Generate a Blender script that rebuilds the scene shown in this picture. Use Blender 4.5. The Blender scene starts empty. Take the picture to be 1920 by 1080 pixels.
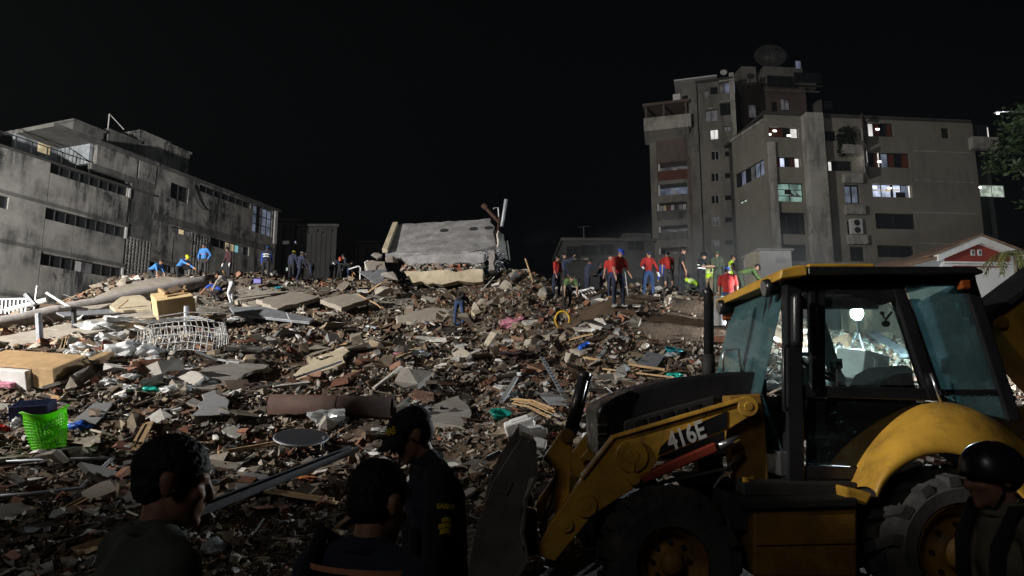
import bpy, bmesh, math, random
import numpy as np
from mathutils import Vector, Matrix, Euler

random.seed(7); rng = np.random.default_rng(11)
sc = bpy.context.scene
col = bpy.data.collections.new('scene_objects'); sc.collection.children.link(col)
R = math.radians

# ------------------------------------------------------------------ camera
CAMZ = 1.85; FPX = 1280.0; PITCH = math.atan(200 / FPX)
cam_data = bpy.data.cameras.new('camera'); cam = bpy.data.objects.new('camera', cam_data); col.objects.link(cam)
cam.location = (0, 0, CAMZ); cam.rotation_euler = (math.pi / 2 + PITCH, 0, 0)
cam_data.sensor_width = 36; cam_data.lens = 24; cam_data.clip_end = 2000
sc.camera = cam

# ------------------------------------------------------------------ world, added fill light, exposure
world = bpy.data.worlds.new('World'); sc.world = world; world.use_nodes = True
wn = world.node_tree; bg = wn.nodes['Background']
sky = wn.nodes.new('ShaderNodeTexSky'); sky.sky_type = 'NISHITA'; sky.sun_disc = False
sky.sun_elevation = R(28); sky.sun_rotation = R(215); sky.air_density = 1.0; sky.dust_density = 4.0
wn.links.new(sky.outputs[0], bg.inputs[0]); bg.inputs[1].default_value = 0.00015
fill_sun = bpy.data.lights.new('fill_sun', 'SUN'); fill_sun.energy = 0.13; fill_sun.angle = R(12); fill_sun.color = (1.0, 0.95, 0.9)  # added soft fill with no source on site, lifts camera-facing surfaces
mo = bpy.data.objects.new('fill_sun', fill_sun); col.objects.link(mo)
mo.rotation_euler = Vector((0.45, 0.72, -0.5)).to_track_quat('-Z', 'Y').to_euler()
sc.view_settings.view_transform = 'Standard'; sc.view_settings.look = 'None'
sc.view_settings.exposure = 0.0; sc.view_settings.gamma = 1.0; sc.view_settings.use_curve_mapping = False
sc.cycles.use_denoising = True; sc.cycles.max_bounces = 5; sc.cycles.diffuse_bounces = 2; sc.cycles.glossy_bounces = 3
sc.cycles.transmission_bounces = 4; sc.cycles.transparent_max_bounces = 16; sc.cycles.volume_bounces = 0
sc.cycles.caustics_reflective = False; sc.cycles.caustics_refractive = False; sc.cycles.sample_clamp_indirect = 4

# floodlights standing at the site (masts and heads are built further down, round these lamps)
FLOOD_A = Vector((-30.0, 8.0, 11.0)); FLOOD_A_AIM = Vector((-10.0, 35.0, 4.5)); FLOOD_C = Vector((-24.0, -4.0, 12.0)); FLOOD_C_AIM = Vector((3.4, 5.6, 3.15))
FLOOD_B = Vector((9.15, 18.0, 3.98))

def spot(name, loc, aim, energy, size_deg, blend, radius, color):
    l = bpy.data.lights.new(name, 'SPOT'); l.energy = energy; l.spot_size = R(size_deg); l.spot_blend = blend
    l.shadow_soft_size = radius; l.color = color
    o = bpy.data.objects.new(name, l); col.objects.link(o); o.location = loc
    o.rotation_euler = (Vector(aim) - Vector(loc)).to_track_quat('-Z', 'Y').to_euler()
    return o
spot('floodlight_beam', FLOOD_A, FLOOD_A_AIM, 80000, 103, 0.24, 0.28, (1.0, 0.955, 0.885))
spot('floodlight_side_beam', FLOOD_C, FLOOD_C_AIM, 46000, 9.6, 0.4, 0.2, (1.0, 0.95, 0.88))
def point(name, loc, energy, radius, color):
    l = bpy.data.lights.new(name, 'POINT'); l.energy = energy; l.shadow_soft_size = radius; l.color = color
    o = bpy.data.objects.new(name, l); col.objects.link(o); o.location = loc
    return o

# ------------------------------------------------------------------ pixel -> place
_c, _s = math.cos(PITCH), math.sin(PITCH)
def ray(u, v):
    a = (u - 960) / FPX; b = (540 - v) / FPX; den = _c - b * _s
    return a / den, (_s + b * _c) / den          # X and Z per metre of depth
def P(u, v, Y):
    a, k = ray(u, v); return Vector((a * Y, Y, CAMZ + k * Y))

# ------------------------------------------------------------------ mesh builder
WL = {}                                            # world position of each thing's origin
class MB:
    def __init__(s): s.v = []; s.f = []
    def add(s, vs, fs):
        o = len(s.v); s.v += [tuple(x) for x in vs]; s.f += [tuple(i + o for i in f) for f in fs]; return s
    def box(s, c, d, rot=None):
        x, y, z = d[0] / 2, d[1] / 2, d[2] / 2
        p = [Vector(q) for q in ((-x,-y,-z),(x,-y,-z),(x,y,-z),(-x,y,-z),(-x,-y,z),(x,-y,z),(x,y,z),(-x,y,z))]
        if rot is not None:
            m = rot if isinstance(rot, Matrix) else Euler(rot).to_matrix(); p = [m @ q for q in p]
        c = Vector(c)
        return s.add([q + c for q in p], [(0,3,2,1),(4,5,6,7),(0,1,5,4),(1,2,6,5),(2,3,7,6),(3,0,4,7)])
    def bar(s, p0, p1, w, h, up=(0, 0, 1)):
        p0, p1 = Vector(p0), Vector(p1); d = (p1 - p0); L = d.length; d.normalize()
        up = Vector(up); sx = d.cross(up)
        if sx.length < 1e-4: sx = d.cross(Vector((1, 0, 0)))
        sx.normalize(); uz = sx.cross(d)
        return s.box((p0 + p1) / 2, (w, L, h), Matrix((sx, d, uz)).transposed())
    def prism(s, pts, ext):
        """polygon (list of Vectors) extruded by the vector ext"""
        n = len(pts); ext = Vector(ext); a = [Vector(p) for p in pts]; b = [p + ext for p in a]
        nrm = Vector((0, 0, 0))
        for i in range(n): nrm += a[i].cross(a[(i + 1) % n])
        fl = nrm.dot(ext) > 0
        f0 = tuple(range(n)); f1 = tuple(range(n, 2 * n))
        sd = [(i, (i + 1) % n, n + (i + 1) % n, n + i) for i in range(n)]
        if fl: return s.add(a + b, [f0[::-1], f1] + sd)
        return s.add(a + b, [f0, f1[::-1]] + [q[::-1] for q in sd])
    def tube(s, pts, rad, n=8, cap=True):
        pts = [Vector(p) for p in pts]; m = len(pts)
        rads = rad if isinstance(rad, (list, tuple)) else [rad] * m
        vs = []; prev = None
        for i, p in enumerate(pts):
            t = (pts[min(i + 1, m - 1)] - pts[max(i - 1, 0)]).normalized()
            if prev is None:
                prev = t.orthogonal().normalized()
            x = (prev - t * prev.dot(t)).normalized(); prev = x; y = t.cross(x)
            for k in range(n):
                a = 2 * math.pi * k / n; vs.append(p + (x * math.cos(a) + y * math.sin(a)) * rads[i])
        fs = [(i*n+k, i*n+(k+1)%n, (i+1)*n+(k+1)%n, (i+1)*n+k) for i in range(m-1) for k in range(n)]
        if cap: fs += [tuple(range(n))[::-1], tuple((m-1)*n + k for k in range(n))]
        return s.add(vs, fs)
    def lathe(s, c, axis, prof, n=24, close=True, x0=None):
        """prof: list of (radius, offset along axis)"""
        c = Vector(c); ax = Vector(axis).normalized(); x = Vector(x0) if x0 else ax.orthogonal().normalized(); y = ax.cross(x)
        vs = []; m = len(prof)
        for r, h in prof:
            for k in range(n):
                a = 2 * math.pi * k / n; vs.append(c + ax * h + (x * math.cos(a) + y * math.sin(a)) * r)
        fs = [(i*n+k, i*n+(k+1)%n, (i+1)*n+(k+1)%n, (i+1)*n+k) for i in range(m-1) for k in range(n)]
        if close: fs += [tuple(range(n))[::-1], tuple((m-1)*n + k for k in range(n))]
        return s.add(vs, fs)
    def capsule(s, p0, r0, p1, r1, sy=1.0, side=(0, 1, 0), n=12, rings=4):
        """tapered capsule, closed; sy stretches the section along 'side'"""
        p0, p1 = Vector(p0), Vector(p1); t = p1 - p0
        t = t.normalized() if t.length > 1e-6 else Vector((0, 0, 1))
        sd = Vector(side); sd = sd - t * sd.dot(t)
        sd = sd.normalized() if sd.length > 1e-3 else t.orthogonal().normalized()
        fw = sd.cross(t)
        prof = [(p0, r0, math.pi / 2 * (1 - i / rings)) for i in range(rings + 1)]
        pts = []
        for i in range(rings + 1):
            a = math.pi / 2 * (1 - i / rings); pts.append((p0 - t * (r0 * math.sin(a)), r0 * math.cos(a)))
        for i in range(rings + 1):
            a = math.pi / 2 * (i / rings); pts.append((p1 + t * (r1 * math.sin(a)), r1 * math.cos(a)))
        vs = []
        for p, r in pts:
            r = max(r, 1e-4)
            for k in range(n):
                a = 2 * math.pi * k / n; vs.append(p + sd * (math.cos(a) * r * sy) + fw * (math.sin(a) * r))
        m = len(pts)
        fs = [(i*n+k, i*n+(k+1)%n, (i+1)*n+(k+1)%n, (i+1)*n+k) for i in range(m-1) for k in range(n)]
        fs += [tuple(range(n))[::-1], tuple((m-1)*n + k for k in range(n))]
        return s.add(vs, fs)
    def ell(s, c, r, rot=None, n=14, m=9):
        vs = []; M = rot if isinstance(rot, Matrix) else (Euler(rot).to_matrix() if rot else Matrix.Identity(3)); c = Vector(c)
        for i in range(m + 1):
            a = math.pi * i / m
            for k in range(n):
                b = 2 * math.pi * k / n
                rr = max(math.sin(a), 1e-3)
                vs.append(c + M @ Vector((rr * math.cos(b) * r[0], rr * math.sin(b) * r[1], -math.cos(a) * r[2])))
        fs = [(i*n+k, i*n+(k+1)%n, (i+1)*n+(k+1)%n, (i+1)*n+k) for i in range(m) for k in range(n)]
        fs += [tuple(range(n))[::-1], tuple(m*n + k for k in range(n))]
        return s.add(vs, fs)
    def xf(s, M):
        s.v = [tuple(M @ Vector(p)) for p in s.v]; return s
    def build(s, name, mat, parent=None, loc=None, smooth=False, bevel=0, seg=2, local=False, remesh=0, sub=0):
        if parent is not None: o0 = WL[parent.name]
        elif loc is not None: o0 = Vector(loc)
        else:
            xs = np.array(s.v); o0 = Vector((float(xs[:,0].mean()), float(xs[:,1].mean()), float(xs[:,2].min())))
        me = bpy.data.meshes.new(name)
        me.from_pydata(s.v if local else [(p[0]-o0.x, p[1]-o0.y, p[2]-o0.z) for p in s.v], [], s.f)
        me.update()
        if mat is not None: me.materials.append(MAT(mat))
        ob = bpy.data.objects.new(name, me); col.objects.link(ob)
        if parent is not None: ob.parent = parent
        else: ob.location = o0
        WL[ob.name] = o0
        if smooth: me.polygons.foreach_set('use_smooth', [True] * len(me.polygons))
        if remesh:
            md = ob.modifiers.new('remesh', 'REMESH'); md.mode = 'VOXEL'; md.voxel_size = remesh; md.use_smooth_shade = True
            sm = ob.modifiers.new('smooth', 'SMOOTH'); sm.factor = .5; sm.iterations = 4
        if bevel:
            b = ob.modifiers.new('bevel', 'BEVEL'); b.width = bevel; b.segments = seg; b.limit_method = 'ANGLE'; b.angle_limit = R(35)
        return ob

def tag(o, label, cat, group=None, kind=None):
    if label: o['label'] = label
    if cat: o['category'] = cat
    if group: o['group'] = group
    if kind: o['kind'] = kind
    return o
def thing(name, loc, label, cat, group=None, rz=0):
    o = bpy.data.objects.new(name, None); col.objects.link(o); o.location = loc; o.rotation_euler = (0, 0, rz)
    o.empty_display_size = .2; WL[o.name] = Vector(loc); tag(o, label, cat, group); return o

# ------------------------------------------------------------------ materials
MDEF = {}; MCACHE = {}
def mdef(name, **k): MDEF[name] = k
def MAT(name):
    if name in MCACHE: return MCACHE[name]
    k = dict(MDEF[name]); kind = k.pop('kind', 'std')
    m = bpy.data.materials.new(name); m.use_nodes = True; MCACHE[name] = m
    nt = m.node_tree; N = nt.nodes; L = nt.links; b = N['Principled BSDF']
    c = k.get('col', (.5, .5, .5)); rough = k.get('rough', .8)
    b.inputs['Roughness'].default_value = rough; b.inputs['Metallic'].default_value = k.get('metal', 0)
    b.inputs['Specular IOR Level'].default_value = k.get('spec', .4)
    def nz(scale, detail=4, ro=.6, vec=None, dist=0):
        n = N.new('ShaderNodeTexNoise'); n.inputs['Scale'].default_value = scale; n.inputs['Detail'].default_value = detail
        n.inputs['Roughness'].default_value = ro; n.inputs['Distortion'].default_value = dist
        L.new(vec if vec is not None else tc.outputs['Object'], n.inputs['Vector']); return n.outputs['Fac']
    def ramp(f, a, bq, ca=(0,0,0,1), cb=(1,1,1,1)):
        r = N.new('ShaderNodeValToRGB'); r.color_ramp.elements[0].position = a; r.color_ramp.elements[1].position = bq
        r.color_ramp.elements[0].color = ca; r.color_ramp.elements[1].color = cb; L.new(f, r.inputs[0]); return r.outputs[0]
    def mix(f, A, B, mode='MIX'):
        q = N.new('ShaderNodeMix'); q.data_type = 'RGBA'; q.blend_type = mode
        if isinstance(f, (int, float)): q.inputs[0].default_value = f
        else: L.new(f, q.inputs[0])
        for i, X in ((6, A), (7, B)):
            if isinstance(X, tuple): q.inputs[i].default_value = X if len(X) == 4 else X + (1,)
            else: L.new(X, q.inputs[i])
        return q.outputs[2]
    tc = N.new('ShaderNodeTexCoord')
    if kind == 'glass':
        out = N['Material Output']; N.remove(b)
        tr = N.new('ShaderNodeBsdfTransparent'); tr.inputs[0].default_value = c + (1,)
        gl = N.new('ShaderNodeBsdfGlossy'); gl.inputs['Roughness'].default_value = rough
        fr = N.new('ShaderNodeFresnel'); fr.inputs[0].default_value = 1.5
        ms = N.new('ShaderNodeMixShader'); L.new(fr.outputs[0], ms.inputs[0]); L.new(tr.outputs[0], ms.inputs[1]); L.new(gl.outputs[0], ms.inputs[2])
        df = N.new('ShaderNodeBsdfDiffuse'); df.inputs[0].default_value = k.get('dust_col', (.4, .45, .45)) + (1,)
        tl = N.new('ShaderNodeBsdfTranslucent'); tl.inputs[0].default_value = k.get('dust_col', (.4, .45, .45)) + (1,)
        dm = N.new('ShaderNodeMixShader'); dm.inputs[0].default_value = .5; L.new(df.outputs[0], dm.inputs[1]); L.new(tl.outputs[0], dm.inputs[2])
        d = k.get('dust', .05)  # dust film that also carries painted glare and reflections
        f = ramp(nz(3.5, 6, .65, dist=.6), .3, .8, (d*.4,)*3+(1,), (min(1, d*1.9),)*3+(1,))
        m2 = N.new('ShaderNodeMixShader'); L.new(f, m2.inputs[0]); L.new(ms.outputs[0], m2.inputs[1]); L.new(dm.outputs[0], m2.inputs[2])
        L.new(m2.outputs[0], out.inputs[0]); return m
    if kind == 'emit':
        b.inputs['Base Color'].default_value = tuple(x*.25 for x in c) + (1,); b.inputs['Emission Color'].default_value = k.get('emit', c) + (1,)
        b.inputs['Emission Strength'].default_value = k['power']
        if k.get('vary'):
            f = ramp(nz(k.get('scale', 1.3), 2, .5), .35, .65, tuple(x*k['vary'] for x in c)+(1,), c+(1,)); L.new(f, b.inputs['Emission Color'])
        return m
    var = k.get('var', .25); sca = k.get('scale', 6)
    f = nz(sca, 5, .62)
    lo = tuple(max(0, x*(1-var)) for x in c) + (1,); hi = tuple(min(1, x*(1+var)) for x in c) + (1,)
    colr = ramp(f, .3, .7, lo, hi)
    if k.get('attr'):
        at = N.new('ShaderNodeAttribute'); at.attribute_name = k['attr']; colr = mix(1.0, at.outputs['Color'], ramp(f, .25, .75, (.62,.62,.62,1), (1.25,1.25,1.25,1)), 'MULTIPLY')
    if k.get('rand'):                                # each copy a little different
        oi = N.new('ShaderNodeObjectInfo'); r = k['rand']
        colr = mix(1.0, colr, ramp(oi.outputs['Random'], 0, 1, (1-r, 1-r, 1-r*1.1, 1), (1+r, 1+r*.95, 1+r*.9, 1)), 'MULTIPLY')
    if k.get('streak'):                              # weather stains running down a wall
        mp = N.new('ShaderNodeMapping'); mp.inputs['Scale'].default_value = (1.1, 1.1, .16); L.new(tc.outputs['Object'], mp.inputs[0])
        a1 = ramp(nz(1.6, 6, .7, mp.outputs[0]), .41, .58)
        a2 = ramp(nz(.24, 5, .6), .40, .55)
        a3 = ramp(nz(.8, 7, .75), .49, .60)
        mm = N.new('ShaderNodeMath'); mm.operation = 'MULTIPLY'; L.new(a1, mm.inputs[0]); L.new(a2, mm.inputs[1])
        mx = N.new('ShaderNodeMath'); mx.operation = 'MULTIPLY'; L.new(a3, mx.inputs[0]); L.new(a2, mx.inputs[1])
        ad = N.new('ShaderNodeMath'); ad.operation = 'MAXIMUM'; L.new(mm.outputs[0], ad.inputs[0]); L.new(mx.outputs[0], ad.inputs[1])
        ml = N.new('ShaderNodeMath'); ml.operation = 'MULTIPLY'; L.new(ad.outputs[0], ml.inputs[0]); ml.inputs[1].default_value = k['streak']
        colr = mix(ml.outputs[0], colr, k.get('streak_col', (.03, .032, .035)))
    if k.get('dirt'):
        colr = mix(ramp(nz(k.get('dirt_scale', 2.2), 7, .7), .46, .70, (0,0,0,1), (k['dirt'],)*3+(1,)), colr, k.get('dirt_col', (.09, .07, .05)))
    L.new(colr, b.inputs['Base Color'])
    if k.get('bump'):
        bp = N.new('ShaderNodeBump'); bp.inputs['Strength'].default_value = k['bump']; bp.inputs['Distance'].default_value = k.get('bdist', .02)
        L.new(nz(k.get('bscale', 18), 6, .65), bp.inputs['Height']); L.new(bp.outputs[0], b.inputs['Normal'])
    if k.get('rvar'):
        L.new(ramp(nz(sca*.7, 5), .3, .75, (max(0, rough-k['rvar']),)*3+(1,), (min(1, rough+k['rvar']),)*3+(1,)), b.inputs['Roughness'])
    if k.get('coat'): b.inputs['Coat Weight'].default_value = k['coat']; b.inputs['Coat Roughness'].default_value = .15
    if k.get('sheen'): b.inputs['Sheen Weight'].default_value = k['sheen']
    if k.get('sss'): b.inputs['Subsurface Weight'].default_value = k['sss']; b.inputs['Subsurface Radius'].default_value = (.02, .008, .004)
    if k.get('trans'):
        tl = N.new('ShaderNodeBsdfTranslucent'); L.new(colr, tl.inputs[0]); ms = N.new('ShaderNodeMixShader'); ms.inputs[0].default_value = k['trans']
        L.new(b.outputs[0], ms.inputs[1]); L.new(tl.outputs[0], ms.inputs[2]); L.new(ms.outputs[0], N['Material Output'].inputs[0])
    return m

mdef('asphalt', col=(.045, .043, .04), rough=.9, bump=.4, scale=2, dirt=.7, dirt_col=(.10,.08,.06))
mdef('mound', col=(.14, .115, .09), attr='Col', rough=.95, bump=.8, bscale=9, bdist=.06, scale=3.5, var=.4)
mdef('debris', col=(.3,.27,.23), attr='Col', rough=.92, scale=9, bump=.3, bscale=25, bdist=.01)
mdef('concrete', col=(.27, .255, .235), rough=.92, scale=2.5, var=.22, bump=.45, bscale=14, dirt=.5, rand=.28)
mdef('concrete_dust', col=(.36, .325, .28), rough=.95, scale=2.0, var=.2, bump=.4, bscale=12, dirt=.45, dirt_col=(.17,.13,.09), rand=.22)
mdef('plaster', col=(.50, .48, .445), rough=.9, scale=3, var=.15, bump=.25, dirt=.45, dirt_col=(.2,.16,.12), rand=.25)
mdef('clay', col=(.26, .115, .07), rough=.9, scale=5, var=.25, bump=.4, dirt=.55, dirt_col=(.3,.25,.2), rand=.25)
mdef('board', col=(.40, .27, .15), rough=.7, scale=3, var=.3, bump=.2, dirt=.5, rand=.35)
mdef('strip_metal', col=(.42, .44, .46), rough=.45, metal=.6, scale=5, var=.2, dirt=.4, rand=.3)
mdef('bag', col=(.72, .74, .76), rough=.35, scale=6, var=.12, trans=.35, bump=.5, bscale=7, bdist=.05, rand=.15)
mdef('soil', col=(.12, .078, .048), rough=1, scale=4, var=.4, bump=.9, bscale=12, bdist=.05)
mdef('facade', col=(.29, .283, .272), rough=.95, scale=.9, var=.18, streak=1.0, bump=.25, bscale=8)
mdef('facade_dark', col=(.13, .13, .125), rough=.95, scale=.9, var=.3, streak=.85, bump=.25, bscale=8)
mdef('facade_blue', col=(.30, .33, .36), rough=.9, scale=.9, var=.2, streak=.7, bump=.2)
mdef('roof_dark', col=(.06, .058, .055), rough=.95, scale=1, var=.3)
mdef('tower_wall', col=(.225, .212, .19), rough=.95, scale=.35, var=.12, streak=.45, bump=.15, bscale=5)
mdef('tower_brick', col=(.15, .115, .10), rough=.95, scale=.6, var=.15, streak=.3)
mdef('block_wall', col=(.25, .232, .198), rough=.95, scale=.3, var=.08, streak=.22, bump=.15, bscale=5)
mdef('block_pier', col=(.44, .42, .385), rough=.95, scale=.5, var=.1, streak=.55)
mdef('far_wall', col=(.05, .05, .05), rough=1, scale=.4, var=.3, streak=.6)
mdef('dark_pane', col=(.02, .022, .025), rough=.08, spec=.6, var=.1)
mdef('frame_dark', col=(.03, .03, .032), rough=.5, var=.1)
mdef('frame_white', col=(.55, .55, .55), rough=.5, var=.1)
mdef('red_board', col=(.10, .03, .018), rough=.6, var=.2, scale=1)
mdef('curtain', col=(.45, .45, .47), rough=.9, var=.15)
mdef('white_wall', col=(.72, .71, .69), rough=.85, scale=.8, var=.06, streak=.22, streak_col=(.3,.28,.25))
mdef('red_paint', col=(.24, .035, .022), rough=.8, scale=2, var=.15)
mdef('roof_tile', col=(.20, .13, .09), rough=.9, scale=2, var=.4, bump=.5)
mdef('cream_wall', col=(.60, .50, .36), rough=.9, scale=1.5, var=.1, streak=.4, streak_col=(.2,.16,.11))
# ------------------------------------------------------------------ terrain
def vnoise(x, y, seed=0):
    xi = np.floor(x).astype(np.int64); yi = np.floor(y).astype(np.int64); fx = x - xi; fy = y - yi
    fx = fx*fx*(3-2*fx); fy = fy*fy*(3-2*fy)
    def h(a, b):
        n = (a * 374761393 + b * 668265263 + seed * 1442695041) & 0xffffffff
        n = ((n ^ (n >> 13)) * 1274126177) & 0xffffffff
        return ((n ^ (n >> 16)) & 0xffff) / 65535.0 * 2 - 1
    return (h(xi,yi)*(1-fx)+h(xi+1,yi)*fx)*(1-fy) + (h(xi,yi+1)*(1-fx)+h(xi+1,yi+1)*fx)*fy
TY = np.array([-8, 2, 5, 7, 9, 12, 15, 18, 21, 24, 27, 30, 33, 36, 40, 46, 55, 70.])
TU = np.array([-900, -300, 0, 250, 430, 620, 860, 1030, 1160, 1370, 1650, 2100, 2800.])
L0 = [0, 0, 0, .05, .4, 1.1, 1.85, 2.6, 3.3, 4.1]
TZ = np.array([
 [0]*3+[0, .2, .5, .9, 1.2, 1.6, 2.0, 2.3, 2.4, 2.3, 2, 1.3, .5, 0, 0],
 L0+[4.7, 5.0, 4.8, 4.2, 3.2, 1.5, 0, 0],
 L0+[4.9, 5.4, 5.5, 5.1, 4.0, 2, 0, 0],
 L0+[5.0, 6.3, 7.6, 7.8, 6, 2.5, 0, 0],
 L0+[4.9, 5.9, 7.6, 8.1, 6.4, 3, 0, 0],
 [0, 0, 0, .05, .4, 1.1, 1.85, 2.55, 3.2, 3.95, 4.75, 5.7, 6.9, 7.8, 7.5, 4, 0, 0],
 [0, 0, 0, .05, .4, 1.05, 1.8, 2.4, 3.0, 3.75, 4.6, 5.7, 7.0, 7.7, 7.4, 4, 0, 0],
 [0, 0, .05, .1, .45, 1.1, 1.85, 2.6, 3.4, 4.3, 5.6, 6.6, 6.8, 6.2, 4, 2, 0, 0],
 [0, 0, .15, .2, .5, 1.15, 2.0, 2.95, 4.05, 5.05, 5.95, 6.3, 5.8, 4, 2, 1, 0, 0],
 [0, 0, .19, .21, .5, 1.1, 1.9, 2.85, 3.85, 5.0, 5.75, 5.6, 4.6, 3, 1.5, .5, 0, 0],
 [0, 0, .19, .21, .45, 1, 1.7, 2.4, 3.1, 3.6, 3.8, 3.6, 3, 2, 1, .3, 0, 0],
 [0, 0, .19, .2, .3, .6, 1, 1.5, 2, 2.3, 2.3, 2, 1.5, 1, .5, 0, 0, 0],
 [0]*18])
TA = (TU - 960) / FPX
BUMPS = [(0.5, 34.2, 1.2, 1.4), (3.3, 21.2, .45, 1.8), (6.4, 20.6, .55, 1.6), (-9, 19, .3, 2.2), (-3.0, 17.5, .35, 1.6), (1.5, 12.5, .3, 1.3)]
def H(x, y, fine=True):
    x = np.asarray(x, float); y = np.asarray(y, float)
    a = x / np.maximum(y, 4.0)
    i = np.clip(np.searchsorted(TA, a) - 1, 0, len(TA) - 2); j = np.clip(np.searchsorted(TY, y) - 1, 0, len(TY) - 2)
    fa = np.clip((a - TA[i]) / (TA[i+1] - TA[i]), 0, 1); fy = np.clip((y - TY[j]) / (TY[j+1] - TY[j]), 0, 1)
    fa = fa*fa*(3-2*fa)
    z = (TZ[i,j]*(1-fa) + TZ[i+1,j]*fa)*(1-fy) + (TZ[i,j+1]*(1-fa) + TZ[i+1,j+1]*fa)*fy
    for bx, by, am, sg in BUMPS: z = z + am*np.exp(-((x-bx)**2 + (y-by)**2)/(2*sg*sg))
    if fine:
        w = np.clip((y - 7.0)/3, 0, 1)*np.clip((58-y)/15, 0, 1)*np.clip(z/.8, 0, 1)
        z = z + w*(.22*vnoise(x/2.7, y/2.7, 1) + .13*vnoise(x/1.1, y/1.1, 2) + .06*vnoise(x/.45, y/.45, 3))
        z = z + .02*vnoise(x/.5, y/.5, 4)
    return z
def Hs(x, y): return float(H(np.array([x]), np.array([y]))[0])
def T(u, v, lift=0.0, y0=5.0):
    """the point of the mound that a photo point looks at"""
    a, k = ray(u, v); ys = np.arange(y0, 60, .02); d = (CAMZ + k*ys) - H(a*ys, ys)
    w = np.where(d <= 0)[0]
    Y = ys[w[0]] if len(w) else 34.0
    return Vector((a*Y, Y, Hs(a*Y, Y) + lift))
def NRM(x, y, e=.35):
    return Vector((-(Hs(x+e, y)-Hs(x-e, y))/(2*e), -(Hs(x, y+e)-Hs(x, y-e))/(2*e), 1)).normalized()

gm = MB(); gm.add([(-700,-300,-.06),(700,-300,-.06),(700,1100,-.06),(-700,1100,-.06)], [(0,1,2,3)])
tag(gm.build('ground', 'asphalt'), 'flat dark asphalt ground under and around the rubble', None, kind='structure')

_sg = np.random.default_rng(41); SOILS = [(float(_sg.uniform(-.6,.25))*yy, yy, float(_sg.uniform(.5,1.2)), float(_sg.uniform(.35,.8))) for yy in _sg.uniform(11, 29, 30)]
def soil_mask(x, y):
    m = np.zeros_like(x)
    for bx, by, sx, sy in SOILS: m = np.maximum(m, .8*np.exp(-((x-bx)/sx)**2 - ((y-by)/sy)**2))
    for bx, by, sx, sy in ((3.2, 21.8, 3.0, 2.2), (6.4, 21.0, 2.4, 2.3), (4.8, 19, 1.6, 1.2), (-6.2, 17.2, 1.4, 1.0), (-3.8, 16.6, 1.0, .7), (-2.6, 9.6, 1.2, .7), (-6.4, 10.6, .8, .8), (-.6, 11.2, .9, .6), (-4.6, 12.4, 1.1, .5), (.6, 14.2, .8, .6), (-8.8, 13.2, .8, .6), (-1.2, 20, 1.1, .6), (1.6, 17.8, 1.0, .5)):
        m = np.maximum(m, np.exp(-((x-bx)/sx)**2 - ((y-by)/sy)**2))
    return np.clip(m*1.7 - .25 + .25*vnoise(x/.8, y/.8, 9), 0, 1)
def pale_mask(x, y):
    m = np.zeros_like(x)
    for bx, by, sx, sy in ((-15, 27.5, 5, 3), (-11, 31, 3, 2), (-17, 22, 3, 1.5), (-5.5, 31, 2, 1.5)):
        m = np.maximum(m, np.exp(-((x-bx)/sx)**2 - ((y-by)/sy)**2))
    return np.clip(m*1.4 - .2, 0, 1)
gx = np.arange(-46, 46.01, .24); gy = np.arange(-6, 66.01, .24)
GX, GY = np.meshgrid(gx, gy); GZ = H(GX, GY)
nx, ny = len(gx), len(gy)
vs = np.stack([GX.ravel(), GY.ravel(), GZ.ravel()], 1)
idx = np.arange(nx*ny).reshape(ny, nx)
fs = np.stack([idx[:-1,:-1].ravel(), idx[:-1,1:].ravel(), idx[1:,1:].ravel(), idx[1:,:-1].ravel()], 1)
me = bpy.data.meshes.new('rubble_mound'); me.vertices.add(len(vs)); me.vertices.foreach_set('co', vs.ravel())
me.loops.add(fs.size); me.loops.foreach_set('vertex_index', fs.ravel()); me.polygons.add(len(fs))
me.polygons.foreach_set('loop_start', np.arange(0, fs.size, 4)); me.polygons.foreach_set('loop_total', np.full(len(fs), 4)); me.update()
base = np.array([.088,.064,.044]); c0 = np.tile(base, (len(vs), 1))
nz_ = vnoise(GX.ravel()/1.4, GY.ravel()/1.4, 5)[:,None]
c0 = c0*(1+.35*nz_) + np.clip(vnoise(GX.ravel()/3, GY.ravel()/3, 6),0,1)[:,None]*np.array([.05,.02,.005])
sm_ = soil_mask(GX.ravel(), GY.ravel())[:,None]; pm_ = pale_mask(GX.ravel(), GY.ravel())[:,None]
c0 = c0*(1-sm_) + np.array([.105,.068,.042])*sm_; c0 = c0*(1-pm_) + np.array([.30,.275,.24])*pm_
near_ = np.clip((8.5-GY.ravel())/2, 0, 1)[:,None]; c0 = c0*(1-near_) + np.array([.05,.046,.04])*near_
ca = me.color_attributes.new('Col', 'FLOAT_COLOR', 'POINT'); ca.data.foreach_set('color', np.concatenate([np.clip(c0,0,1), np.ones((len(vs),1))], 1).ravel())
me.materials.append(MAT('mound')); me.polygons.foreach_set('use_smooth', np.ones(len(fs), bool))
mo_ = bpy.data.objects.new('rubble_mound', me); col.objects.link(mo_)
tag(mo_, 'brown and grey mound of crushed masonry and soil', None, kind='structure')

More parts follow.
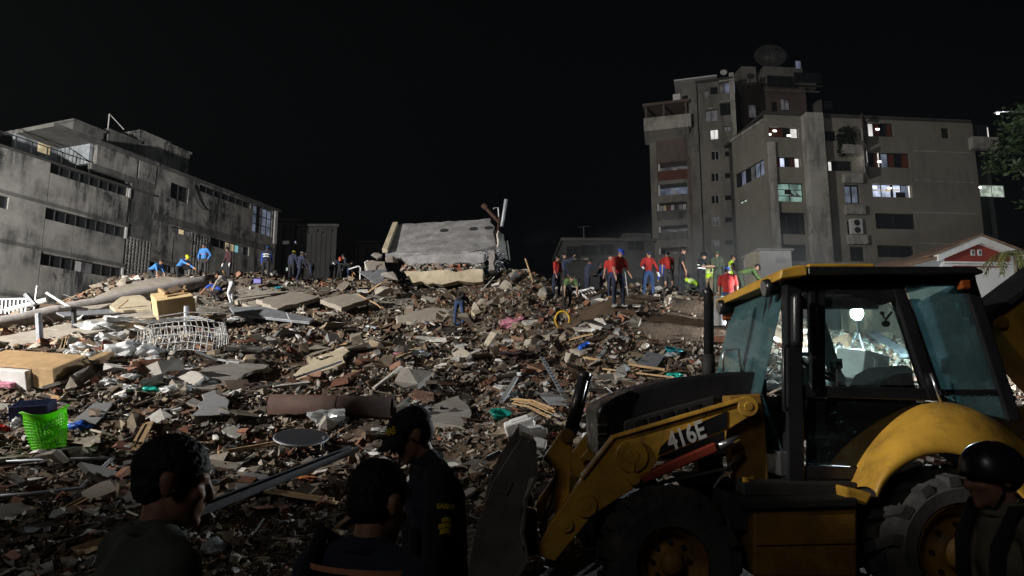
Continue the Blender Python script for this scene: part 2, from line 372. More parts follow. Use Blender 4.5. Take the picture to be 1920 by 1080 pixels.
# ------------------------------------------------------------------ loose small debris (stuff)
def scatter(n, seed, ylo, yhi, smin, smax, power, shape):
    g = np.random.default_rng(seed)
    y = ylo + (yhi-ylo)*g.random(n)**1.25
    a = -.92 + 1.72*g.random(n); x = a*y
    keep = (g.random(n) > soil_mask(x, y)*1.02*(.55+.45*(y > 18))) & (g.random(n) > pale_mask(x, y)*.75) & (y > 6.6 + .7*vnoise(x, y, 4)) & ~((x > .3) & (y < 7.4))
    x, y = x[keep], y[keep]; n = len(x)
    s = smin*(1 - g.random(n)*(1-(smin/smax)**power))**(-1/power)
    s = s*np.clip(y/17, .45, 1.2)
    an = {'lump': (1, .8, .62), 'shard': (1.35, .95, .2), 'stick': (3.2, .28, .2)}[shape]
    dims = np.stack([s*an[i]*(.65+.7*g.random(n)) for i in range(3)], 1)
    cube = np.array([(-1,-1,-1),(1,-1,-1),(1,1,-1),(-1,1,-1),(-1,-1,1),(1,-1,1),(1,1,1),(-1,1,1)])*.5
    V = cube[None]*(1 + (.52 if shape == 'lump' else .4)*(g.random((n,8,3))-.5)*2)*dims[:,None,:]
    yaw = g.random(n)*6.283; t = {'lump': .9, 'shard': .2, 'stick': .3}[shape]
    p, q = g.normal(0, t, n), g.normal(0, t, n)
    def rot(ax, an_):
        c, s_ = np.cos(an_), np.sin(an_); M = np.zeros((n,3,3)); i, j = [(1,2),(2,0),(0,1)][ax]; k = ax
        M[:,k,k] = 1; M[:,i,i] = c; M[:,j,j] = c; M[:,i,j] = -s_; M[:,j,i] = s_; return M
    # lean with the slope (rises to +Y)
    M = rot(0, np.full(n, .24 if shape == 'lump' else .10)) @ rot(2, yaw) @ rot(1, p) @ rot(0, q)
    V = np.einsum('nij,nkj->nki', M, V)
    z = H(x, y); V += np.stack([x, y, z + dims[:,2]*.25 + .01], 1)[:,None,:]
    F = np.array([(0,3,2,1),(4,5,6,7),(0,1,5,4),(1,2,6,5),(2,3,7,6),(3,0,4,7)])
    FF = (F[None] + (np.arange(n)*8)[:,None,None]).reshape(-1,4)
    pal = np.array([(.205,.176,.142),(.265,.21,.15),(.12,.082,.055),(.17,.072,.044),(.56,.54,.505),(.045,.036,.029),(.20,.115,.072),(.165,.16,.155),(.37,.32,.255)])
    w = np.array([.18,.14,.25,.07,.055,.13,.06,.065,.05])
    if shape == 'shard': w = np.array([.18,.15,.20,.06,.10,.11,.05,.09,.06])
    if shape == 'stick': w = np.array([.12,.15,.1,.02,.2,.1,.21,.1,.0])
    c = pal[g.choice(len(pal), n, p=w/w.sum())]*(.7+.55*g.random((n,1)))
    return V.reshape(-1,3), FF, np.repeat(np.clip(c,0,1), 8, 0)
def stuff(name, label, parts):
    V = []; F = []; C = []; o = 0
    for v, f, c in parts: V.append(v); F.append(f+o); C.append(c); o += len(v)
    V = np.concatenate(V); F = np.concatenate(F); C = np.concatenate(C)
    me = bpy.data.meshes.new(name); me.vertices.add(len(V)); me.vertices.foreach_set('co', V.ravel())
    me.loops.add(F.size); me.loops.foreach_set('vertex_index', F.ravel()); me.polygons.add(len(F))
    me.polygons.foreach_set('loop_start', np.arange(0, F.size, 4)); me.polygons.foreach_set('loop_total', np.full(len(F), 4)); me.update()
    ca = me.color_attributes.new('Col', 'FLOAT_COLOR', 'POINT'); ca.data.foreach_set('color', np.concatenate([C, np.ones((len(C),1))], 1).ravel())
    me.shade_flat(); me.materials.append(MAT('debris')); ob = bpy.data.objects.new(name, me); col.objects.link(ob)
    return tag(ob, label, None, kind='stuff')
stuff('small_debris', 'countless small lumps and shards of broken masonry over the mound', [
    scatter(16000, 1, 6.6, 40, .06, .36, 2.0, 'lump'), scatter(10000, 2, 6.6, 40, .08, .6, 1.8, 'shard'),
    scatter(15000, 3, 6.6, 17, .035, .2, 1.5, 'lump'), scatter(11000, 4, 6.6, 17, .05, .5, 1.25, 'shard'), scatter(36000, 8, 6.6, 24, .022, .09, 1.2, 'lump'),
    scatter(44000, 6, 12, 34, .035, .16, 1.4, 'lump'), scatter(2600, 5, 6.6, 40, .08, .36, 1.8, 'stick')])
# ------------------------------------------------------------------ facades
mdef('lit_white', kind='emit', col=(1, .97, .92), power=1.0, vary=.55, scale=.8)
mdef('lit_cool', kind='emit', col=(.66, .74, .98), power=1.1, vary=.35, scale=1.1)
mdef('lit_green', kind='emit', col=(.38, .62, .54), power=.5, vary=.25, scale=1.3)
mdef('lit_warm', kind='emit', col=(1, .82, .5), power=.55, vary=.3, scale=1.2)
mdef('lit_pale', kind='emit', col=(.72, .85, .72), power=.65, vary=.4, scale=2.2)
mdef('lit_dim', kind='emit', col=(.32, .31, .33), power=.22, vary=.25, scale=.9)
mdef('lit_blue', kind='emit', col=(.40, .46, .62), power=.32, vary=.3, scale=.9)
mdef('lit_red', kind='emit', col=(.28, .075, .04), power=.05, vary=.3, scale=.7)
mdef('bulb', kind='emit', col=(1, .97, .93), power=6)
mdef('lit_teal', kind='emit', col=(.35, .75, .8), power=.5)

class Fac:
    def __init__(s, O, t):
        s.O = Vector((O[0], O[1])); s.t = Vector(t).normalized(); n = Vector((s.t.y, -s.t.x))
        if n.dot(-s.O) < 0: n = -n
        s.n = n
    def off(s, d): f = Fac(s.O + s.n*d, s.t); f.n = s.n; return f
    def px(s, u, v):
        a, k = ray(u, v); q = (a*s.O.y - s.O.x)/(s.t.x - a*s.t.y); Y = s.O.y + s.t.y*q
        return q, CAMZ + Y*k
    def pt(s, q, z, d=0):
        p = s.O + s.t*q + s.n*d; return Vector((p.x, p.y, z))
    def rect(s, u0, v0, u1, v1):
        a, b = s.px(u0, v0), s.px(u1, v1); return min(a[0],b[0]), max(a[0],b[0]), min(a[1],b[1]), max(a[1],b[1])
    def box(s, mb, s0, s1, z0, z1, d0, d1):
        p = [s.pt(q, z, d) for d in (d1, d0) for z in (z0, z1) for q in (s0, s1)]
        f = [(0,1,3,2),(4,6,7,5),(0,4,5,1),(2,3,7,6),(0,2,6,4),(1,5,7,3)]
        c = (p[1]-p[0]).cross(p[2]-p[0])
        if c.dot(Vector((s.n.x, s.n.y, 0))) < 0: f = [q[::-1] for q in f]
        return mb.add(p, f)
    def quad(s, mb, pts, flip=False):
        p = [s.pt(*q) for q in pts]; return mb.add(p, [(0,1,2,3)])
    def wall(s, mb, s0, s1, z0, z1, holes, rev=.28, thick=.28):
        hs = [(max(a,s0), min(b,s1), max(c,z0), min(d,z1)) for a,b,c,d in holes]
        ss = sorted(set([s0, s1] + [q for h in hs for q in h[:2]])); zs = sorted(set([z0, z1] + [q for h in hs for q in h[2:]]))
        for i in range(len(ss)-1):
            for j in range(len(zs)-1):
                m = ((ss[i]+ss[i+1])/2, (zs[j]+zs[j+1])/2)
                if any(a < m[0] < b and c < m[1] < d for a,b,c,d in hs): continue
                s.quad(mb, [(ss[i],zs[j]),(ss[i+1],zs[j]),(ss[i+1],zs[j+1]),(ss[i],zs[j+1])])
        for a,b,c,d in hs:
            s.quad(mb, [(a,c,0),(a,c,-rev),(a,d,-rev),(a,d,0)]); s.quad(mb, [(b,c,0),(b,d,0),(b,d,-rev),(b,c,-rev)])
            s.quad(mb, [(a,c,0),(b,c,0),(b,c,-rev),(a,c,-rev)]); s.quad(mb, [(a,d,0),(a,d,-rev),(b,d,-rev),(b,d,0)])
        return mb

def window(F, par, r, mat='dark_pane', nm=1, frame='frame_dark', dep=.2, bar=.05, rows=1, mats=None, label=None):
    """a window part: frame with mullions, one pane mesh per light as sub-parts"""
    s0, s1, z0, z1 = r; fr = MB(); b = bar
    F.box(fr, s0, s1, z0, z0+b, -dep, -dep+.09); F.box(fr, s0, s1, z1-b, z1, -dep, -dep+.09)
    F.box(fr, s0, s0+b, z0+b, z1-b, -dep, -dep+.088); F.box(fr, s1-b, s1, z0+b, z1-b, -dep, -dep+.088)
    w = (s1-s0)/nm; h = (z1-z0)/rows
    for i in range(1, nm): F.box(fr, s0+i*w-b*.5, s0+i*w+b*.5, z0+b, z1-b, -dep, -dep+.084)
    for j in range(1, rows): F.box(fr, s0+b, s1-b, z0+j*h-b*.5, z0+j*h+b*.5, -dep, -dep+.08)
    wo = fr.build('window', frame, par)
    if label: wo['label'] = label
    for i in range(nm):
        p = MB(); F.box(p, s0+i*w+.01, s0+(i+1)*w-.01, z0+.02, z1-.02, -dep-.03, -dep+.01)
        p.build('pane', (mats[i % len(mats)] if mats else mat), wo)
    return wo
def sill(F, wo, r, mat): 
    m = MB(); F.box(m, r[0]-.08, r[1]+.08, r[2]-.1, r[2]-.002, -.1, .09); m.build('sill', mat, wo)

# ------------------------------------------------------------------ stained apartment building on the left
def left_building():
    Y0 = 38.0; a0, _ = ray(0, 400); ang = R(20)
    F = Fac((a0*Y0, Y0), (math.sin(ang), math.cos(ang)))
    def z1(x, y): return F.px(x/2.4547, y/2.4547+180)
    b = thing('apartment_building', F.pt(10, 0), 'long stained concrete apartment block with strip windows left of the rubble', 'building')
    def rr(tl, br): (a, d), (c, e) = z1(*tl), z1(*br); return (min(a,c), max(a,c), min(d,e), max(d,e))
    send = F.px(518, 430)[0]; top = (z1(0,230)[1]+z1(250,315)[1])/2; roof = (z1(700,305)[1]+z1(1270,540)[1])/2
    s_lat0, s_lat1 = z1(600,500)[0], z1(705,520)[0]
    b1 = rr((250,318),(600,462)); b2 = rr((210,527),(575,640)); b3 = rr((168,735),(538,825))
    hgt = lambda r, z: (r[0], r[1], z-.42, z+.42)
    zb = [ (z1(250,335)[1]+z1(600,450)[1])/2, (z1(208,545)[1]+z1(578,625)[1])/2, (z1(168,752)[1]+z1(540,810)[1])/2 ]
    sb = b2[0]; s_end1 = b2[1]
    holes = []; wins = []
    for z in (zb[1], zb[2], zb[2]-3.0, zb[2]-6): holes.append((sb, s_end1, z-.36, z+.36))
    wins = list(holes); stor = zb[1]-zb[2]
    # near half: wall with two seen bands, third band under the terrace slab
    w = MB(); F.wall(w, -14, s_lat0, -.5, top-.62, holes + [(-9, sb-2.2, z-.36, z+.36) for z in (zb[1], zb[2])]); 
    F.box(w, -14, sb, top-.62, top, -.28, 0.0); F.box(w, s_end1-.1, s_lat0, top-.62, top, -.28, 0.0)
    w.build('wall', 'facade', b)
    wins.append((sb, s_end1-.1, top-.62, top)); wins += [(-9, sb-2.2, z-.36, z+.36) for z in (zb[1], zb[2])]
    for i, r in enumerate(wins):
        n = 8
        ms = ['dark_pane']*n
        if i == 1: ms = ['dark_pane','dark_pane','lit_dim','lit_pale','lit_dim','dark_pane','dark_pane','dark_pane']; ms[3] = 'curtain'; ms[2] = 'dark_pane'
        window(F, b, r, mats=ms, nm=n, bar=.035)
    # slab lines between storeys, end pieces of the bands
    for z in (zb[1]+.5, zb[2]+.5, zb[2]-2.5):
        m = MB(); F.box(m, -14, s_lat0-.02, z, z+.2, 0, .045); m.build('slab_edge', 'facade_dark', b)
    for z in (zb[1], zb[2], top-.31):
        m = MB(); F.box(m, s_end1-.02, s_end1+.12, z-.36, z+.42, .0, .06); m.build('band_end', 'frame_white', b)
    # seams: proud wall panels under each strip
    for z in (zb[1], zb[2]):
        e = np.linspace(sb, s_end1, 4)
        for i in range(3):
            m = MB(); F.box(m, e[i]+.02, e[i+1]-.02, z+.74, z+stor-.40 if z == zb[2] else top-.64, 0, .05); m.build('wall_panel', 'facade', b)
        m = MB(); F.box(m, -6, sb-.03, z+.74, (z+stor-.40) if z == zb[2] else top-.02, 0, .05); m.build('wall_panel', 'facade', b)
    e = np.linspace(sb, s_end1, 3)
    for i in range(2):
        m = MB(); F.box(m, e[i]+.02, e[i+1]-.02, zb[2]-2.2, zb[2]-.38, 0, .05); m.build('wall_panel', 'facade', b)
    m = MB(); F.box(m, -6, sb-.03, zb[2]-2.2, zb[2]+.48, 0, .05); m.build('wall_panel', 'facade', b)
    # pierced block screens
    def lattice(r, nx_, nz_, mat):
        s0, s1, za, zc = r; m = MB(); cw = (s1-s0)/nx_; ch = (zc-za)/nz_
        for i in range(nx_+1): F.box(m, s0+i*cw-cw*.2, s0+i*cw+cw*.2, za, zc, -.2, .02)
        for j in range(nz_+1): F.box(m, s0+cw*.2, s1-cw*.2, za+j*ch-ch*.17, za+j*ch+ch*.17, -.19, .005)
        m.build('lattice_screen', mat, b)
    l1 = (s_lat0+.02, s_lat1, zb[2]-2.5, zb[1]-.2); lattice(l1, 7, 20, 'facade')
    l2 = rr((893,545),(962,700)); l2 = (l2[0], l2[1], zb[2]+.4, zb[1]+1.3); lattice(l2, 6, 16, 'facade')
    l3 = rr((872,720),(905,790)); l3 = (l3[0], l3[1], zb[2]-2.6, zb[2]+.0); lattice(l3, 4, 12, 'facade')
    m = MB(); F.box(m, s_lat0+.02, s_lat1, zb[1]-.18, top+.9, -.2, -.02); m.build('stained_panel', 'facade_dark', b)
    bk = MB(); F.box(bk, s_lat0, s_lat1, -.5, top+.8, -.7, -.45); bk.build('stair_wall', 'roof_dark', b)
    # far half
    pw = rr((790,372),(868,455)); pw = (pw[0], pw[1], roof-1.95, roof-.75)
    st = rr((805,510),(890,545)); st = (st[0], st[1], zb[1]+.98, zb[1]+1.42)
    w2 = (z1(690,640)[0], z1(880,690)[0], zb[2]+.75, zb[2]+1.3)
    w3 = (z1(980,560)[0], z1(1152,620)[0], zb[1]+.72, zb[1]+1.42)
    up = (z1(920,410)[0], z1(1155,500)[0], roof-.66, roof-.12)
    gl = (z1(1165,530)[0], z1(1252,600)[0], roof-2.5, roof-.1)
    lw = (z1(965,720)[0], z1(1160,750)[0], zb[2]-.6, zb[2]+.1)
    hs = [pw, st, w2, w3, up, gl, lw, l2, l3]
    w = MB(); F.wall(w, s_lat1, send, -.5, roof, hs); w.build('wall', 'facade', b)
    bk = MB(); F.box(bk, l2[0]-.2, l2[1]+.2, l3[2]-.5, l2[3], -.9, -.5); bk.build('stair_light', 'lit_dim', b)
    window(F, b, pw, nm=2, rows=2, bar=.06); window(F, b, st, mats=['lit_dim','lit_warm','lit_dim'], nm=3, bar=.04)
    window(F, b, w2, mats=['dark_pane','dark_pane','dark_pane','curtain','curtain','curtain'], nm=6)
    window(F, b, w3, mats=['dark_pane','dark_pane','dark_pane','lit_warm','lit_warm','lit_teal','lit_dim','dark_pane'], nm=8, bar=.05)
    window(F, b, up, nm=7, bar=.04); window(F, b, lw, mats=['lit_dim','curtain'], nm=12)
    window(F, b, gl, mats=['lit_blue','facade_blue','lit_blue','lit_blue'], nm=4, rows=3, bar=.06, frame='frame_dark')
    m = MB(); F.box(m, send-.35, send, roof-3, roof+.05, 0, .1); m.build('corner_post', 'frame_white', b)
    for z in (zb[1]+1.5,):
        m = MB(); F.box(m, s_lat1+.02, send, z, z+.55, 0, .05); m.build('slab_edge', 'facade_dark', b)
    m = MB(); F.box(m, s_lat1+.02, l2[0], zb[2]+1.35, zb[2]+1.6, 0, .045); F.box(m, l2[1], send, zb[2]+.12, zb[2]+.4, 0, .045); m.build('slab_edge', 'facade_dark', b)
    for q in (z1(800,600)[0], z1(1080,640)[0], z1(1215,700)[0]):
        m = MB(); F.box(m, q, q+.05, zb[2]+.45, zb[1]+.7, 0, .02); m.build('panel_joint', 'facade_dark', b)
    # upper floor wall, terrace, roof slab
    su = z1(445,270)[0]
    for q0, q1 in ((su, z1(630,350)[0]), (z1(637,350)[0], s_lat1)):
        m = MB(); F.box(m, q0, q1-.04, top+.9, roof-.02, -.3, .04); m.build('upper_wall', 'facade', b)
    m = MB(); F.box(m, su-.3, s_lat1, top+.5, top+.9, -.3, .02); m.build('terrace_beam', 'facade_dark', b)
    m = MB(); F.box(m, -14, s_lat1, top+.004, top+.12, -9, .10); m.build('terrace_floor', 'roof_dark', b)
    m = MB(); F.box(m, su-3.2, s_lat1, roof, roof+.25, -9, .25); F.box(m, s_lat1, send+.3, roof, roof+.22, -9, .2); m.build('roof', 'facade_dark', b)
    m = MB(); F.box(m, su-3.2, su, top+.12, roof, -3.4, -3.2); F.box(m, su-.3, su-.05, top+.9, roof-.01, -3.2, -.3); m.build('terrace_wall', 'facade_blue', b)
    m = MB(); F.box(m, -14, su-3.25, top+.12, top+1.5, -6.4, -6.2); m.build('back_parapet', 'roof_dark', b)
    m = MB(); F.box(m, su-1.7, su-.9, top+1.6, top+2.2, -3.2, -3.15); m.build('terrace_window', 'lit_warm', b)
    m = MB()
    for i in range(16):
        q = -9 + i*.95
        if q < su-.2: F.box(m, q, q+.05, top+.12, top+.95, -.2, -.15)
    F.box(m, -9, su-.2, top+.95, top+1.0, -.2, -.15); m.build('railing', 'frame_dark', b)
    core = MB(); F.box(core, -14, send-.02, -.5, top-.7, -11, -.35); F.box(core, s_lat1, send-.02, top-.7, roof-.02, -11, -.35); core.build('core', 'roof_dark', b)
    # roof-top rooms
    G = F.off(-3.0)
    for (tl, br, h, mt) in (((645,165),(772,290),3.4,'facade'), ((780,228),(868,345),3.0,'facade'), ((340,115),(480,150),2.6,'facade_dark'), ((500,160),(640,215),2.3,'facade_dark')):
        p = G.px(tl[0]/2.4547, tl[1]/2.4547+180); q = G.px(br[0]/2.4547, br[1]/2.4547+180)
        m = MB(); G.box(m, p[0], q[0], roof+.25, p[1], -4, 0); G.box(m, p[0]-.1, q[0]+.1, p[1], p[1]+.15, -4.1, .12); m.build('rooftop_room', mt, b)
    m = MB(); q = G.px(520/2.4547, 150/2.4547+180); m.tube([G.pt(q[0], roof+.2, -.5), G.pt(q[0], q[1]+1.2, -.5), G.pt(q[0]+1.3, q[1]+.5, -.5)], .04, 6)
    m.tube([G.pt(q[0]-9, roof+.2, -1), G.pt(q[0]-9, roof+3.2, -1)], .03, 6); m.build('roof_pipe', 'frame_white', b)
    m = MB(); p = F.px(355, 345); q = F.px(388, 394)
    m.tube([F.pt(p[0]+(q[0]-p[0])*t, p[1]+(q[1]-p[1])*t-1.0*math.sin(t*3.14)*.6, .15) for t in np.linspace(0,1,9)], .04, 5); m.build('hanging_cable', 'frame_dark', b)
left_building()

# ------------------------------------------------------------------ dim buildings behind the left one
def dim_block(u0, u1, vt, Y, label, ribs, extra=None, name='background_building', mat='far_wall'):
    a0, _ = ray(u0, vt); a1, k = ray(u1, vt); X0, X1 = a0*Y, a1*Y; zt = CAMZ + k*Y
    F = Fac((X0, Y), (1, .02)); b = thing(name, ((X0+X1)/2, Y, 0), label, 'building')
    W = X1-X0; m = MB(); F.box(m, 0, W, 0, zt, -9, 0); m.build('wall', mat, b)
    for i in range(ribs):
        q = W*(i+.5)/ribs; m = MB(); F.box(m, q-.28, q+.28, 0, zt-.3-.2*(i % 3), 0, .3); m.build('rib', mat, b)
    m = MB(); F.box(m, -.2, W+.2, zt, zt+.25, -9.2, .2); m.build('parapet', 'roof_dark', b)
    return F, b, W, zt
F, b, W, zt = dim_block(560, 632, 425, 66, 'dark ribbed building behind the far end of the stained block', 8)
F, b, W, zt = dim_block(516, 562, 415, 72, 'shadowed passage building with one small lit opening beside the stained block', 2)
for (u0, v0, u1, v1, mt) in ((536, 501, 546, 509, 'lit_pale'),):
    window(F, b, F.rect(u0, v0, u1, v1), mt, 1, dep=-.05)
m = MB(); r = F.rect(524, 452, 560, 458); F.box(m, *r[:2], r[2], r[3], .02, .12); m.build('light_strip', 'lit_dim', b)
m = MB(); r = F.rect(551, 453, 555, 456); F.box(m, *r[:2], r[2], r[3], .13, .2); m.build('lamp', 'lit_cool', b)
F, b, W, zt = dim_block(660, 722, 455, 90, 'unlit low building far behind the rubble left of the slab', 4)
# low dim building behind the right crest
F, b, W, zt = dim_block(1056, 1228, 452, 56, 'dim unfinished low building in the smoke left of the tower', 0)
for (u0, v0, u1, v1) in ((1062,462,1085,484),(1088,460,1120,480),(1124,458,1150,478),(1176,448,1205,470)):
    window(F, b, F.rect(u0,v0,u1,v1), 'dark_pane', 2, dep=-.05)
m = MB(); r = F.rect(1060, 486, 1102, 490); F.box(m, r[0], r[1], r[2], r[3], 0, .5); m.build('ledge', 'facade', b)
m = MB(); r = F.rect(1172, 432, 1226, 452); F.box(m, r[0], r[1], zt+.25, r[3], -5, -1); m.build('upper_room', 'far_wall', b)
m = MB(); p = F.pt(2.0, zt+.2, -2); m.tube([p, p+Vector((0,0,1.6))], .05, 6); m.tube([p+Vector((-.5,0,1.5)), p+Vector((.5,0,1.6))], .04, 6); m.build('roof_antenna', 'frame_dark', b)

# ------------------------------------------------------------------ lower apartment block on the right
def right_block():
    Y = 62.0; a, _ = ray(1438, 330); F = Fac((a*Y, Y), (1, .10))
    b = thing('apartment_block', F.pt(9, 0), 'broad beige apartment block with lit corner windows behind the loader', 'building')
    def zz(x, y): return 1370 + x/5.4, 200 + y/5.4                 # notes taken on an enlarged view
    def z5(x, y): return 1560 + x/3.6, 200 + y/3.6
    def r4(x0, y0, x1, y1): return F.rect(*zz(x0,y0), *zz(x1,y1))
    def r5(x0, y0, x1, y1): return F.rect(*z5(x0,y0), *z5(x1,y1))
    send = F.px(1838, 420)[0]; top = F.px(1700, 226)[1]
    topA = F.px(1440, 228)[1]
    # front wall, window openings
    A1 = r4(385,200,692,318); A2 = r4(455,505,712,615); A3 = r4(470,768,745,965); A4 = F.rect(1459,398,1512,440); A5 = F.rect(1462,458,1514,490)
    C1 = r5(240,105,420,205); C2 = r5(240,305,530,415); C3 = r5(270,518,545,615); C4 = r5(290,718,568,830); C5 = r5(305,935,560,1020)
    D1 = r5(735,142,798,215); E1 = r5(945,115,1065,212)
    B1 = r4(855,240,1075,350); B2 = r4(878,540,1235,655); 
    B3 = r5(82,525,195,655); B4 = r5(100,770,165,868); B5 = r5(120,945,225,1045)
    hs = [A1,A2,A3,A4,A5,C1,C2,C3,C4,C5,D1,E1,B1,B2,B3,B4,B5]
    w = MB(); F.wall(w, 0, send, -.5, top, hs, rev=.4); w.build('wall', 'block_wall', b)
    core = MB(); F.box(core, .4, send-.02, -.5, top-.02, -9, -.8); core.build('core', 'roof_dark', b)
    window(F, b, A1, mats=['lit_red','lit_red','dark_pane','lit_white'], nm=4, dep=.3); window(F, b, A2, mats=['lit_red','lit_cool','dark_pane','lit_red','lit_white'], nm=5, dep=.3)
    w3 = window(F, b, A3, mats=['lit_green','lit_green'], nm=2, rows=3, dep=.3, label='window lit pale green with pictures inside')
    m = MB(); s0,s1,za,zc = A3; F.box(m, s0+.45*(s1-s0)-.35, s0+.45*(s1-s0)+.3, za+.42*(zc-za), za+.66*(zc-za), -.24, -.22); m.build('screen', 'frame_dark', w3)
    m = MB()
    for i in range(9): F.box(m, s0+(.5+.05*i)*(s1-s0), s0+(.5+.05*i)*(s1-s0)+.1, za+.3*(zc-za), za+(.36+.05*((i*7)%4))*(zc-za), -.24, -.22)
    m.build('plants', 'red_board', w3)
    for r, n in ((A4,3),(A5,2),(C4,2),(C5,3)): window(F, b, r, nm=n, dep=.3, bar=.08)
    window(F, b, C1, mats=['lit_white','lit_red','dark_pane','lit_red'], nm=4, dep=.3); window(F, b, C2, mats=['dark_pane','lit_red','lit_blue','lit_red','dark_pane','lit_red'], nm=6, dep=.3)
    wc = window(F, b, C3, mats=['lit_cool','lit_cool','lit_cool','lit_blue'], nm=4, dep=.3, label='brightly lit blue-white window of an occupied room')
    s0,s1,za,zc = C3; m = MB(); F.box(m, s0+.62*(s1-s0), s0+.86*(s1-s0), za+.03, za+.45*(zc-za), -.25, -.22); F.box(m, s0+.5*(s1-s0), s0+.55*(s1-s0), za+.03, zc-.03, -.25, -.22); m.build('furniture', 'frame_dark', wc)
    m = MB(); F.box(m, s0+.03, s0+.5*(s1-s0), za+.5*(zc-za), za+.56*(zc-za), -.25, -.22); F.box(m, s0+.36*(s1-s0), s0+.72*(s1-s0), za+.56*(zc-za), za+.66*(zc-za), -.251, -.223); m.build('beam', 'lit_warm', wc)
    window(F, b, D1, nm=2, dep=.3); window(F, b, E1, nm=2, dep=.3)
    window(F, b, B1, mats=['dark_pane','lit_white','dark_pane','dark_pane','dark_pane','dark_pane','dark_pane'], nm=7, dep=.3)
    window(F, b, B2, mats=['lit_red','lit_red','dark_pane','lit_white','dark_pane','dark_pane','dark_pane','dark_pane','dark_pane'], nm=9, dep=.3)
    window(F, b, B3, mats=['lit_blue','lit_blue'], nm=2, dep=.3, bar=.12); window(F, b, B4, nm=1, dep=.35); window(F, b, B5, nm=2, dep=.3)
    # small ceiling lamps glowing behind panes
    for (u, v) in (zz(458,236), zz(403,270), zz(602,285), z5(218,138), z5(318,146), z5(330,366), z5(970,376), z5(300,538), z5(400,545), z5(1008,540)):
        q, z = F.px(u, v); m = MB(); F.box(m, q-.16, q+.16, z-.07, z+.07, -.27, -.2); m.build('ceiling_lamp', 'bulb', b)
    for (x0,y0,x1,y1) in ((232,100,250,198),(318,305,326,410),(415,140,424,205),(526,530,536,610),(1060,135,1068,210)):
        r = r5(x0,y0,x1,y1); m = MB(); F.box(m, r[0], r[1], r[2], r[3], -.3, -.15); m.build('glowing_jamb', 'lit_white', b)  # jambs emit, standing in for room light falling on them
    # angled bay ends with windows, balcony parapets under them
    for (ua, va, ub, vb, um, mats) in ((*z5(135,150), *z5(232,205), z5(135,0)[0], ['dark_pane','lit_red']), (*z5(148,340), *z5(240,405), z5(148,0)[0], ['lit_white','lit_red'])):
        p0 = F.px(ua, va); p1 = F.px(ub, vb)
        G = Fac(F.pt(p1[0], 0, .02).xy, F.pt(p0[0]-.3, 0, 2.0).xy - F.pt(p1[0], 0, .02).xy)
        q1 = (F.pt(p0[0]-.3, 0, 2.0).xy - F.pt(p1[0], 0, .02).xy).length
        zc = (C1 if va < 260 else C2)
        window(G, b, (.05, q1, zc[2], zc[3]), mats=mats, nm=2, dep=-.02)
        m = MB(); G.box(m, 0, q1, zc[2]-1.3, zc[2]-.02, -.12, .02); m.build('bay_parapet', 'block_pier', b)
    for (x0,y0,x1,y1,d) in ((35,275,180,340,.9),(65,460,192,524,.5),(80,670,210,735,.5),(95,870,225,935,.5),(918,215,1100,300,.6)):
        r = r5(x0,y0,x1,y1); m = MB(); F.box(m, r[0], r[1], r[2], r[3], .002, d); m.build('balcony_parapet', 'block_pier', b)
    # tall pier and plain lintels
    p = F.px(1501, 226); q = F.px(1532, 228); m = MB(); F.box(m, p[0], q[0], -.5, p[1]+.4, .002, 1.1); m.build('pier', 'block_pier', b)
    r = F.rect(1438, 268, 1452, 300); m = MB(); F.box(m, r[0], r[1], -.5, r[3], .002, .35); m.build('corner_pier', 'block_pier', b)
    for v in (283, 339, 398, 456):
        r = F.px(1712, v); m = MB(); F.box(m, r[0], send-.3, r[1]-.05, r[1]+.05, .001, .05); m.build('joint_line', 'block_pier', b)
    m = MB(); F.box(m, -.1, send+.1, top, top+.28, -9.1, .18); m.build('cornice', 'roof_dark', b)
    # air conditioner in its niche
    r = B4; m = MB(); F.box(m, r[0]+.15, r[0]+1.25, r[2]+.05, r[2]+1.5, .02, .45); ac = m.build('air_conditioner', 'frame_white', b)
    for k in (.4, 1.1):
        m = MB(); m.lathe(F.pt(r[0]+.7, r[2]+k, .46), (F.n.x, F.n.y, 0), [(.0,.0),(.3,.0),(.3,.03),(.0,.03)], 16); m.build('fan', 'frame_dark', ac)
    # planter greenery
    # left return wall receding to the tower
    c = F.pt(0, 0); G = Fac((c.x, c.y), (-.236, .972)); L_ = 5.6
    r1 = (.35, 5.2, G.px(1400, 330)[1]-.75, G.px(1400, 330)[1]+.75); r2 = G.rect(1400, 372, 1387, 384)
    w = MB(); G.wall(w, 0, L_, -.5, topA, [r1, r2], rev=.3); w.build('wall', 'block_wall', b)
    window(G, b, r1, mats=['lit_blue','lit_blue','lit_dim','dark_pane','lit_blue','dark_pane'], nm=6, dep=.2); window(G, b, r2, 'lit_pale', 2, dep=.15)
    m = MB(); G.box(m, -.05, L_+.2, topA, topA+.3, -3, .12); m.build('cornice', 'block_pier', b)
    # dark recessed end with balconies
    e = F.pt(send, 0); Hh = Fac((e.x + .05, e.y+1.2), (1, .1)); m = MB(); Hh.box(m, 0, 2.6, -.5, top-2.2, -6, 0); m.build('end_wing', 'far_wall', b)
    r = Hh.rect(*z5(985,530), *z5(1160,615)); window(Hh, b, (r[0], r[1], r[2], r[3]), 'lit_pale', 2, dep=-.04, frame='frame_white', label='bright pale lit window at the dark end of the block')
    r = Hh.rect(*z5(955,305), *z5(1100,420)); window(Hh, b, r, 'dark_pane', 2, dep=-.04)
    return F
FB = right_block()

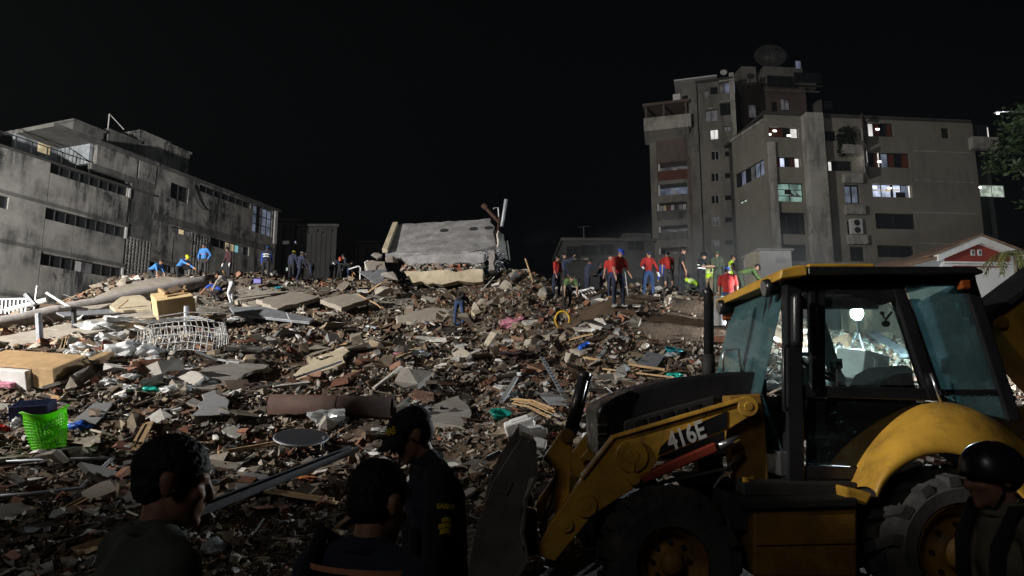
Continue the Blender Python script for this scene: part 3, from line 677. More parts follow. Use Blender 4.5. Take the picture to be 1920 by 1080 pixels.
# ------------------------------------------------------------------ tower with stepped top
def tower():
    Y = 84.0; a, _ = ray(1312, 350); F = Fac((a*Y, Y), (.96, -.28))
    b = thing('apartment_tower', F.pt(0, 0), 'tall apartment tower with stepped terraces and a big dish on its roof', 'building')
    def z4(x, y): return 1180 + x/2.204, 30 + y/2.204
    def z3(x, y): return 1200 + x/5.4, 100 + y/5.4
    def r4(x0,y0,x1,y1): return F.rect(*z4(x0,y0), *z4(x1,y1))
    def r3(x0,y0,x1,y1): return F.rect(*z3(x0,y0), *z3(x1,y1))
    s0 = F.px(1222, 400)[0]; sA = F.px(1299, 400)[0]; sB = F.px(1316, 400)[0]; s1 = F.px(1388, 400)[0]
    zP0 = F.px(1212, 258)[1]; zP0 = F.px(1260, 248)[1]; zP1 = F.px(1260, 228)[1]
    bal = [r4(115,610,242,672), r4(115,698,242,755), r4(112,775,240,838), r4(118,870,243,920), r4(118,960,243,1010)]
    w = MB(); F.wall(w, s0, sA, -.5, zP0, bal, rev=2.0); w.build('wall', 'tower_wall', b)
    r = r4(108,470,240,598); m = MB(); F.box(m, r[0], sA-.4, r[2], zP0-.02, .002, .12); m.build('brick_panel', 'tower_brick', b)
    r = r4(246,470,290,985); m = MB(); F.box(m, r[0], sA-.4, -.5, bal[0][3]+.6, .002, .1); m.build('brick_strip', 'tower_brick', b)
    for i, q in enumerate(bal):
        m = MB(); F.box(m, q[0], q[1], q[2]-.2, q[3]+.2, -2.2, -2.0); m.build('balcony_back_glow', ('lit_dim','lit_blue','tower_brick','lit_dim','tower_brick')[i], b)  # some back walls emit faintly, standing in for light inside the balcony
        m = MB(); F.box(m, q[0], q[1], q[2]-.02, q[2]+.55*(q[3]-q[2])*(.6 if i == 1 else 1), -.12, -.02)
        pb = m.build('balcony_parapet', ('red_board','tower_wall','facade_dark','facade_dark','tower_wall')[i], b)
        m = MB(); F.box(m, q[0]+.5*(q[1]-q[0]), q[0]+.62*(q[1]-q[0]), q[2]+.5, q[3]-.3, -1.9, -1.7); F.box(m, q[0]+.06, q[0]+.35, q[2]+.1, q[3], -.5, -.2); m.build('balcony_furniture', 'frame_white', b)
    if True:      # laundry and clutter on one balcony
        q = bal[2]
        for i in range(7):
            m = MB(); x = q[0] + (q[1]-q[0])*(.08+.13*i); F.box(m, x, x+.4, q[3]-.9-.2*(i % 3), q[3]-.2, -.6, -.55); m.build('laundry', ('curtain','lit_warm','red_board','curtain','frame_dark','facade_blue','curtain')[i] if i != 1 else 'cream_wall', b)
    # projecting balcony band with slope under it, posts and beam above
    sL = F.px(1209, 240)[0]
    m = MB(); F.box(m, sL, sA+.3, zP0, zP1+.3, -.3, 1.4); m.build('balcony_band', 'block_pier', b)
    pr = MB(); pr.prism([F.pt(sL, zP0, 1.4), F.pt(sL, zP0, -.2), F.pt(sL, zP0-1.3, -.2)], F.pt(sA, 0, 0)-F.pt(sL, 0, 0)); pr.build('balcony_haunch', 'tower_wall', b)
    zQ = zP1 + 2.0
    m = MB(); F.box(m, sL, sA, zP1+.3, zQ, -3.2, -3.0); m.build('recess_wall', 'roof_dark', b)
    for k in (.02, .45, .98):
        x = sL+.2+(sA-sL-.4)*k; m = MB(); F.box(m, x-.12, x+.12, zP1+.3, zQ, .8, 1.1); m.build('post', 'tower_brick', b)
    m = MB(); F.box(m, sL-.1, sA+.1, zQ, zQ+.35, -3.2, 1.3); m.build('canopy', 'tower_brick', b)
    r = r3(330,450,410,555); m = MB(); F.box(m, r[0], r[1], zQ+.35, zQ+2.2, -2, -1); m.build('terrace_hut', 'white_wall', b)
    r = r3(412,200,800,520); zt = F.px(1345, 136)[1]
    m = MB(); F.box(m, r[0], F.px(1347,200)[0], zQ+.35, zt-.6, -6, -.6); m.build('upper_block', 'tower_wall', b)
    m = MB(); F.box(m, r[0]-.9, F.px(1347,200)[0], zt-.6, zt-.4, -6.2, .3); m.build('eave', 'frame_white', b)
    q = r3(425,395,590,500); window(F.off(-.55), b, (q[0], q[1], q[2]-.6, q[3]-.3), 'dark_pane', 1, dep=-.02)
    # pilaster between the sections
    m = MB(); F.box(m, sA, sB, -.5, F.px(1312,160)[1], -2, .35); m.build('pilaster', 'tower_wall', b)
    # middle section
    G = F.off(-.1); zM = G.px(1360, 150)[1]
    rows = []; 
    for y in (575, 665, 757, 848, 942): rows += [G.rect(*z4(338,y-17), *z4(372,y+17)), G.rect(*z4(395,y-15), *z4(428,y+3))]
    lit = G.rect(*z3(710,775), *z3(795,865)); o1 = G.rect(*z3(845,740), *z3(925,780))
    up = [G.rect(*z3(645,372), *z3(700,450)), G.rect(*z3(710,345), *z3(790,410)), G.rect(*z3(800,300), *z3(965,400)), G.rect(*z3(660,580), *z3(790,680)), G.rect(*z3(808,510), *z3(968,615))]
    w = MB(); G.wall(w, sB, s1, -.5, zM, rows+[lit, o1]+up, rev=.35); w.build('wall', 'tower_wall', b)
    for i, q in enumerate(rows): window(G, b, q, 'lit_dim' if i % 2 == 0 and i > 4 else 'dark_pane', 2 if i % 2 == 0 else 1, frame='frame_white' if i % 2 == 0 else 'frame_dark', dep=.2)
    window(G, b, lit, 'lit_white', 2, frame='frame_white', label='bright white lit square window'); window(G, b, o1, 'lit_dim', 2)
    window(G, b, up[0], 'lit_dim', 1); window(G, b, up[1], 'dark_pane', 1); window(G, b, up[2], mats=['lit_dim','lit_blue','lit_cool'], nm=3); window(G, b, up[3], 'lit_dim', 2); window(G, b, up[4], 'dark_pane', 2)
    for q in up[2:]:
        m = MB(); G.box(m, q[0], q[1], q[3]+.02, q[3]+.18, 0, .4); m.build('lintel', 'block_pier', b)
    m = MB(); G.box(m, sB, s1, -.5, zM-.02, -9, -.6); F.box(m, s0+.02, sA, -.5, zP0-.05, -9, -2.25); m.build('core', 'roof_dark', b)
    m = MB(); G.box(m, s1-.5, s1+.1, -.5, zM+.8, -.4, .25); m.build('corner_pier', 'block_pier', b)
    m = MB(); G.box(m, sB-.1, s1, zM, zM+.25, -8, .3); m.build('roof', 'roof_dark', b)
    # right side wall falling back
    c = G.pt(s1, 0); S = Fac((c.x+.12, c.y+.1), (.45, .89)); m = MB(); S.box(m, 0, 6, -.5, zM, -.4, 0); m.build('side_wall', 'tower_brick', b)
    # back block with terraces
    K = Fac((ray(1395,200)[0]*92, 92), (1, .08))
    def rk(u0,v0,u1,v1): return K.rect(u0,v0,u1,v1)
    for (u0,v0,u1,v1,d,mt) in ((1396,160,1532,480,0,'tower_brick'), (1430,132,1535,162,-.6,'tower_wall'), (1395,118,1425,160,-1,'tower_wall'), (1440,115,1515,134,-1.5,'tower_wall'), (1538,184,1566,480,-.5,'tower_wall')):
        r = rk(u0,v0,u1,v1); m = MB(); K.box(m, r[0], r[1], r[2] if v1 < 400 else -.5, r[3], -7+d, d); m.build('back_block', mt, b)
    for (u0,v0,u1,v1,n,mt) in ((1432,148,1482,170,3,'dark_pane'),(1482,142,1532,162,4,'dark_pane'),(1446,192,1456,212,1,'dark_pane'),(1462,186,1480,208,2,'lit_dim'),(1402,196,1418,222,1,'lit_dim'),(1484,120,1496,136,1,'lit_blue'),(1544,190,1560,206,1,'dark_pane')):
        window(K, b, rk(u0,v0,u1,v1), mt, n, dep=-1.0 if v0 < 150 else -.05)
    for (u0,v0,u1,v1,mt) in ((1430,170,1535,174,'block_pier'),(1425,160,1540,163,'roof_dark')):
        r = rk(u0,v0,u1,v1); m = MB(); K.box(m, r[0], r[1], r[2], r[3], 0, .5); m.build('ledge', mt, b)
    # the dishes stand on the roof
    zr = rk(1440,115,1515,118)[3]; p = K.pt(K.px(1470,115)[0], zr, -4)
    d = thing('satellite_dish', p, 'huge round mesh satellite dish on the tower roof', 'dish')
    n = Vector((-.15, -.93, .34)).normalized(); cc = p + Vector((0,0,1.6)) + Vector((0,0,1.35))
    m = MB(); m.lathe(cc, n, [(.05,-.55),(.7,-.49),(1.3,-.33),(1.9,-.09),(2.35,.12),(2.36,.17),(1.9,-.03),(1.3,-.27),(.7,-.43),(.05,-.49)], 28, close=True); m.build('reflector', 'far_wall', d, smooth=True)
    x = n.orthogonal().normalized(); y = n.cross(x); m = MB()
    for i in range(20):
        a_ = i*math.pi/10; dr = x*math.cos(a_)+y*math.sin(a_); m.tube([cc+dr*.1-n*.5, cc+dr*1.3-n*.28, cc+dr*2.33+n*.15], .03, 4)
    m.build('rib', 'facade', d)
    m = MB(); m.tube([p+Vector((0,0,-.1)), cc-n*.5], .18, 8); m.build('mast', 'frame_dark', d)
    m = MB()
    for a_ in (0.4, 2.5, 4.6): m.tube([cc+(x*math.cos(a_)+y*math.sin(a_))*2.2+n*.1, cc+n*1.5], .03, 4)
    m.ell(cc+n*1.5, (.22,.22,.22)); m.build('feed', 'frame_dark', d)
    q = G.px(1357, 135); p2 = G.pt(q[0], zM+.25, -1.2); h = max(.5, q[1]-zM)
    d2 = thing('small_dish', p2, 'small round white dish on a post at the tower edge', 'dish')
    m = MB(); m.tube([p2, p2+Vector((0,0,h))], .05, 6); m.build('post', 'frame_dark', d2)
    m = MB(); m.lathe(p2+Vector((0,-.1,h+.2)), (-.2,-.95,.25), [(.02,-.1),(.3,-.05),(.45,.05),(.46,.08),(.3,-.02),(.02,-.07)], 16); m.build('reflector', 'frame_white', d2, smooth=True)
tower()

# ------------------------------------------------------------------ white stair head, gabled house, low wall
def stair_head():
    Y = 38; F = Fac((ray(1425,480)[0]*Y, Y), (1, .05)); r = F.rect(1425,470,1489,560)
    b = thing('stair_tower', F.pt(1, 0), 'small white plastered stair tower with a louvre behind the crowd', 'building')
    m = MB(); F.box(m, 0, r[1], 0, r[3], -2.4, 0); m.build('wall', 'white_wall', b)
    m = MB(); F.box(m, -.12, r[1]+.12, r[3], r[3]+.12, -2.5, .12); m.build('cap', 'plaster', b)
    q = F.rect(1453,483,1469,492)
    for i in range(6):
        z = q[2]+(q[3]-q[2])*i/6; m = MB(); F.box(m, q[0], q[1], z, z+.05, 0, .06); m.build('louvre', 'frame_white', b)
    c = F.pt(0,0); G = Fac((c.x, c.y), (-.28, .96)); m = MB(); G.box(m, 0, 1.4, 0, r[3], -.3, -.01); m.build('side_wall', 'cream_wall', b)
    m = MB(); F.box(m, r[1], r[1]+4.2, 0, F.px(1500,488)[1], -2.2, -.4); m.build('low_wing', 'tower_wall', b)
stair_head()
def gable_house():
    Y = 31.0; F = Fac((ray(1760,480)[0]*Y, Y), (1, .06)); b = thing('gabled_house', F.pt(1.8, 0), 'white house with a red gable and two little vents at right', 'house')
    ap = F.px(1830,445); le = F.px(1751,478); ri = F.px(1912,476); s0, s1 = le[0]+.35, ri[0]-.3
    zE = (le[1]+ri[1])/2
    w = MB(); w.prism([F.pt(s0,-.4,0), F.pt(s1,-.4,0), F.pt(s1,zE,0), F.pt(ap[0],ap[1]-.18,0), F.pt(s0,zE,0)], (-F.n.x*6, -F.n.y*6, 0)); w.build('wall', 'white_wall', b)
    pr = MB(); rr_ = [F.px(*q) for q in ((1770,491),(1891,491),(1891,480),(1827,457),(1770,478))]
    pr.prism([F.pt(q[0],q[1],.02) for q in rr_], (F.n.x*.05, F.n.y*.05, 0)); pr.build('red_gable', 'red_paint', b)
    for sg, e in ((0, le), (1, ri)):
        pr = MB(); a = [F.pt(ap[0],ap[1],.3), F.pt(e[0],e[1]-.03,.3), F.pt(e[0],e[1]-.33,.3), F.pt(ap[0],ap[1]-.33,.3)]
        pr.prism(a, (-F.n.x*.32, -F.n.y*.32, 0)); pr.build('bargeboard', 'white_wall', b)
        pr = MB(); a = [F.pt(ap[0],ap[1]+.1,.36), F.pt(e[0]+(-.1 if not sg else .1),e[1]+.06,.36), F.pt(e[0],e[1]-.02,.36), F.pt(ap[0],ap[1]+.01,.36)]
        pr.prism(a, (-F.n.x*6.5, -F.n.y*6.5, 0)); pr.build('roof', 'roof_tile', b)
    for u in (1821, 1834):
        r = F.rect(u-4, 469, u+4, 480); m = MB(); F.box(m, *r, .07, .12); vn = m.build('vent', 'frame_white', b)
        m = MB(); F.box(m, r[0]+.05, r[1]-.05, r[2]+.05, r[3]-.05, .121, .13); m.build('vent_opening', 'frame_dark', vn)
    r = F.rect(1785,499,1886,502); m = MB(); F.box(m, *r, .0, .1); m.build('red_ledge', 'red_paint', b)
    r = F.rect(1766,491,1895,496); m = MB(); F.box(m, *r, .0, .16); m.build('cornice', 'white_wall', b)
    # sloping tiled side roof to the left
    for k in range(7):
        p0 = F.px(1752,482); p1 = F.px(1655,500); t0, t1 = k/7, (k+1)/7
        A = F.pt(p0[0]+(p1[0]-p0[0])*t0, p0[1]+(p1[1]-p0[1])*t0-.02*k, .2); B = F.pt(p0[0]+(p1[0]-p0[0])*t1, p0[1]+(p1[1]-p0[1])*t1-.02*k, .2)
        pr = MB(); pr.prism([A, B, B+Vector((0,0,-.16)), A+Vector((0,0,-.16))], (-F.n.x*4, -F.n.y*4, .5)); pr.build('roof_course', 'roof_tile', b)
    m = MB(); F.box(m, F.px(1660,520)[0], s0-.02, -.4, F.px(1700,500)[1]-.25, -4, 0); m.build('side_wing', 'cream_wall', b)
gable_house()
# ------------------------------------------------------------------ backhoe loader
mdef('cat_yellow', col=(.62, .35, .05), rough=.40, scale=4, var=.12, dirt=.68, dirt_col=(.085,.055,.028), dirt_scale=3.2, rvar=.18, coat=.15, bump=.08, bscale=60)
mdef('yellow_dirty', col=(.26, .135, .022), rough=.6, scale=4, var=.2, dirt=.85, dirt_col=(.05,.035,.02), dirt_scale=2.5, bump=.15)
mdef('black_paint', col=(.014, .014, .016), rough=.32, scale=6, var=.2, dirt=.2, dirt_col=(.035,.032,.03), rvar=.12)
mdef('black_matt', col=(.018, .018, .018), rough=.75, scale=6, var=.2, dirt=.4, dirt_col=(.06,.05,.04), bump=.1)
mdef('rubber', col=(.035, .035, .036), rough=.82, scale=7, var=.3, dirt=.7, dirt_col=(.115,.108,.095), bump=.3, bscale=30)
mdef('bucket_steel', col=(.21, .195, .175), rough=.5, metal=.5, scale=4, var=.3, dirt=.7, dirt_col=(.10,.07,.045), bump=.2)
mdef('chrome', col=(.55, .56, .58), rough=.25, metal=.9, var=.1, dirt=.2)
mdef('hydraulic_red', col=(.30, .05, .03), rough=.55, scale=5, var=.25, dirt=.6)
mdef('cab_glass', kind='glass', col=(.66, .84, .86), rough=.03, dust=.28, dust_col=(.30, .50, .55))  # teal dust film, thickened to stand in for reflections on the panes
mdef('wind_glass', kind='glass', col=(.45, .62, .62), rough=.04, dust=.30, dust_col=(.22, .38, .41))
mdef('clear_glass', kind='glass', col=(.84, .92, .92), rough=.02, dust=.075, dust_col=(.5, .55, .55))  # dust film, thickened to stand in for glare round the work light
mdef('door_glass', kind='glass', col=(.10, .14, .15), rough=.05, dust=.08, dust_col=(.12, .15, .15))
mdef('seat_vinyl', col=(.02, .02, .022), rough=.6, var=.2)
mdef('white_print', col=(.58, .57, .54), rough=.6, var=.08, dirt=.35)
mdef('amber', col=(.22, .055, .012), rough=.3, var=.1)

def text_mesh(txt, size, ext=.002, bold=0.0):
    cu = bpy.data.curves.new('lettering', 'FONT'); cu.body = txt; cu.size = size; cu.extrude = ext; cu.offset = bold
    cu.align_x = 'CENTER'; cu.align_y = 'CENTER'; cu.resolution_u = 3
    to = bpy.data.objects.new('lettering', cu); sc.collection.objects.link(to)
    dg = bpy.context.evaluated_depsgraph_get(); me = bpy.data.meshes.new_from_object(to.evaluated_get(dg))
    vs = [v.co.copy() for v in me.vertices]; fs = [tuple(p.vertices) for p in me.polygons]
    bpy.data.objects.remove(to); bpy.data.curves.remove(cu); bpy.data.meshes.remove(me)
    return vs, fs

def loader():
    GZ0 = .19
    L = thing('backhoe_loader', (2.6, 5.95, GZ0), 'dirty yellow and black backhoe loader facing left at lower right', 'loader')
    def pp(pts, Y): return [P(u, v, Y) for u, v in pts]
    def prism(name, pts, Y, w, mat, bevel=0, seg=2, par=L, smooth=False):
        m = MB(); m.prism(pp(pts, Y), (0, w, 0)); return m.build(name, mat, par, bevel=bevel, seg=seg)
    def prism_pair(name, pts, Y, w, mat, bevel=0):
        prism(name, pts, Y, w, mat, bevel)
        m = MB(); q = [Vector((p.x, 0, p.z)) for p in pp(pts, Y)]; m.prism([Vector((p.x, 11.9 - Y - w, p.z)) for p in q], (0, w, 0)); m.build(name, mat, L, bevel=bevel)
    # --- wheels
    def wheel(c, r, w, rimr, nl, big):
        y0 = c.y
        wt = bpy.data.objects.new('wheel', None); col.objects.link(wt); wt.parent = L; WL[wt.name] = WL[L.name]
        sgn = 1 if y0 < 5.95 else -1
        pr = [(rimr, .03), (rimr+.02, .0), (r*.76, -.012), (r*.85, .02), (r*.895, .07), (r*.895, w-.07), (r*.85, w-.02), (r*.76, w+.012), (rimr+.02, w), (rimr, w-.03)]
        m = MB(); m.lathe(c, (0, sgn, 0), pr, 40, close=False)
        ty = m
        for i in range(nl):
            for row in (0, 1):
                a = 2*math.pi*(i + .5*row)/nl; da = .34*2*math.pi/nl
                if big:
                    h0, h1 = (-.01, w*.54) if row == 0 else (w*.46, w+.01)
                    sk = .5*2*math.pi/nl*(1 if row == 0 else -1)
                else:
                    h0, h1 = (-.008, w*.46) if row == 0 else (w*.54, w+.008); sk = .12*2*math.pi/nl*(1 if row == 0 else -1)
                vs = []
                outer = h0 if row == 0 else h1
                for rr_, shr in ((r*.86, 1.0), (r*1.0, .80)):
                    for h, off in ((h0, 0 if row == 0 else sk), (h1, sk if row == 0 else 0)):
                        for s_ in (-1, 1):
                            rad = rr_ - (.045*r/.45 if (h == outer and shr < 1) else 0) - (.04 if (h == outer and shr == 1.0) else 0)
                            an = a + off + s_*da*shr*(.62 if big else 1)
                            vs.append(c + Vector((math.cos(an)*rad, sgn*h, math.sin(an)*rad)))
                ty.add(vs, [(0,1,3,2),(4,6,7,5),(0,4,5,1),(2,3,7,6),(0,2,6,4),(1,5,7,3)])
        ob = ty.build('tyre', 'rubber', wt)
        bm = bmesh.new(); bm.from_mesh(ob.data); bmesh.ops.recalc_face_normals(bm, faces=bm.faces); bm.to_mesh(ob.data); bm.free()
        m = MB(); m.lathe(c, (0, sgn, 0), [(rimr*1.02,.0),(rimr*1.0,.03),(rimr*.86,.05),(rimr*.80,.12),(rimr*.35,.13),(rimr*.33,.05),(rimr*.26,.02),(.001,.02)], 32, close=False); m.build('rim', 'yellow_dirty', wt, smooth=True)
        for i in range(8):
            m = MB(); a = i*math.pi/4; m.lathe(c+Vector((math.cos(a)*rimr*.56, sgn*.13, math.sin(a)*rimr*.56)), (0, -sgn, 0), [(.018,0),(.018,.03),(.001,.032)], 6); m.build('wheel_bolt', 'black_matt', wt)
    cf = P(1264, 1060, 4.87); cr = P(1817, 1042, 4.85)
    rf = cf.z - GZ0; rr_ = cr.z - GZ0
    wheel(cf, rf, .33, .235, 15, False); wheel(Vector((cf.x, 11.9-cf.y, cf.z)), rf, .33, .235, 15, False)
    wheel(cr, rr_, .46, .33, 15, True); wheel(Vector((cr.x, 11.9-cr.y, cr.z)), rr_, .46, .33, 15, True)
    m = MB(); m.tube([(cf.x, 5.1, cf.z), (cf.x, 6.8, cf.z)], .07, 10); m.box((cf.x, 5.95, cf.z+.12), (.3, .8, .25)); m.build('front_axle', 'yellow_dirty', L)
    m = MB(); m.tube([(cr.x, 5.2, cr.z), (cr.x, 6.7, cr.z)], .13, 12); m.build('rear_axle', 'black_matt', L)
    # --- chassis and hood
    m = MB(); m.box(((cf.x+cr.x)/2-.1, 5.95, .85), (2.7, .62, .36)); m.build('chassis', 'black_matt', L, bevel=.03)
    hood = [(1119,772),(1124,760),(1142,751),(1190,729),(1268,708),(1365,697),(1426,697),(1440,708),(1444,850),(1300,862),(1122,862)]
    m = MB(); m.prism(pp(hood, 5.52), (0, .86, 0)); m.build('hood', 'black_paint', L, bevel=.07, seg=4)
    prism('grille', [(1122,780),(1138,778),(1138,858),(1122,858)], 5.49, .05, 'black_matt', .008)
    for v in (795, 812, 829, 846): prism('grille_slat', [(1121,v),(1139,v-1),(1139,v+4),(1121,v+5)], 5.475, .02, 'chrome', .003)
    prism('side_panel', [(1170,790),(1230,772),(1340,742),(1340,800),(1170,842)], 5.49, .04, 'black_matt', .01)
    for k in range(5): prism('side_vent', [(1190+k*26,790-k*7),(1208+k*26,785-k*7),(1208+k*26,800-k*7),(1190+k*26,805-k*7)], 5.478, .02, 'black_paint', .003)
    # --- exhaust stack
    m = MB(); a = P(1329, 705, 5.72); b_ = P(1329, 552, 5.72); m.tube([a, b_, b_+Vector((-.03,0,.05))], [.042,.042,.04], 14); m.build('exhaust_stack', 'black_paint', L, smooth=True)
    m = MB(); m.tube([a+Vector((0,0,-.05)), a+Vector((0,0,.18))], .055, 14); m.build('exhaust_collar', 'black_matt', L, smooth=True)
    m = MB(); m.tube([P(1356,697,5.6), P(1356,666,5.6), P(1361,657,5.6), P(1385,654,5.6), P(1390,700,5.6)], .009, 8); m.build('grab_rail', 'chrome', L, smooth=True)
    # --- loader tower, arms, linkage
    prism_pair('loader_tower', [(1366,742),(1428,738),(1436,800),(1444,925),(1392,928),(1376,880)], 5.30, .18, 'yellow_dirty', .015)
    arm = [(1404,745),(1150,821),(1091,897),(1030,985),(1000,1040),(1040,1052),(1080,1005),(1112,965),(1192,914),(1213,893),(1238,856),(1366,806),(1412,778)]
    prism_pair('lift_arm', arm, 5.18, .085, 'cat_yellow', .008)
    prism('arm_top_flange', [(1404,743),(1150,818),(1150,823),(1404,749)], 5.155, .135, 'cat_yellow', .004)
    prism('arm_front_flange', [(1150,818),(1090,895),(1093,899),(1152,823)], 5.155, .135, 'cat_yellow', .004)
    for (u, v, r) in ((1403,762,.075),(1098,948,.085),(1185,855,.12),(1062,985,.05)):
        m = MB(); p = P(u, v, 5.16); m.lathe(p, (0,1,0), [(.001,-.012),(r*.4,-.012),(r*.45,-.006),(r*.95,-.005),(r,.0),(r,.04)], 22); m.build('pivot_boss', 'cat_yellow', L)
    prism('decal_plate', [(1234,853),(1239,838),(1264,813),(1363,771),(1363,802)], 5.172, .006, 'black_paint')
    vs, fs = text_mesh('416E', .185, .002, .004)
    c = P(1287, 818, 5.166); xa = (P(1310, 809, 5.166)-P(1264, 827, 5.166)).normalized(); za = Vector((-xa.z, 0, xa.x))
    m = MB(); m.add([c + xa*(v.x*.80+.10*v.y*.8) + za*v.y + Vector((0, -1, 0))*(v.z+.001) for v in vs], fs); m.build('number_lettering', 'white_print', L)
    prism('lift_cylinder', [(1202,891),(1342,829),(1347,847),(1208,907)], 5.16, .09, 'hydraulic_red', .012)
    m = MB(); m.tube([P(1345,838,5.2), P(1385,822,5.2)], .028, 12); m.build('cylinder_rod', 'chrome', L, smooth=True)
    m = MB(); p = P(1188, 897, 5.15); m.lathe(p, (0,1,0), [(.012,-.02),(.045,-.02),(.045,.02),(.012,.02)], 18); m.tube([p+Vector((0,0,.05)), p+Vector((0,0,.10))], .016, 8); m.build('tie_down_ring', 'cat_yellow', L)
    prism('bell_crank', [(1017,862),(1052,808),(1064,803),(1074,812),(1075,828),(1071,876),(1062,980),(1040,985),(1040,880)], 5.32, .07, 'cat_yellow', .008)
    prism('far_bell_crank', [(1085,861),(1116,824),(1124,824),(1122,866)], 6.5, .07, 'cat_yellow', .008)
    m = MB(); p = P(1064, 817, 5.30); m.lathe(p, (0,1,0), [(.001,-.02),(.05,-.02),(.055,0),(.055,.1)], 18); m.build('crank_pin', 'yellow_dirty', L)
    m = MB(); m.tube([P(1066,812,5.4), P(1095,704,5.4)], .042, 16); m.build('tilt_cylinder', 'black_paint', L, smooth=True)
    m = MB(); m.tube([P(1093,712,5.4), P(1097,697,5.4)], .047, 16); m.build('cylinder_cap', 'black_paint', L, smooth=True)
    m = MB(); m.tube([P(1078,818,5.45), P(1108,704,5.45)], .012, 8); m.build('hydraulic_line', 'black_matt', L, smooth=True)
    m = MB(); m.tube([P(1062,828,5.4), P(1015,1000,5.4)], .024, 10); m.build('tilt_rod', 'chrome', L, smooth=True)
    for dy in (0, .05, .1):
        m = MB(); m.tube([P(1395,850,5.25+dy), P(1360,880,5.2+dy), P(1300,893,5.2+dy), P(1240,905,5.25+dy), P(1180,930,5.3+dy)], .014, 8); m.build('hydraulic_hose', 'black_matt', L, smooth=True)
    prism('torque_tube', [(1095,935),(1120,935),(1120,965),(1095,965)], 5.25, 1.4, 'yellow_dirty', .02)
    # --- bucket: curved shell between two side plates
    sp = [(976,822),(1001,832),(1004,892),(993,897),(979,940),(974,1000),(985,1050),(960,1090),(872,1098),(893,987),(926,901)]
    Yb = 4.98; Wb = 1.95
    prism('bucket_side', sp, Yb, .022, 'bucket_steel', .004)
    q = [Vector((p.x, Yb+Wb, p.z)) for p in pp(sp, Yb)]; m = MB(); m.prism(q, (0, .022, 0)); m.build('bucket_side', 'bucket_steel', L, bevel=.004)
    cur = pp([(976,820),(1001,831),(1004,892),(985,935),(978,1000),(987,1050),(962,1092),(872,1100)], Yb); m = MB()
    for i in range(len(cur)-1):
        d = (cur[i+1]-cur[i]).normalized(); n = Vector((-d.z, 0, d.x))*.018
        m.prism([cur[i]-d*.003, cur[i+1]+d*.003, cur[i+1]+d*.003+n, cur[i]-d*.003+n], (0, Wb, 0))
    m.build('bucket_shell', 'bucket_steel', L)
    q = [Vector((p.x, Yb+Wb+.03, p.z)) for p in pp([(885,912),(893,901),(928,884),(936,897),(900,916)], Yb)]; m = MB(); m.prism(q, (0,.05,0)); m.build('bucket_corner', 'chrome', L, bevel=.006)
    prism('bucket_edge', [(862,1096),(905,1094),(905,1104),(862,1102)], Yb-.02, Wb+.06, 'bucket_steel', .004)
    for k in range(7): 
        m = MB(); p = P(866, 1100, Yb); m.prism([p+Vector((0,.12+k*.28,-.02)), p+Vector((-.14,.15+k*.28,0)), p+Vector((0,.12+k*.28,.03))], (0,.07,0)); m.build('bucket_tooth', 'bucket_steel', L)
    prism('wear_plate', [(934,893),(962,906),(950,930),(932,922)], Yb-.012, .011, 'bucket_steel', .003)
    prism_pair('bucket_bracket', [(972,948),(1006,955),(1008,1005),(1002,1042),(978,1042),(985,1000)], 5.3, .06, 'yellow_dirty', .008)
    # --- cab
    Yc, Yf = 5.2, 6.70
    CF = {}
    def strut(name, a, b, w, d, Y=Yc, mat='black_paint', both=True, bev=.012):
        for Yq in ([Y, Yf-d] if both else [Y]):
            p0, p1 = P(*a, Y), P(*b, Y); p0.y = p1.y = Yq + d/2
            if name == 'rear_pillar' and Yq > 6: p0.x += .42; p1.x += .42
            m = MB(); m.bar(p0, p1, d, w, up=(0,1,0) ) if False else m.prism([p0+Vector((-w/2,-d/2,0)), p0+Vector((w/2,-d/2,0)), p1+Vector((w/2,-d/2,0)), p1+Vector((-w/2,-d/2,0))], (0, d, 0))
            m.build(name, mat, L, bevel=bev)
    strut('front_pillar', (1489,512), (1494,905), .125, .11)
    strut('middle_pillar', (1676,512), (1755,748), .10, .09)
    strut('rear_pillar', (1815,512), (1905,790), .10, .09)
    strut('door_post', (1524,545), (1528,735), .055, .06, both=False)
    prism('cab_header', [(1478,514),(1830,516),(1832,534),(1700,536),(1690,560),(1655,572),(1600,552),(1545,548),(1478,548)], Yc+.005, .07, 'black_paint', .008)
    m = MB(); q = pp([(1478,514),(1830,516),(1832,536),(1478,536)], Yc); m.prism([Vector((p.x, Yf-.08, p.z)) for p in q], (0,.07,0)); m.build('cab_header', 'black_paint', L, bevel=.008)
    prism('door_sill', [(1480,722),(1752,728),(1768,748),(1750,752),(1500,744),(1480,744)], Yc+.01, .07, 'black_paint', .01)
    prism('lower_door_frame', [(1503,872),(1610,876),(1740,752),(1756,756),(1618,900),(1503,902)], Yc+.01, .06, 'black_paint', .01)
    prism('side_skirt', [(1395,905),(1608,905),(1608,930),(1395,930)], Yc-.1, .25, 'black_matt', .01)
    # glass
    prism('door_window', [(1548,555),(1640,555),(1664,565),(1682,590),(1718,722),(1548,722)], Yc+.035, .008, 'clear_glass')
    prism('door_window_frame', [(1532,545),(1548,545),(1548,725),(1532,725)], Yc+.012, .05, 'black_paint', .006)
    prism('lower_door_window', [(1512,746),(1738,756),(1612,874),(1512,872)], Yc+.04, .008, 'door_glass')
    prism('rear_side_window', [(1694,522),(1806,524),(1893,730),(1766,730)], Yc+.035, .008, 'cab_glass')
    prism('rear_lower_window', [(1770,742),(1896,742),(1905,790),(1838,775)], Yc+.035, .008, 'cab_glass')
    prism('rear_window_rail', [(1764,730),(1896,730),(1897,740),(1766,740)], Yc+.02, .05, 'black_paint', .006)
    # far side panes
    def far(pts, mat, name):
        q = pp(pts, Yc); m = MB(); m.prism([Vector((p.x, Yf-.05, p.z)) for p in q], (0,.008,0)); m.build(name, mat, L)
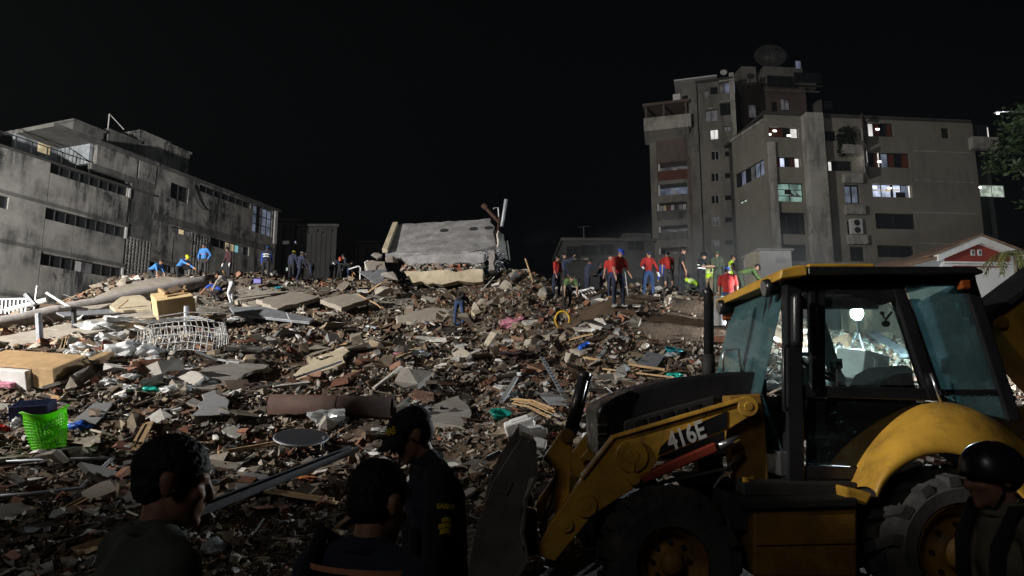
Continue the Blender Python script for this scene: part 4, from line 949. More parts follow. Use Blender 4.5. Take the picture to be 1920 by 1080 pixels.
    far([(1532,552),(1664,552),(1735,728),(1532,728)], 'clear_glass', 'far_door_window'); far([(1694,522),(1905,524),(1992,735),(1766,735)], 'clear_glass', 'far_side_window')
    far([(1480,742),(1750,748),(1620,902),(1480,902)], 'black_paint', 'far_lower_panel')
    # windscreen in the plane of the front pillars, leaning back at the top
    tf, bf = P(1482,528,Yc), P(1482,850,Yc)
    w = MB(); w.prism([Vector((tf.x, Yc+.1, tf.z)), Vector((tf.x, Yf-.1, tf.z)), Vector((bf.x-.16, Yf-.1, bf.z+.45)), Vector((bf.x-.02, Yf-.1, bf.z)), Vector((bf.x-.02, Yc+.1, bf.z)), Vector((bf.x-.16, Yc+.1, bf.z+.45))], (.008,0,0))
    w.build('windscreen', 'wind_glass', L)
    m = MB(); m.box((bf.x-.02, 5.95, bf.z-.08), (.10, 1.42, .18)); m.build('cowl', 'chrome', L, bevel=.01)
    m = MB(); m.tube([Vector((tf.x-.03, 5.5, tf.z-.03)), Vector((tf.x-.05, 5.62, tf.z-.32))], .010, 6); m.tube([Vector((tf.x-.05, 5.56, tf.z-.05)), Vector((tf.x-.07, 5.72, tf.z-.40))], .007, 6); m.build('wiper', 'black_matt', L)
    # rear window frame and pane (plane x = const at rear)
    rt, rb = P(1812,525,Yc), P(1900,770,Yc)
    m = MB(); m.prism([Vector((rt.x, Yc+.1, rt.z)), Vector((rt.x+.42, Yf-.1, rt.z)), Vector((rb.x+.42, Yf-.1, rb.z)), Vector((rb.x, Yc+.1, rb.z))], (.008,0,0)); m.build('rear_window', 'cab_glass', L)
    # roof: black slab with yellow front visor
    x0, x1 = P(1486,500,5.1).x, P(1842,507,5.1).x; zt = P(1600,499,5.1).z; zb = P(1600,516,5.1).z
    m = MB(); m.prism([Vector((x0+.12,5.10,zb)), Vector((x1,5.10,zb+.01)), Vector((x1+.02,5.10,zb+.03)), Vector((x1-.05,5.10,zt)), Vector((x0+.12,5.10,zt))], (0,1.70,0)); m.build('cab_roof', 'black_paint', L, bevel=.025, seg=3)
    m = MB(); m.prism([Vector((x0-.10,5.11,zb-.03)), Vector((x0+.118,5.11,zb+.0)), Vector((x0+.118,5.11,zt+.012)), Vector((x0+.05,5.11,zt+.012)), Vector((x0-.08,5.11,zb+.05))], (0,1.68,0)); m.build('roof_visor', 'cat_yellow', L, bevel=.015, seg=3)
    m = MB(); m.box((x0+.38, 5.16, zt+.008), (.5, .10, .03)); m.build('roof_cap', 'cat_yellow', L, bevel=.01)
    for y in (5.35, 6.55):
        m = MB(); m.lathe((x0-.1, y, zb-.06), (-1,0,-.1), [(.001,-.08),(.05,-.08),(.075,0),(.07,.03),(.001,.035)], 16); lm = m.build('work_lamp', 'black_paint', L, smooth=True)
        m = MB(); m.lathe((x0-.134, y, zb-.063), (-1,0,-.1), [(.001,0),(.062,0),(.06,.006),(.001,.008)], 16); m.build('lamp_lens', 'chrome', lm)
    m = MB(); m.box((x1-.10, 5.18, zb-.06), (.08,.07,.08)); m.build('rear_lamp', 'amber', L, bevel=.015)
    m = MB(); m.box((x0-.02, 6.6, zb-.10), (.12,.10,.16)); m.build('signal_lamp', 'amber', L, bevel=.015)
    # interior
    m = MB(); m.tube([P(1500,735,5.9)+Vector((0,0,0)), P(1522,690,5.9)], .04, 10); m.box(P(1512,715,5.9), (.16,.4,.22)); m.build('steering_column', 'black_matt', L, bevel=.02)
    cst = P(1540, 690, 5.9); ax = Vector((.6,0,.8)).normalized(); x = Vector((0,1,0)); y = ax.cross(x)
    m = MB(); m.tube([cst+(x*math.cos(a)+y*math.sin(a))*.2 for a in np.linspace(0,2*math.pi,25)], .017, 8, cap=False)
    for a in (0, 2.1, 4.2): m.tube([cst-ax*.03, cst+(x*math.cos(a)+y*math.sin(a))*.19], .012, 6)
    m.build('steering_wheel', 'black_matt', L, smooth=True)
    p = P(1675, 770, 5.95); m = MB(); m.box(p+Vector((-.12,0,.0)), (.5,.5,.14)); m.build('seat', 'seat_vinyl', L, bevel=.05, seg=3)
    m = MB(); sb = pp([(1640,730),(1655,700),(1680,686),(1712,684),(1722,730),(1722,775),(1690,775)], 5.7); m.prism(sb, (0,.5,0)); m.build('seat_back', 'seat_vinyl', L, bevel=.05, seg=3)
    m = MB(); m.box(P(1560,745,5.9), (.5,1.2,.06)); m.build('dashboard', 'black_matt', L, bevel=.02)
    m = MB(); m.box(P(1570,682,5.5), (.05,.08,.08)); m.tube([P(1570,690,5.5), P(1570,745,5.5)], .01, 6); m.build('control_box', 'black_matt', L, bevel=.01)
    m = MB(); m.box(P(1767,680,5.5), (.09,.06,.11)); m.tube([P(1770,690,5.5), P(1778,745,5.5)], .014, 6); m.build('lever_box', 'black_matt', L, bevel=.01)
    m = MB(); p = P(1655,595,5.32); m.ell(P(1661,607,5.32), (.034,.02,.026)); m.ell(P(1654,587,5.32), (.017,.015,.015)); m.tube([P(1654,587,5.32), P(1660,600,5.32), P(1672,585,5.25)], .010, 6); m.build('mirror', 'black_matt', L, smooth=True)
    m = MB(); m.tube([P(1836,570,5.4), P(1803,570,5.4), P(1806,592,5.4), P(1830,596,5.4)], .012, 6); m.build('rear_bracket', 'black_matt', L)
    m = MB(); m.tube([P(1478,648,5.1), P(1470,652,5.1), P(1470,760,5.1), P(1478,770,5.1)], .014, 10); m.build('door_handle_rail', 'black_paint', L, smooth=True)
    m = MB(); m.capsule(P(1494,560,5.12), .045, P(1494,640,5.12), .045); m.build('door_mirror', 'black_paint', L, smooth=True)
    m = MB(); m.tube([P(1745,700,5.17), P(1768,765,5.17)], .012, 8); m.build('door_strut', 'chrome', L, smooth=True)
    m = MB(); m.box(((P(1480,900,Yc).x+P(1900,900,Yc).x)/2, 5.95, P(1600,905,Yc).z), (P(1900,900,Yc).x-P(1480,900,Yc).x, 1.3, .06)); m.build('cab_floor', 'black_matt', L)
    # --- rear fender: arched shell
    o = [(1602,918),(1612,890),(1630,856),(1654,824),(1680,796),(1714,770),(1752,753),(1796,754),(1838,768),(1880,792),(1925,826),(1960,870)]
    i_ = [(1642,926),(1650,905),(1664,884),(1684,866),(1708,850),(1738,839),(1772,835),(1806,840),(1840,853),(1872,873),(1900,900),(1925,930)]
    A = [P(u,v,5.16) for u,v in o]; B = [P(u,v,4.84) for u,v in i_]
    vs = []; n = len(A)
    M1 = [A[k].lerp(B[k], .35) + Vector((0,-.035,.035)) for k in range(n)]; M2 = [A[k].lerp(B[k], .75) + Vector((0,-.03,.03)) for k in range(n)]
    IN = [Vector((p.x+.01, p.y+.02, p.z-.05)) for p in B]; IA = [Vector((p.x, p.y+.25, p.z-.01)) for p in A]
    rows = [IA, A, M1, M2, B, IN]
    m = MB(); vs = [p for r_ in rows for p in r_]
    fs = [(j*n+k, j*n+k+1, (j+1)*n+k+1, (j+1)*n+k) for j in range(len(rows)-1) for k in range(n-1)]
    m.add(vs, fs); fo = m.build('fender', 'cat_yellow', L, smooth=True); sd = fo.modifiers.new('solid', 'SOLIDIFY'); sd.thickness = .012; ss = fo.modifiers.new('sub', 'SUBSURF'); ss.levels = ss.render_levels = 2
    m = MB(); rows = [[Vector((p.x+.02, 4.88, p.z-.03)) for p in B], [Vector((p.x+.02, 5.4, p.z-.03)) for p in B]]
    m.add([p for r_ in rows for p in r_], [(k, k+1, n+k+1, n+k) for k in range(n-1)]); m.build('wheel_arch', 'black_matt', L, smooth=True)
    q = [Vector((p.x, 6.74, p.z)) for p in A]; m = MB(); m.add(q+[Vector((p.x, 7.05, p.z)) for p in q], [(k, k+1, n+k+1, n+k) for k in range(n-1)]); f2 = m.build('far_fender', 'cat_yellow', L, smooth=True); f2.modifiers.new('solid','SOLIDIFY').thickness = .012
    prism('fender_foot', [(1585,912),(1640,926),(1626,950),(1588,938)], 4.95, .3, 'cat_yellow', .02)
    # --- side tank with two ledges and step
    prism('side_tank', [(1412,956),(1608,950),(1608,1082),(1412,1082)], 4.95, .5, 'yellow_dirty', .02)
    prism('tank_ledge', [(1400,940),(1608,934),(1608,950),(1400,956)], 4.90, .5, 'black_matt', .01)
    prism('tank_rib', [(1418,1010),(1604,1006),(1604,1020),(1418,1024)], 4.93, .03, 'yellow_dirty', .008)
    prism('battery_box', [(1358,922),(1412,940),(1408,1000),(1356,990)], 5.05, .3, 'black_matt', .02)
    prism('frame_plate', [(1300,905),(1395,905),(1395,935),(1330,950)], 5.5, .8, 'black_matt', .01)
    m = MB(); m.tube([P(1398,895,5.15), P(1400,925,5.15)], .025, 10); m.build('filler_neck', 'cat_yellow', L)
    m = MB(); m.tube([P(1372,885,5.2), P(1352,895,5.15), P(1338,915,5.12)], .010, 6); m.build('lever', 'chrome', L)
    # --- stowed backhoe boom rising at the right
    bm_ = [(1862,590),(1900,572),(2040,470),(2140,380),(2190,400),(2150,520),(2000,760),(1960,720),(1905,655),(1875,618)]
    prism('backhoe_boom', bm_, 5.72, .36, 'cat_yellow', .02)
    bb = [(1852,600),(1858,584),(1925,534),(2050,440),(2060,455),(1925,552),(1872,592)]
    prism('boom_guard', bb, 5.66, .48, 'black_paint', .012)
    m = MB(); p = P(1878,604,5.70); m.lathe(p, (0,1,0), [(.001,-.02),(.05,-.02),(.06,0),(.06,.1)], 18); m.build('boom_pin', 'yellow_dirty', L)
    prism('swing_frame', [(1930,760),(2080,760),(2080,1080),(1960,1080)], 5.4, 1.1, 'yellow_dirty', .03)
loader()
# ------------------------------------------------------------------ people
CL = dict(red=(.33,.018,.014), navy=(.012,.018,.045), black=(.014,.014,.017), blue=(.05,.20,.52), royal=(.02,.07,.42), olive=(.045,.055,.035), jeans=(.03,.06,.15),
          grey=(.30,.29,.26), white=(.62,.64,.68), charcoal=(.03,.03,.032), hivis=(.40,.62,.03), green=(.075,.12,.035), brown=(.07,.05,.035), maroon=(.04,.011,.015),
          khaki=(.16,.14,.10), dkgreen=(.085,.105,.08), midnight=(.022,.028,.055), orange=(.5,.16,.03), tan=(.24,.17,.11))
for k_, v_ in CL.items(): mdef('cloth_'+k_, col=v_, rough=.9, scale=9, var=.22, bump=.35, bscale=16, bdist=.012, sheen=.05, dirt=.35, dirt_col=tuple(.6*x+.03 for x in v_), dirt_scale=7)
mdef('skin', col=(.33, .17, .11), rough=.55, scale=12, var=.12, sss=.05)
mdef('skin_light', col=(.40, .23, .16), rough=.55, scale=12, var=.1, sss=.05)
mdef('skin_dark', col=(.17, .085, .055), rough=.55, scale=12, var=.12, sss=.05)
mdef('hair', col=(.010, .008, .007), rough=.7, scale=40, var=.4, bump=.6, bscale=90, bdist=.004)
mdef('eye', col=(.5, .48, .45), rough=.2)
mdef('pupil', col=(.01, .008, .006), rough=.1)
mdef('shell_yellow', col=(.60, .62, .02), rough=.35, var=.08); mdef('shell_blue', col=(.03, .14, .45), rough=.35, var=.08); mdef('shell_red', col=(.5, .05, .02), rough=.35, var=.08); mdef('shell_black', col=(.012, .012, .016), rough=.33, var=.15, coat=.15, dirt=.3, dirt_col=(.05,.047,.045))
mdef('glove_white', col=(.62, .62, .6), rough=.9, var=.1); mdef('glove_orange', col=(.5, .25, .12), rough=.9, var=.1)
mdef('shoe', col=(.02, .019, .018), rough=.6, var=.2); mdef('shoe_grey', col=(.25, .25, .25), rough=.7, var=.2)
mdef('reflective', col=(.75, .78, .75), rough=.4, var=.05); mdef('print_yellow', col=(.72, .52, .02), rough=.7, var=.1)
mdef('print_orange', col=(.55, .24, .12), rough=.8, var=.1)
PLACED = []

def fk(H, p):
    k = H/1.75; J = {}
    g = lambda n, d: p.get(n, d)
    Ln = R(g('lean', 2)); cv = R(g('curve', 4)); roll = g('sway', 0)
    sp = Vector((math.sin(Ln), roll, math.cos(Ln))).normalized(); sp2 = Vector((math.sin(Ln+cv), roll, math.cos(Ln+cv))).normalized()
    J['pelvis'] = Vector((0,0,0)); J['waist'] = sp*.14*k; J['chest'] = J['waist'] + sp2*.22*k; J['neck'] = J['chest'] + sp2*.17*k
    hp = R(g('head', 5)) + (Ln+cv)*g('headfollow', .35); ty = R(g('turn', 0))
    hd = Vector((math.sin(hp), 0, math.cos(hp)))
    J['skull0'] = J['neck'] + hd*.075*k
    # head axes: forward f, up hd, side s
    fdir = Vector((math.cos(hp)*math.cos(ty), math.sin(ty), -math.sin(hp)*math.cos(ty)))
    s_ = hd.cross(fdir).normalized(); fdir = s_.cross(hd).normalized()
    J['head'] = J['neck'] + hd*.150*k + fdir*.015*k; J['hm'] = Matrix((fdir, s_, hd)).transposed()
    for sd, S in (('L', 1), ('R', -1)):
        sh = J['neck'] - sp2*.055*k + Vector((0, S*.185*k, 0)); J['sh'+sd] = sh
        up, ab = g('ua'+sd, (4, 8)); fp = g('fa'+sd, (14, 2))
        d1 = Vector((math.sin(R(up))*math.cos(R(ab)), S*math.sin(R(ab)), -math.cos(R(up))*math.cos(R(ab))))
        d2 = Vector((math.sin(R(fp[0]))*math.cos(R(fp[1])), S*math.sin(R(fp[1])), -math.cos(R(fp[0]))*math.cos(R(fp[1]))))
        J['el'+sd] = sh + d1*.295*k; J['wr'+sd] = J['el'+sd] + d2*.255*k; J['hd'+sd] = d2; 
        hip = Vector((0, S*.095*k, -.03*k)); J['hip'+sd] = hip
        tp, ta = g('th'+sd, (2, 4)); sp_ = g('sn'+sd, -2)
        t1 = Vector((math.sin(R(tp))*math.cos(R(ta)), S*math.sin(R(ta)), -math.cos(R(tp))*math.cos(R(ta)))); t2 = Vector((math.sin(R(sp_)), 0, -math.cos(R(sp_))))
        J['kn'+sd] = hip + t1*.43*k; J['an'+sd] = J['kn'+sd] + t2*.41*k; J['toe'+sd] = J['an'+sd] + Vector((.17, S*.03, -.045))*k
    zmin = min(J['anL'].z, J['anR'].z) - .085*k; zm2 = min(J['knL'].z, J['knR'].z) - .06*k
    dz = -min(zmin, zm2)
    off = Vector((-(J['anL'].x+J['anR'].x)/2, 0, dz))
    for n in J:
        if n not in ('hm', 'hdL', 'hdR'): J[n] = J[n] + off
    J['k'] = k; return J

def person(label, pos, heading, H=1.72, pose=None, shirt='navy', sleeve='long', trousers='navy', legs='long', head=('hair', 'hair'), vest=None, gloves=None, skin='skin',
           shoes='shoe', vox=.021, fat=1.0, fingers=False, group=None, belt=None, stripes=None):
    pose = pose or {}; J = fk(H, pose); k = J['k']
    o = thing('person', pos, label, 'person', group, rz=R(heading)); WL[o.name] = Vector((0,0,0))
    fk_ = fat
    def torso(m, e, lo=-.02):
        m.capsule(J['pelvis']+Vector((0,0,lo)), (.105+e)*k*fk_, J['waist'], (.098+e)*k*fk_, 1.38); m.capsule(J['waist'], (.098+e)*k*fk_, J['chest'], (.118+e)*k*fk_, 1.34)
        m.capsule(J['chest'], (.118+e)*k*fk_, J['neck']-(J['neck']-J['chest'])*.35, (.085+e)*k, 1.5)
        for S in 'LR':
            m.capsule(J['neck']-(J['neck']-J['chest'])*.12, (.055+e)*k, J['sh'+S], (.058+e)*k)
            m.capsule(J['neck'].lerp(J['skull0'], .25), (.048+e)*k, J['neck'].lerp(J['sh'+S], .7), (.058+e)*k)
    def arm(m, e, t, S):
        a, b, c = J['sh'+S], J['el'+S], J['wr'+S]
        if t <= 1: m.capsule(a, (.056+e)*k, a.lerp(b, t), (.046+e*1.5)*k); return
        m.capsule(a, (.056+e)*k, b, (.043+e)*k); m.capsule(b, (.043+e)*k, b.lerp(c, t-1), (.032+e*1.3)*k)
    def leg(m, e, t, S):
        a, b, c = J['hip'+S], J['kn'+S], J['an'+S]
        if t <= 1: m.capsule(a, (.088+e)*k*fk_, a.lerp(b, t), (.062+e*1.8)*k); return
        m.capsule(a, (.088+e)*k*fk_, b, (.06+e)*k); m.capsule(b, (.058+e)*k, b.lerp(c, t-1), (.043+e*1.4)*k)
    hm = J['hm']; hc = J['head']
    def hp(x, y, z): return hc + hm @ Vector((x*k, y*k, z*k))
    # --- one continuous body
    m = MB(); torso(m, -.012)
    m.capsule(J['neck']-Vector((0,0,.03)), .056*k, J['skull0']+hm@Vector((.005,0,.01)), .052*k)
    m.ell(hp(-.012,0,.035), (.098*k,.077*k,.088*k), hm); m.ell(hp(.030,0,-.035), (.066*k,.060*k,.080*k), hm); m.ell(hp(.055,0,-.078), (.036*k,.042*k,.032*k), hm)
    if fingers:
        m.ell(hp(.072,0,.028), (.022*k,.058*k,.014*k), hm)
        for S in (1, -1): m.ell(hp(.066,S*.036,-.022), (.026*k,.024*k,.020*k), hm)
        m.capsule(hp(.088,0,.016), .011*k, hp(.104,0,-.022), .017*k); m.ell(hp(.092,0,-.024), (.014*k,.020*k,.010*k), hm)
        m.ell(hp(.086,0,-.053), (.014*k,.026*k,.007*k), hm); m.ell(hp(.084,0,-.064), (.014*k,.023*k,.008*k), hm); m.ell(hp(.076,0,-.096), (.022*k,.024*k,.018*k), hm)
    else:
        m.ell(hp(.096,0,-.01), (.02*k,.016*k,.026*k), hm)
    for S in (1, -1):
        m.ell(hp(-.006,S*.080,-.004), (.022*k,.012*k,.036*k), hm)
        if fingers: m.ell(hp(-.012,S*.089,.008), (.022*k,.008*k,.026*k), hm)
    for S, sg in (('L', 1), ('R', -1)):
        arm(m, 0, 2, S); leg(m, -.006, 2, S)
        w = J['wr'+S]; d = J['hd'+S]; sd = Vector((0,1,0)); pal = w + d*.055*k
        fw = d.cross(sd); fw = fw.normalized() if fw.length > .1 else Vector((1,0,0))
        m.capsule(w, .026*k, w+d*.085*k, .026*k, 1.45, side=fw)
        if fingers:
            for i, (fo, ln) in enumerate(((-.033,.066),(-.011,.078),(.011,.074),(.032,.058))):
                b0 = w + d*.085*k + fw*fo*k; b1 = b0 + d*ln*.5*k; b2 = b1 + (d*.8 - sd*sg*.6).normalized()*ln*.55*k
                m.capsule(b0, .0095*k, b1, .009*k, n=8, rings=3); m.capsule(b1, .009*k, b2, .0075*k, n=8, rings=3)
            t0 = w + d*.03*k + fw*.03*k; t1 = t0 + (d*.6+fw*.8).normalized()*.045*k; m.capsule(t0, .013*k, t1, .011*k, n=8, rings=3); m.capsule(t1, .011*k, t1+d*.03*k, .009*k, n=8, rings=3)
        else:
            m.capsule(w+d*.08*k, .022*k, w+d*.15*k, .014*k, 1.7, side=fw); m.capsule(w+d*.03*k, .018*k, w+d*.07*k+fw*.05*k, .012*k)
    m.build('body', skin, o, remesh=vox, smooth=True)
    # --- clothes
    m = MB(); torso(m, .008, .03)
    for S in 'LR': arm(m, .012, {'short': .72, 'long': 1.95, 'half': 1.15}[sleeve], S)
    so = m.build('shirt', 'cloth_'+shirt, o, remesh=vox, smooth=True)
    if fingers:
        m = MB(); m.tube([J['skull0'].lerp(J['neck'], .72)+Vector((math.cos(a)*.068*k, math.sin(a)*.073*k, -.012*math.cos(a))) for a in np.linspace(0, 2*math.pi, 21)], .014*k, 8, cap=False); m.build('collar', 'cloth_'+shirt, so, smooth=True)
    m = MB(); m.capsule(J['pelvis']+Vector((0,0,-.03)), .113*k*fk_, J['waist']-(J['waist']-J['pelvis'])*.35, .108*k*fk_, 1.36)
    for S in 'LR': leg(m, .010, 1.93 if legs == 'long' else .92, S)
    m.build('trousers', 'cloth_'+trousers, o, remesh=vox, smooth=True)
    for S in 'LR':
        m = MB(); a = J['an'+S]; t_ = J['toe'+S]; b0 = Vector((a.x-.05*k, a.y, a.z-.045*k))
        m.capsule(b0, .042*k, Vector((t_.x, t_.y, a.z-.05*k)), .035*k, 1.15); m.capsule(a+Vector((0,0,.03)), .05*k, a+Vector((0,0,-.04*k)), .048*k); m.build('shoe', shoes, o, smooth=True)
        if gloves:
            m = MB(); w = J['wr'+S]; d = J['hd'+S]; m.capsule(w-d*.02, .042*k, w+d*.08*k, .04*k, 1.2); m.capsule(w+d*.08*k, .036*k, w+d*.16*k, .02*k, 1.3); m.build('glove', gloves, o, smooth=True, remesh=vox*.8)
    if vest:
        m = MB(); torso(m, .024, .02); vo = m.build('vest', 'cloth_'+vest, o, remesh=vox, smooth=True)
        for q in (.25, .8):
            c = J['waist'].lerp(J['chest'], q); ax = (J['chest']-J['waist']).normalized(); side = Vector((0,1,0)); fw = side.cross(ax)
            m = MB(); rr = (.098+.02*q+.030)*k*fat
            pts = [c + side*math.cos(a)*rr*1.37 + fw*math.sin(a)*rr for a in np.linspace(0, 2*math.pi, 25)]
            vs_ = []; 
            for p_ in pts: vs_ += [p_-ax*.025*k, p_+ax*.025*k]
            m.add(vs_, [(2*i, 2*i+2, 2*i+3, 2*i+1) for i in range(24)]); m.build('reflective_band', 'reflective', vo, smooth=True)
    if stripes:
        for q in stripes:
            c = J['waist'].lerp(J['neck'], q); ax = (J['neck']-J['waist']).normalized(); side = Vector((0,1,0)); fw = side.cross(ax)
            m = MB(); rr = .138*k*fat
            vs_ = []
            for a in np.linspace(0, 2*math.pi, 33):
                p_ = c + side*math.cos(a)*rr*1.36 + fw*math.sin(a)*rr; vs_ += [p_-ax*.008*k, p_+ax*.008*k]
            m.add(vs_, [(2*i, 2*i+2, 2*i+3, 2*i+1) for i in range(32)]); m.build('shirt_stripe', 'print_orange', so, smooth=True)
    # --- head wear
    kind, hmat = head
    if kind in ('hair', 'beanie', 'bald_hair'):
        m = MB(); e = .012 if kind == 'beanie' else (.007 if fingers else .010)
        m.ell(hp(-.016,0,.046), ((.098+e)*k,(.078+e)*k,(.086+e)*k), hm, 24, 14); 
        if kind != 'beanie': m.ell(hp(-.050,0,-.004), ((.052+e)*k,(.064+e)*k,(.056+e)*k), hm, 20, 12)
        else: m.ell(hp(-.02,0,.115), (.05*k,.045*k,.04*k), hm)
        ho_ = m.build('hair' if kind != 'beanie' else 'beanie', hmat, o, remesh=.0055 if fingers else min(vox, .014), smooth=True)
        if fingers and kind != 'beanie':
            tx = bpy.data.textures.new('hair_noise', 'CLOUDS'); tx.noise_scale = .011; tx.noise_depth = 2
            dm = ho_.modifiers.new('curl', 'DISPLACE'); dm.texture = tx; dm.strength = .013; dm.mid_level = .55
    else:
        hr = MB(); hr.ell(hp(-.030,0,.010), (.085*k,.081*k,.082*k), hm, 20, 12); hr.build('hair', 'hair', o, remesh=min(vox,.014), smooth=True)
        n = 28; vs_ = []; fs_ = []; rings = 8
        big = 1.22 if kind in ('helmet', 'tactical') else 1.07
        for i in range(rings+1):
            t = i/rings; a = t*math.pi/2
            for j in range(n):
                b = 2*math.pi*j/n
                r_ = math.cos(a)**.7 if i < rings else .02
                fl = 1.06 if (kind == 'helmet' and i == 0) else 1.0
                low = -.045*(1 if kind == 'tactical' else 0)*(1 - .6*max(0, math.cos(b)))*(1-t)
                vs_.append(hp(-.010+.104*big*r_*math.cos(b)*fl, .084*big*r_*math.sin(b)*fl, .035+low+.088*big*math.sin(a)))
        fs_ = [(i*n+j, i*n+(j+1)%n, (i+1)*n+(j+1)%n, (i+1)*n+j) for i in range(rings) for j in range(n)] + [tuple(rings*n+j for j in range(n))]
        m = MB(); m.add(vs_, fs_); ho = m.build('cap' if kind == 'cap' else 'helmet', hmat, o, smooth=True); md = ho.modifiers.new('s', 'SOLIDIFY'); md.thickness = .005
        if kind in ('cap', 'helmet'):
            m = MB(); vv = []; L_ = .075 if kind == 'cap' else .035; N_ = 11
            for ring in (0, .5, 1):
                for j in range(N_):
                    b = -1.15 + 2.3*j/(N_-1); q = 1 + 0*ring
                    vv.append(hp(-.010+.104*big*math.cos(b)+ring*L_*math.cos(b*.9)**.6, .084*big*math.sin(b)*(1-.10*ring), .037-.028*ring*ring - .018*ring*abs(math.sin(b))))
            m.add(vv, [(r_*N_+j, r_*N_+j+1, (r_+1)*N_+j+1, (r_+1)*N_+j) for r_ in range(2) for j in range(N_-1)])
            bo = m.build('visor', hmat, ho, smooth=True); bo.modifiers.new('s', 'SOLIDIFY').thickness = .004
        if kind == 'tactical':
            m = MB()
            for S in (1, -1): m.tube([hp(.01,S*.090,.02), hp(.02,S*.085,-.05), hp(.045,S*.045,-.11), hp(.05,0,-.122)], .006*k, 6)
            m.build('chin_strap', 'cloth_black', ho, smooth=True)
    o['_hp'] = 0; del o['_hp']
    return o, J, hp

def crowd(label, u, vt, vf, heading, H=1.74, hpx=None, depth=None, **kw):
    """stand a person where the photo shows the feet; without sight of the feet use the depth that the person's size implies"""
    if depth is None: g_ = T(u, vf)
    else:
        a, _ = ray(u, vf); g_ = Vector((a*depth, depth, Hs(a*depth, depth)))
        # step in the rubble under the feet, never floating
        want = P(u, vf, depth).z
        if abs(want-g_.z) > .05: PLACED.append((u, depth, want-g_.z))
    return person(label, g_, heading, H, **kw)

BENT = dict(lean=62, curve=22, head=15, headfollow=.5, uaL=(35,6), uaR=(25,6), faL=(20,0), faR=(40,0), thL=(-8,5), thR=(10,5), snL=-10, snR=-6)
STOOP = dict(lean=38, curve=18, head=15, headfollow=.5, uaL=(40,8), uaR=(60,6), faL=(60,0), faR=(70,0), thL=(-14,6), thR=(20,6), snL=-24, snR=-8)
LUNGE = dict(lean=48, curve=15, head=5, headfollow=.3, uaL=(28,6), uaR=(22,6), faL=(18,0), faR=(10,0), thL=(-28,4), thR=(46,6), snL=-38, snR=-6)
SQUAT = dict(lean=42, curve=20, head=12, uaL=(60,8), uaR=(50,8), faL=(50,0), faR=(40,0), thL=(95,12), thR=(85,12), snL=-40, snR=-38)
HIPS = dict(lean=1, uaL=(-18,28), uaR=(-12,26), faL=(30,-30), faR=(30,-28))
READ = dict(lean=2, head=22, uaL=(22,8), uaR=(28,8), faL=(95,-22), faR=(92,-20))
LOOK = dict(lean=4, head=24, uaL=(2,9), uaR=(6,10), faL=(12,2), faR=(20,2), thL=(6,5), thR=(-6,5))
WALK = dict(lean=8, head=18, thL=(16,4), thR=(-14,4), snL=4, snR=-24, uaL=(-10,8), uaR=(18,8), faL=(0,0), faR=(34,0))

# left side of the mound
crowd('person in light blue top lunging forward, leftmost on the slab', 277, 484, 536, -12, 1.74, depth=31.5, pose=LUNGE, shirt='blue', sleeve='half', trousers='charcoal')
crowd('worker in yellow helmet and blue top stooping by the long column', 330, 478, 540, -25, 1.72, depth=31.8, pose=STOOP, shirt='blue', trousers='black', head=('helmet', 'shell_yellow'), gloves='glove_orange')
crowd('person in bright blue hooded jacket and dark beanie standing above the column', 380, 455, 519, 262, 1.74, depth=33.2, pose=dict(HIPS, faL=(22,-18), faR=(22,-18)), shirt='blue', trousers='charcoal', head=('beanie', 'cloth_navy'), stripes=(.3,))
crowd('person in dark maroon coat, beanie and white gloves looking down', 428, 460, 524, 235, 1.72, depth=32.6, pose=dict(LOOK, turn=20), shirt='maroon', trousers='black', head=('beanie', 'cloth_black'), gloves='glove_white')
crowd('person in grey hoodie and white trousers bending over beside the cream box', 434, 516, 574, 205, 1.80, pose=dict(BENT, lean=48, thL=(16,5), snL=-18, thR=(-4,5)), shirt='grey', trousers='white', shoes='shoe_grey')
crowd('person in royal blue shirt crouched low in front of the white trousers', 406, 534, 562, 160, 1.66, depth=29.2, pose=SQUAT, shirt='royal', sleeve='short', trousers='black')
crowd('worker in blue helmet and navy jacket bending near the purple bin', 497, 472, 524, 100, 1.72, depth=33.6, pose=dict(LOOK, lean=12), shirt='royal', trousers='black', head=('helmet', 'shell_blue'), vest='navy')
crowd('dark figure with raised arm at the shadowed passage', 557, 474, 536, 60, 1.75, depth=35.0, pose=dict(WALK, uaL=(100,15), faL=(140,-20)), shirt='midnight', trousers='midnight', head=('cap', 'cloth_grey'))
crowd('worker in yellow helmet half hidden behind the dark figure at the passage', 545, 483, 536, 80, 1.70, depth=36.4, pose=LOOK, shirt='midnight', trousers='black', head=('helmet', 'shell_yellow'))
crowd('dark-clad person stooping right of the shadowed passage', 585, 490, 536, 150, 1.70, depth=36.6, pose=STOOP, shirt='black', trousers='midnight')
crowd('person in red-orange helmet and striped dark jacket, left of the small trio', 618, 490, 534, -20, 1.70, depth=37.0, pose=STOOP, shirt='navy', trousers='black', head=('helmet', 'shell_red'), vest='charcoal')
crowd('stooping dark-clad person with orange gloves in the middle of the small trio', 634, 492, 534, 20, 1.70, depth=36.4, pose=BENT, shirt='black', trousers='black', gloves='glove_orange')
crowd('dark-clad person leaning in from the right of the small trio', 653, 482, 532, 195, 1.72, depth=36.8, pose=dict(LOOK, lean=22), shirt='midnight', trousers='jeans', head=('cap', 'cloth_navy'))
# middle
crowd('person in blue jeans and dark top bending away before the broken slab', 860, 542, 611, 80, 1.78, pose=dict(BENT, lean=52, uaR=(20,14), faR=(12,8), uaL=(18,8)), shirt='black', sleeve='short', trousers='jeans', skin='skin_dark')
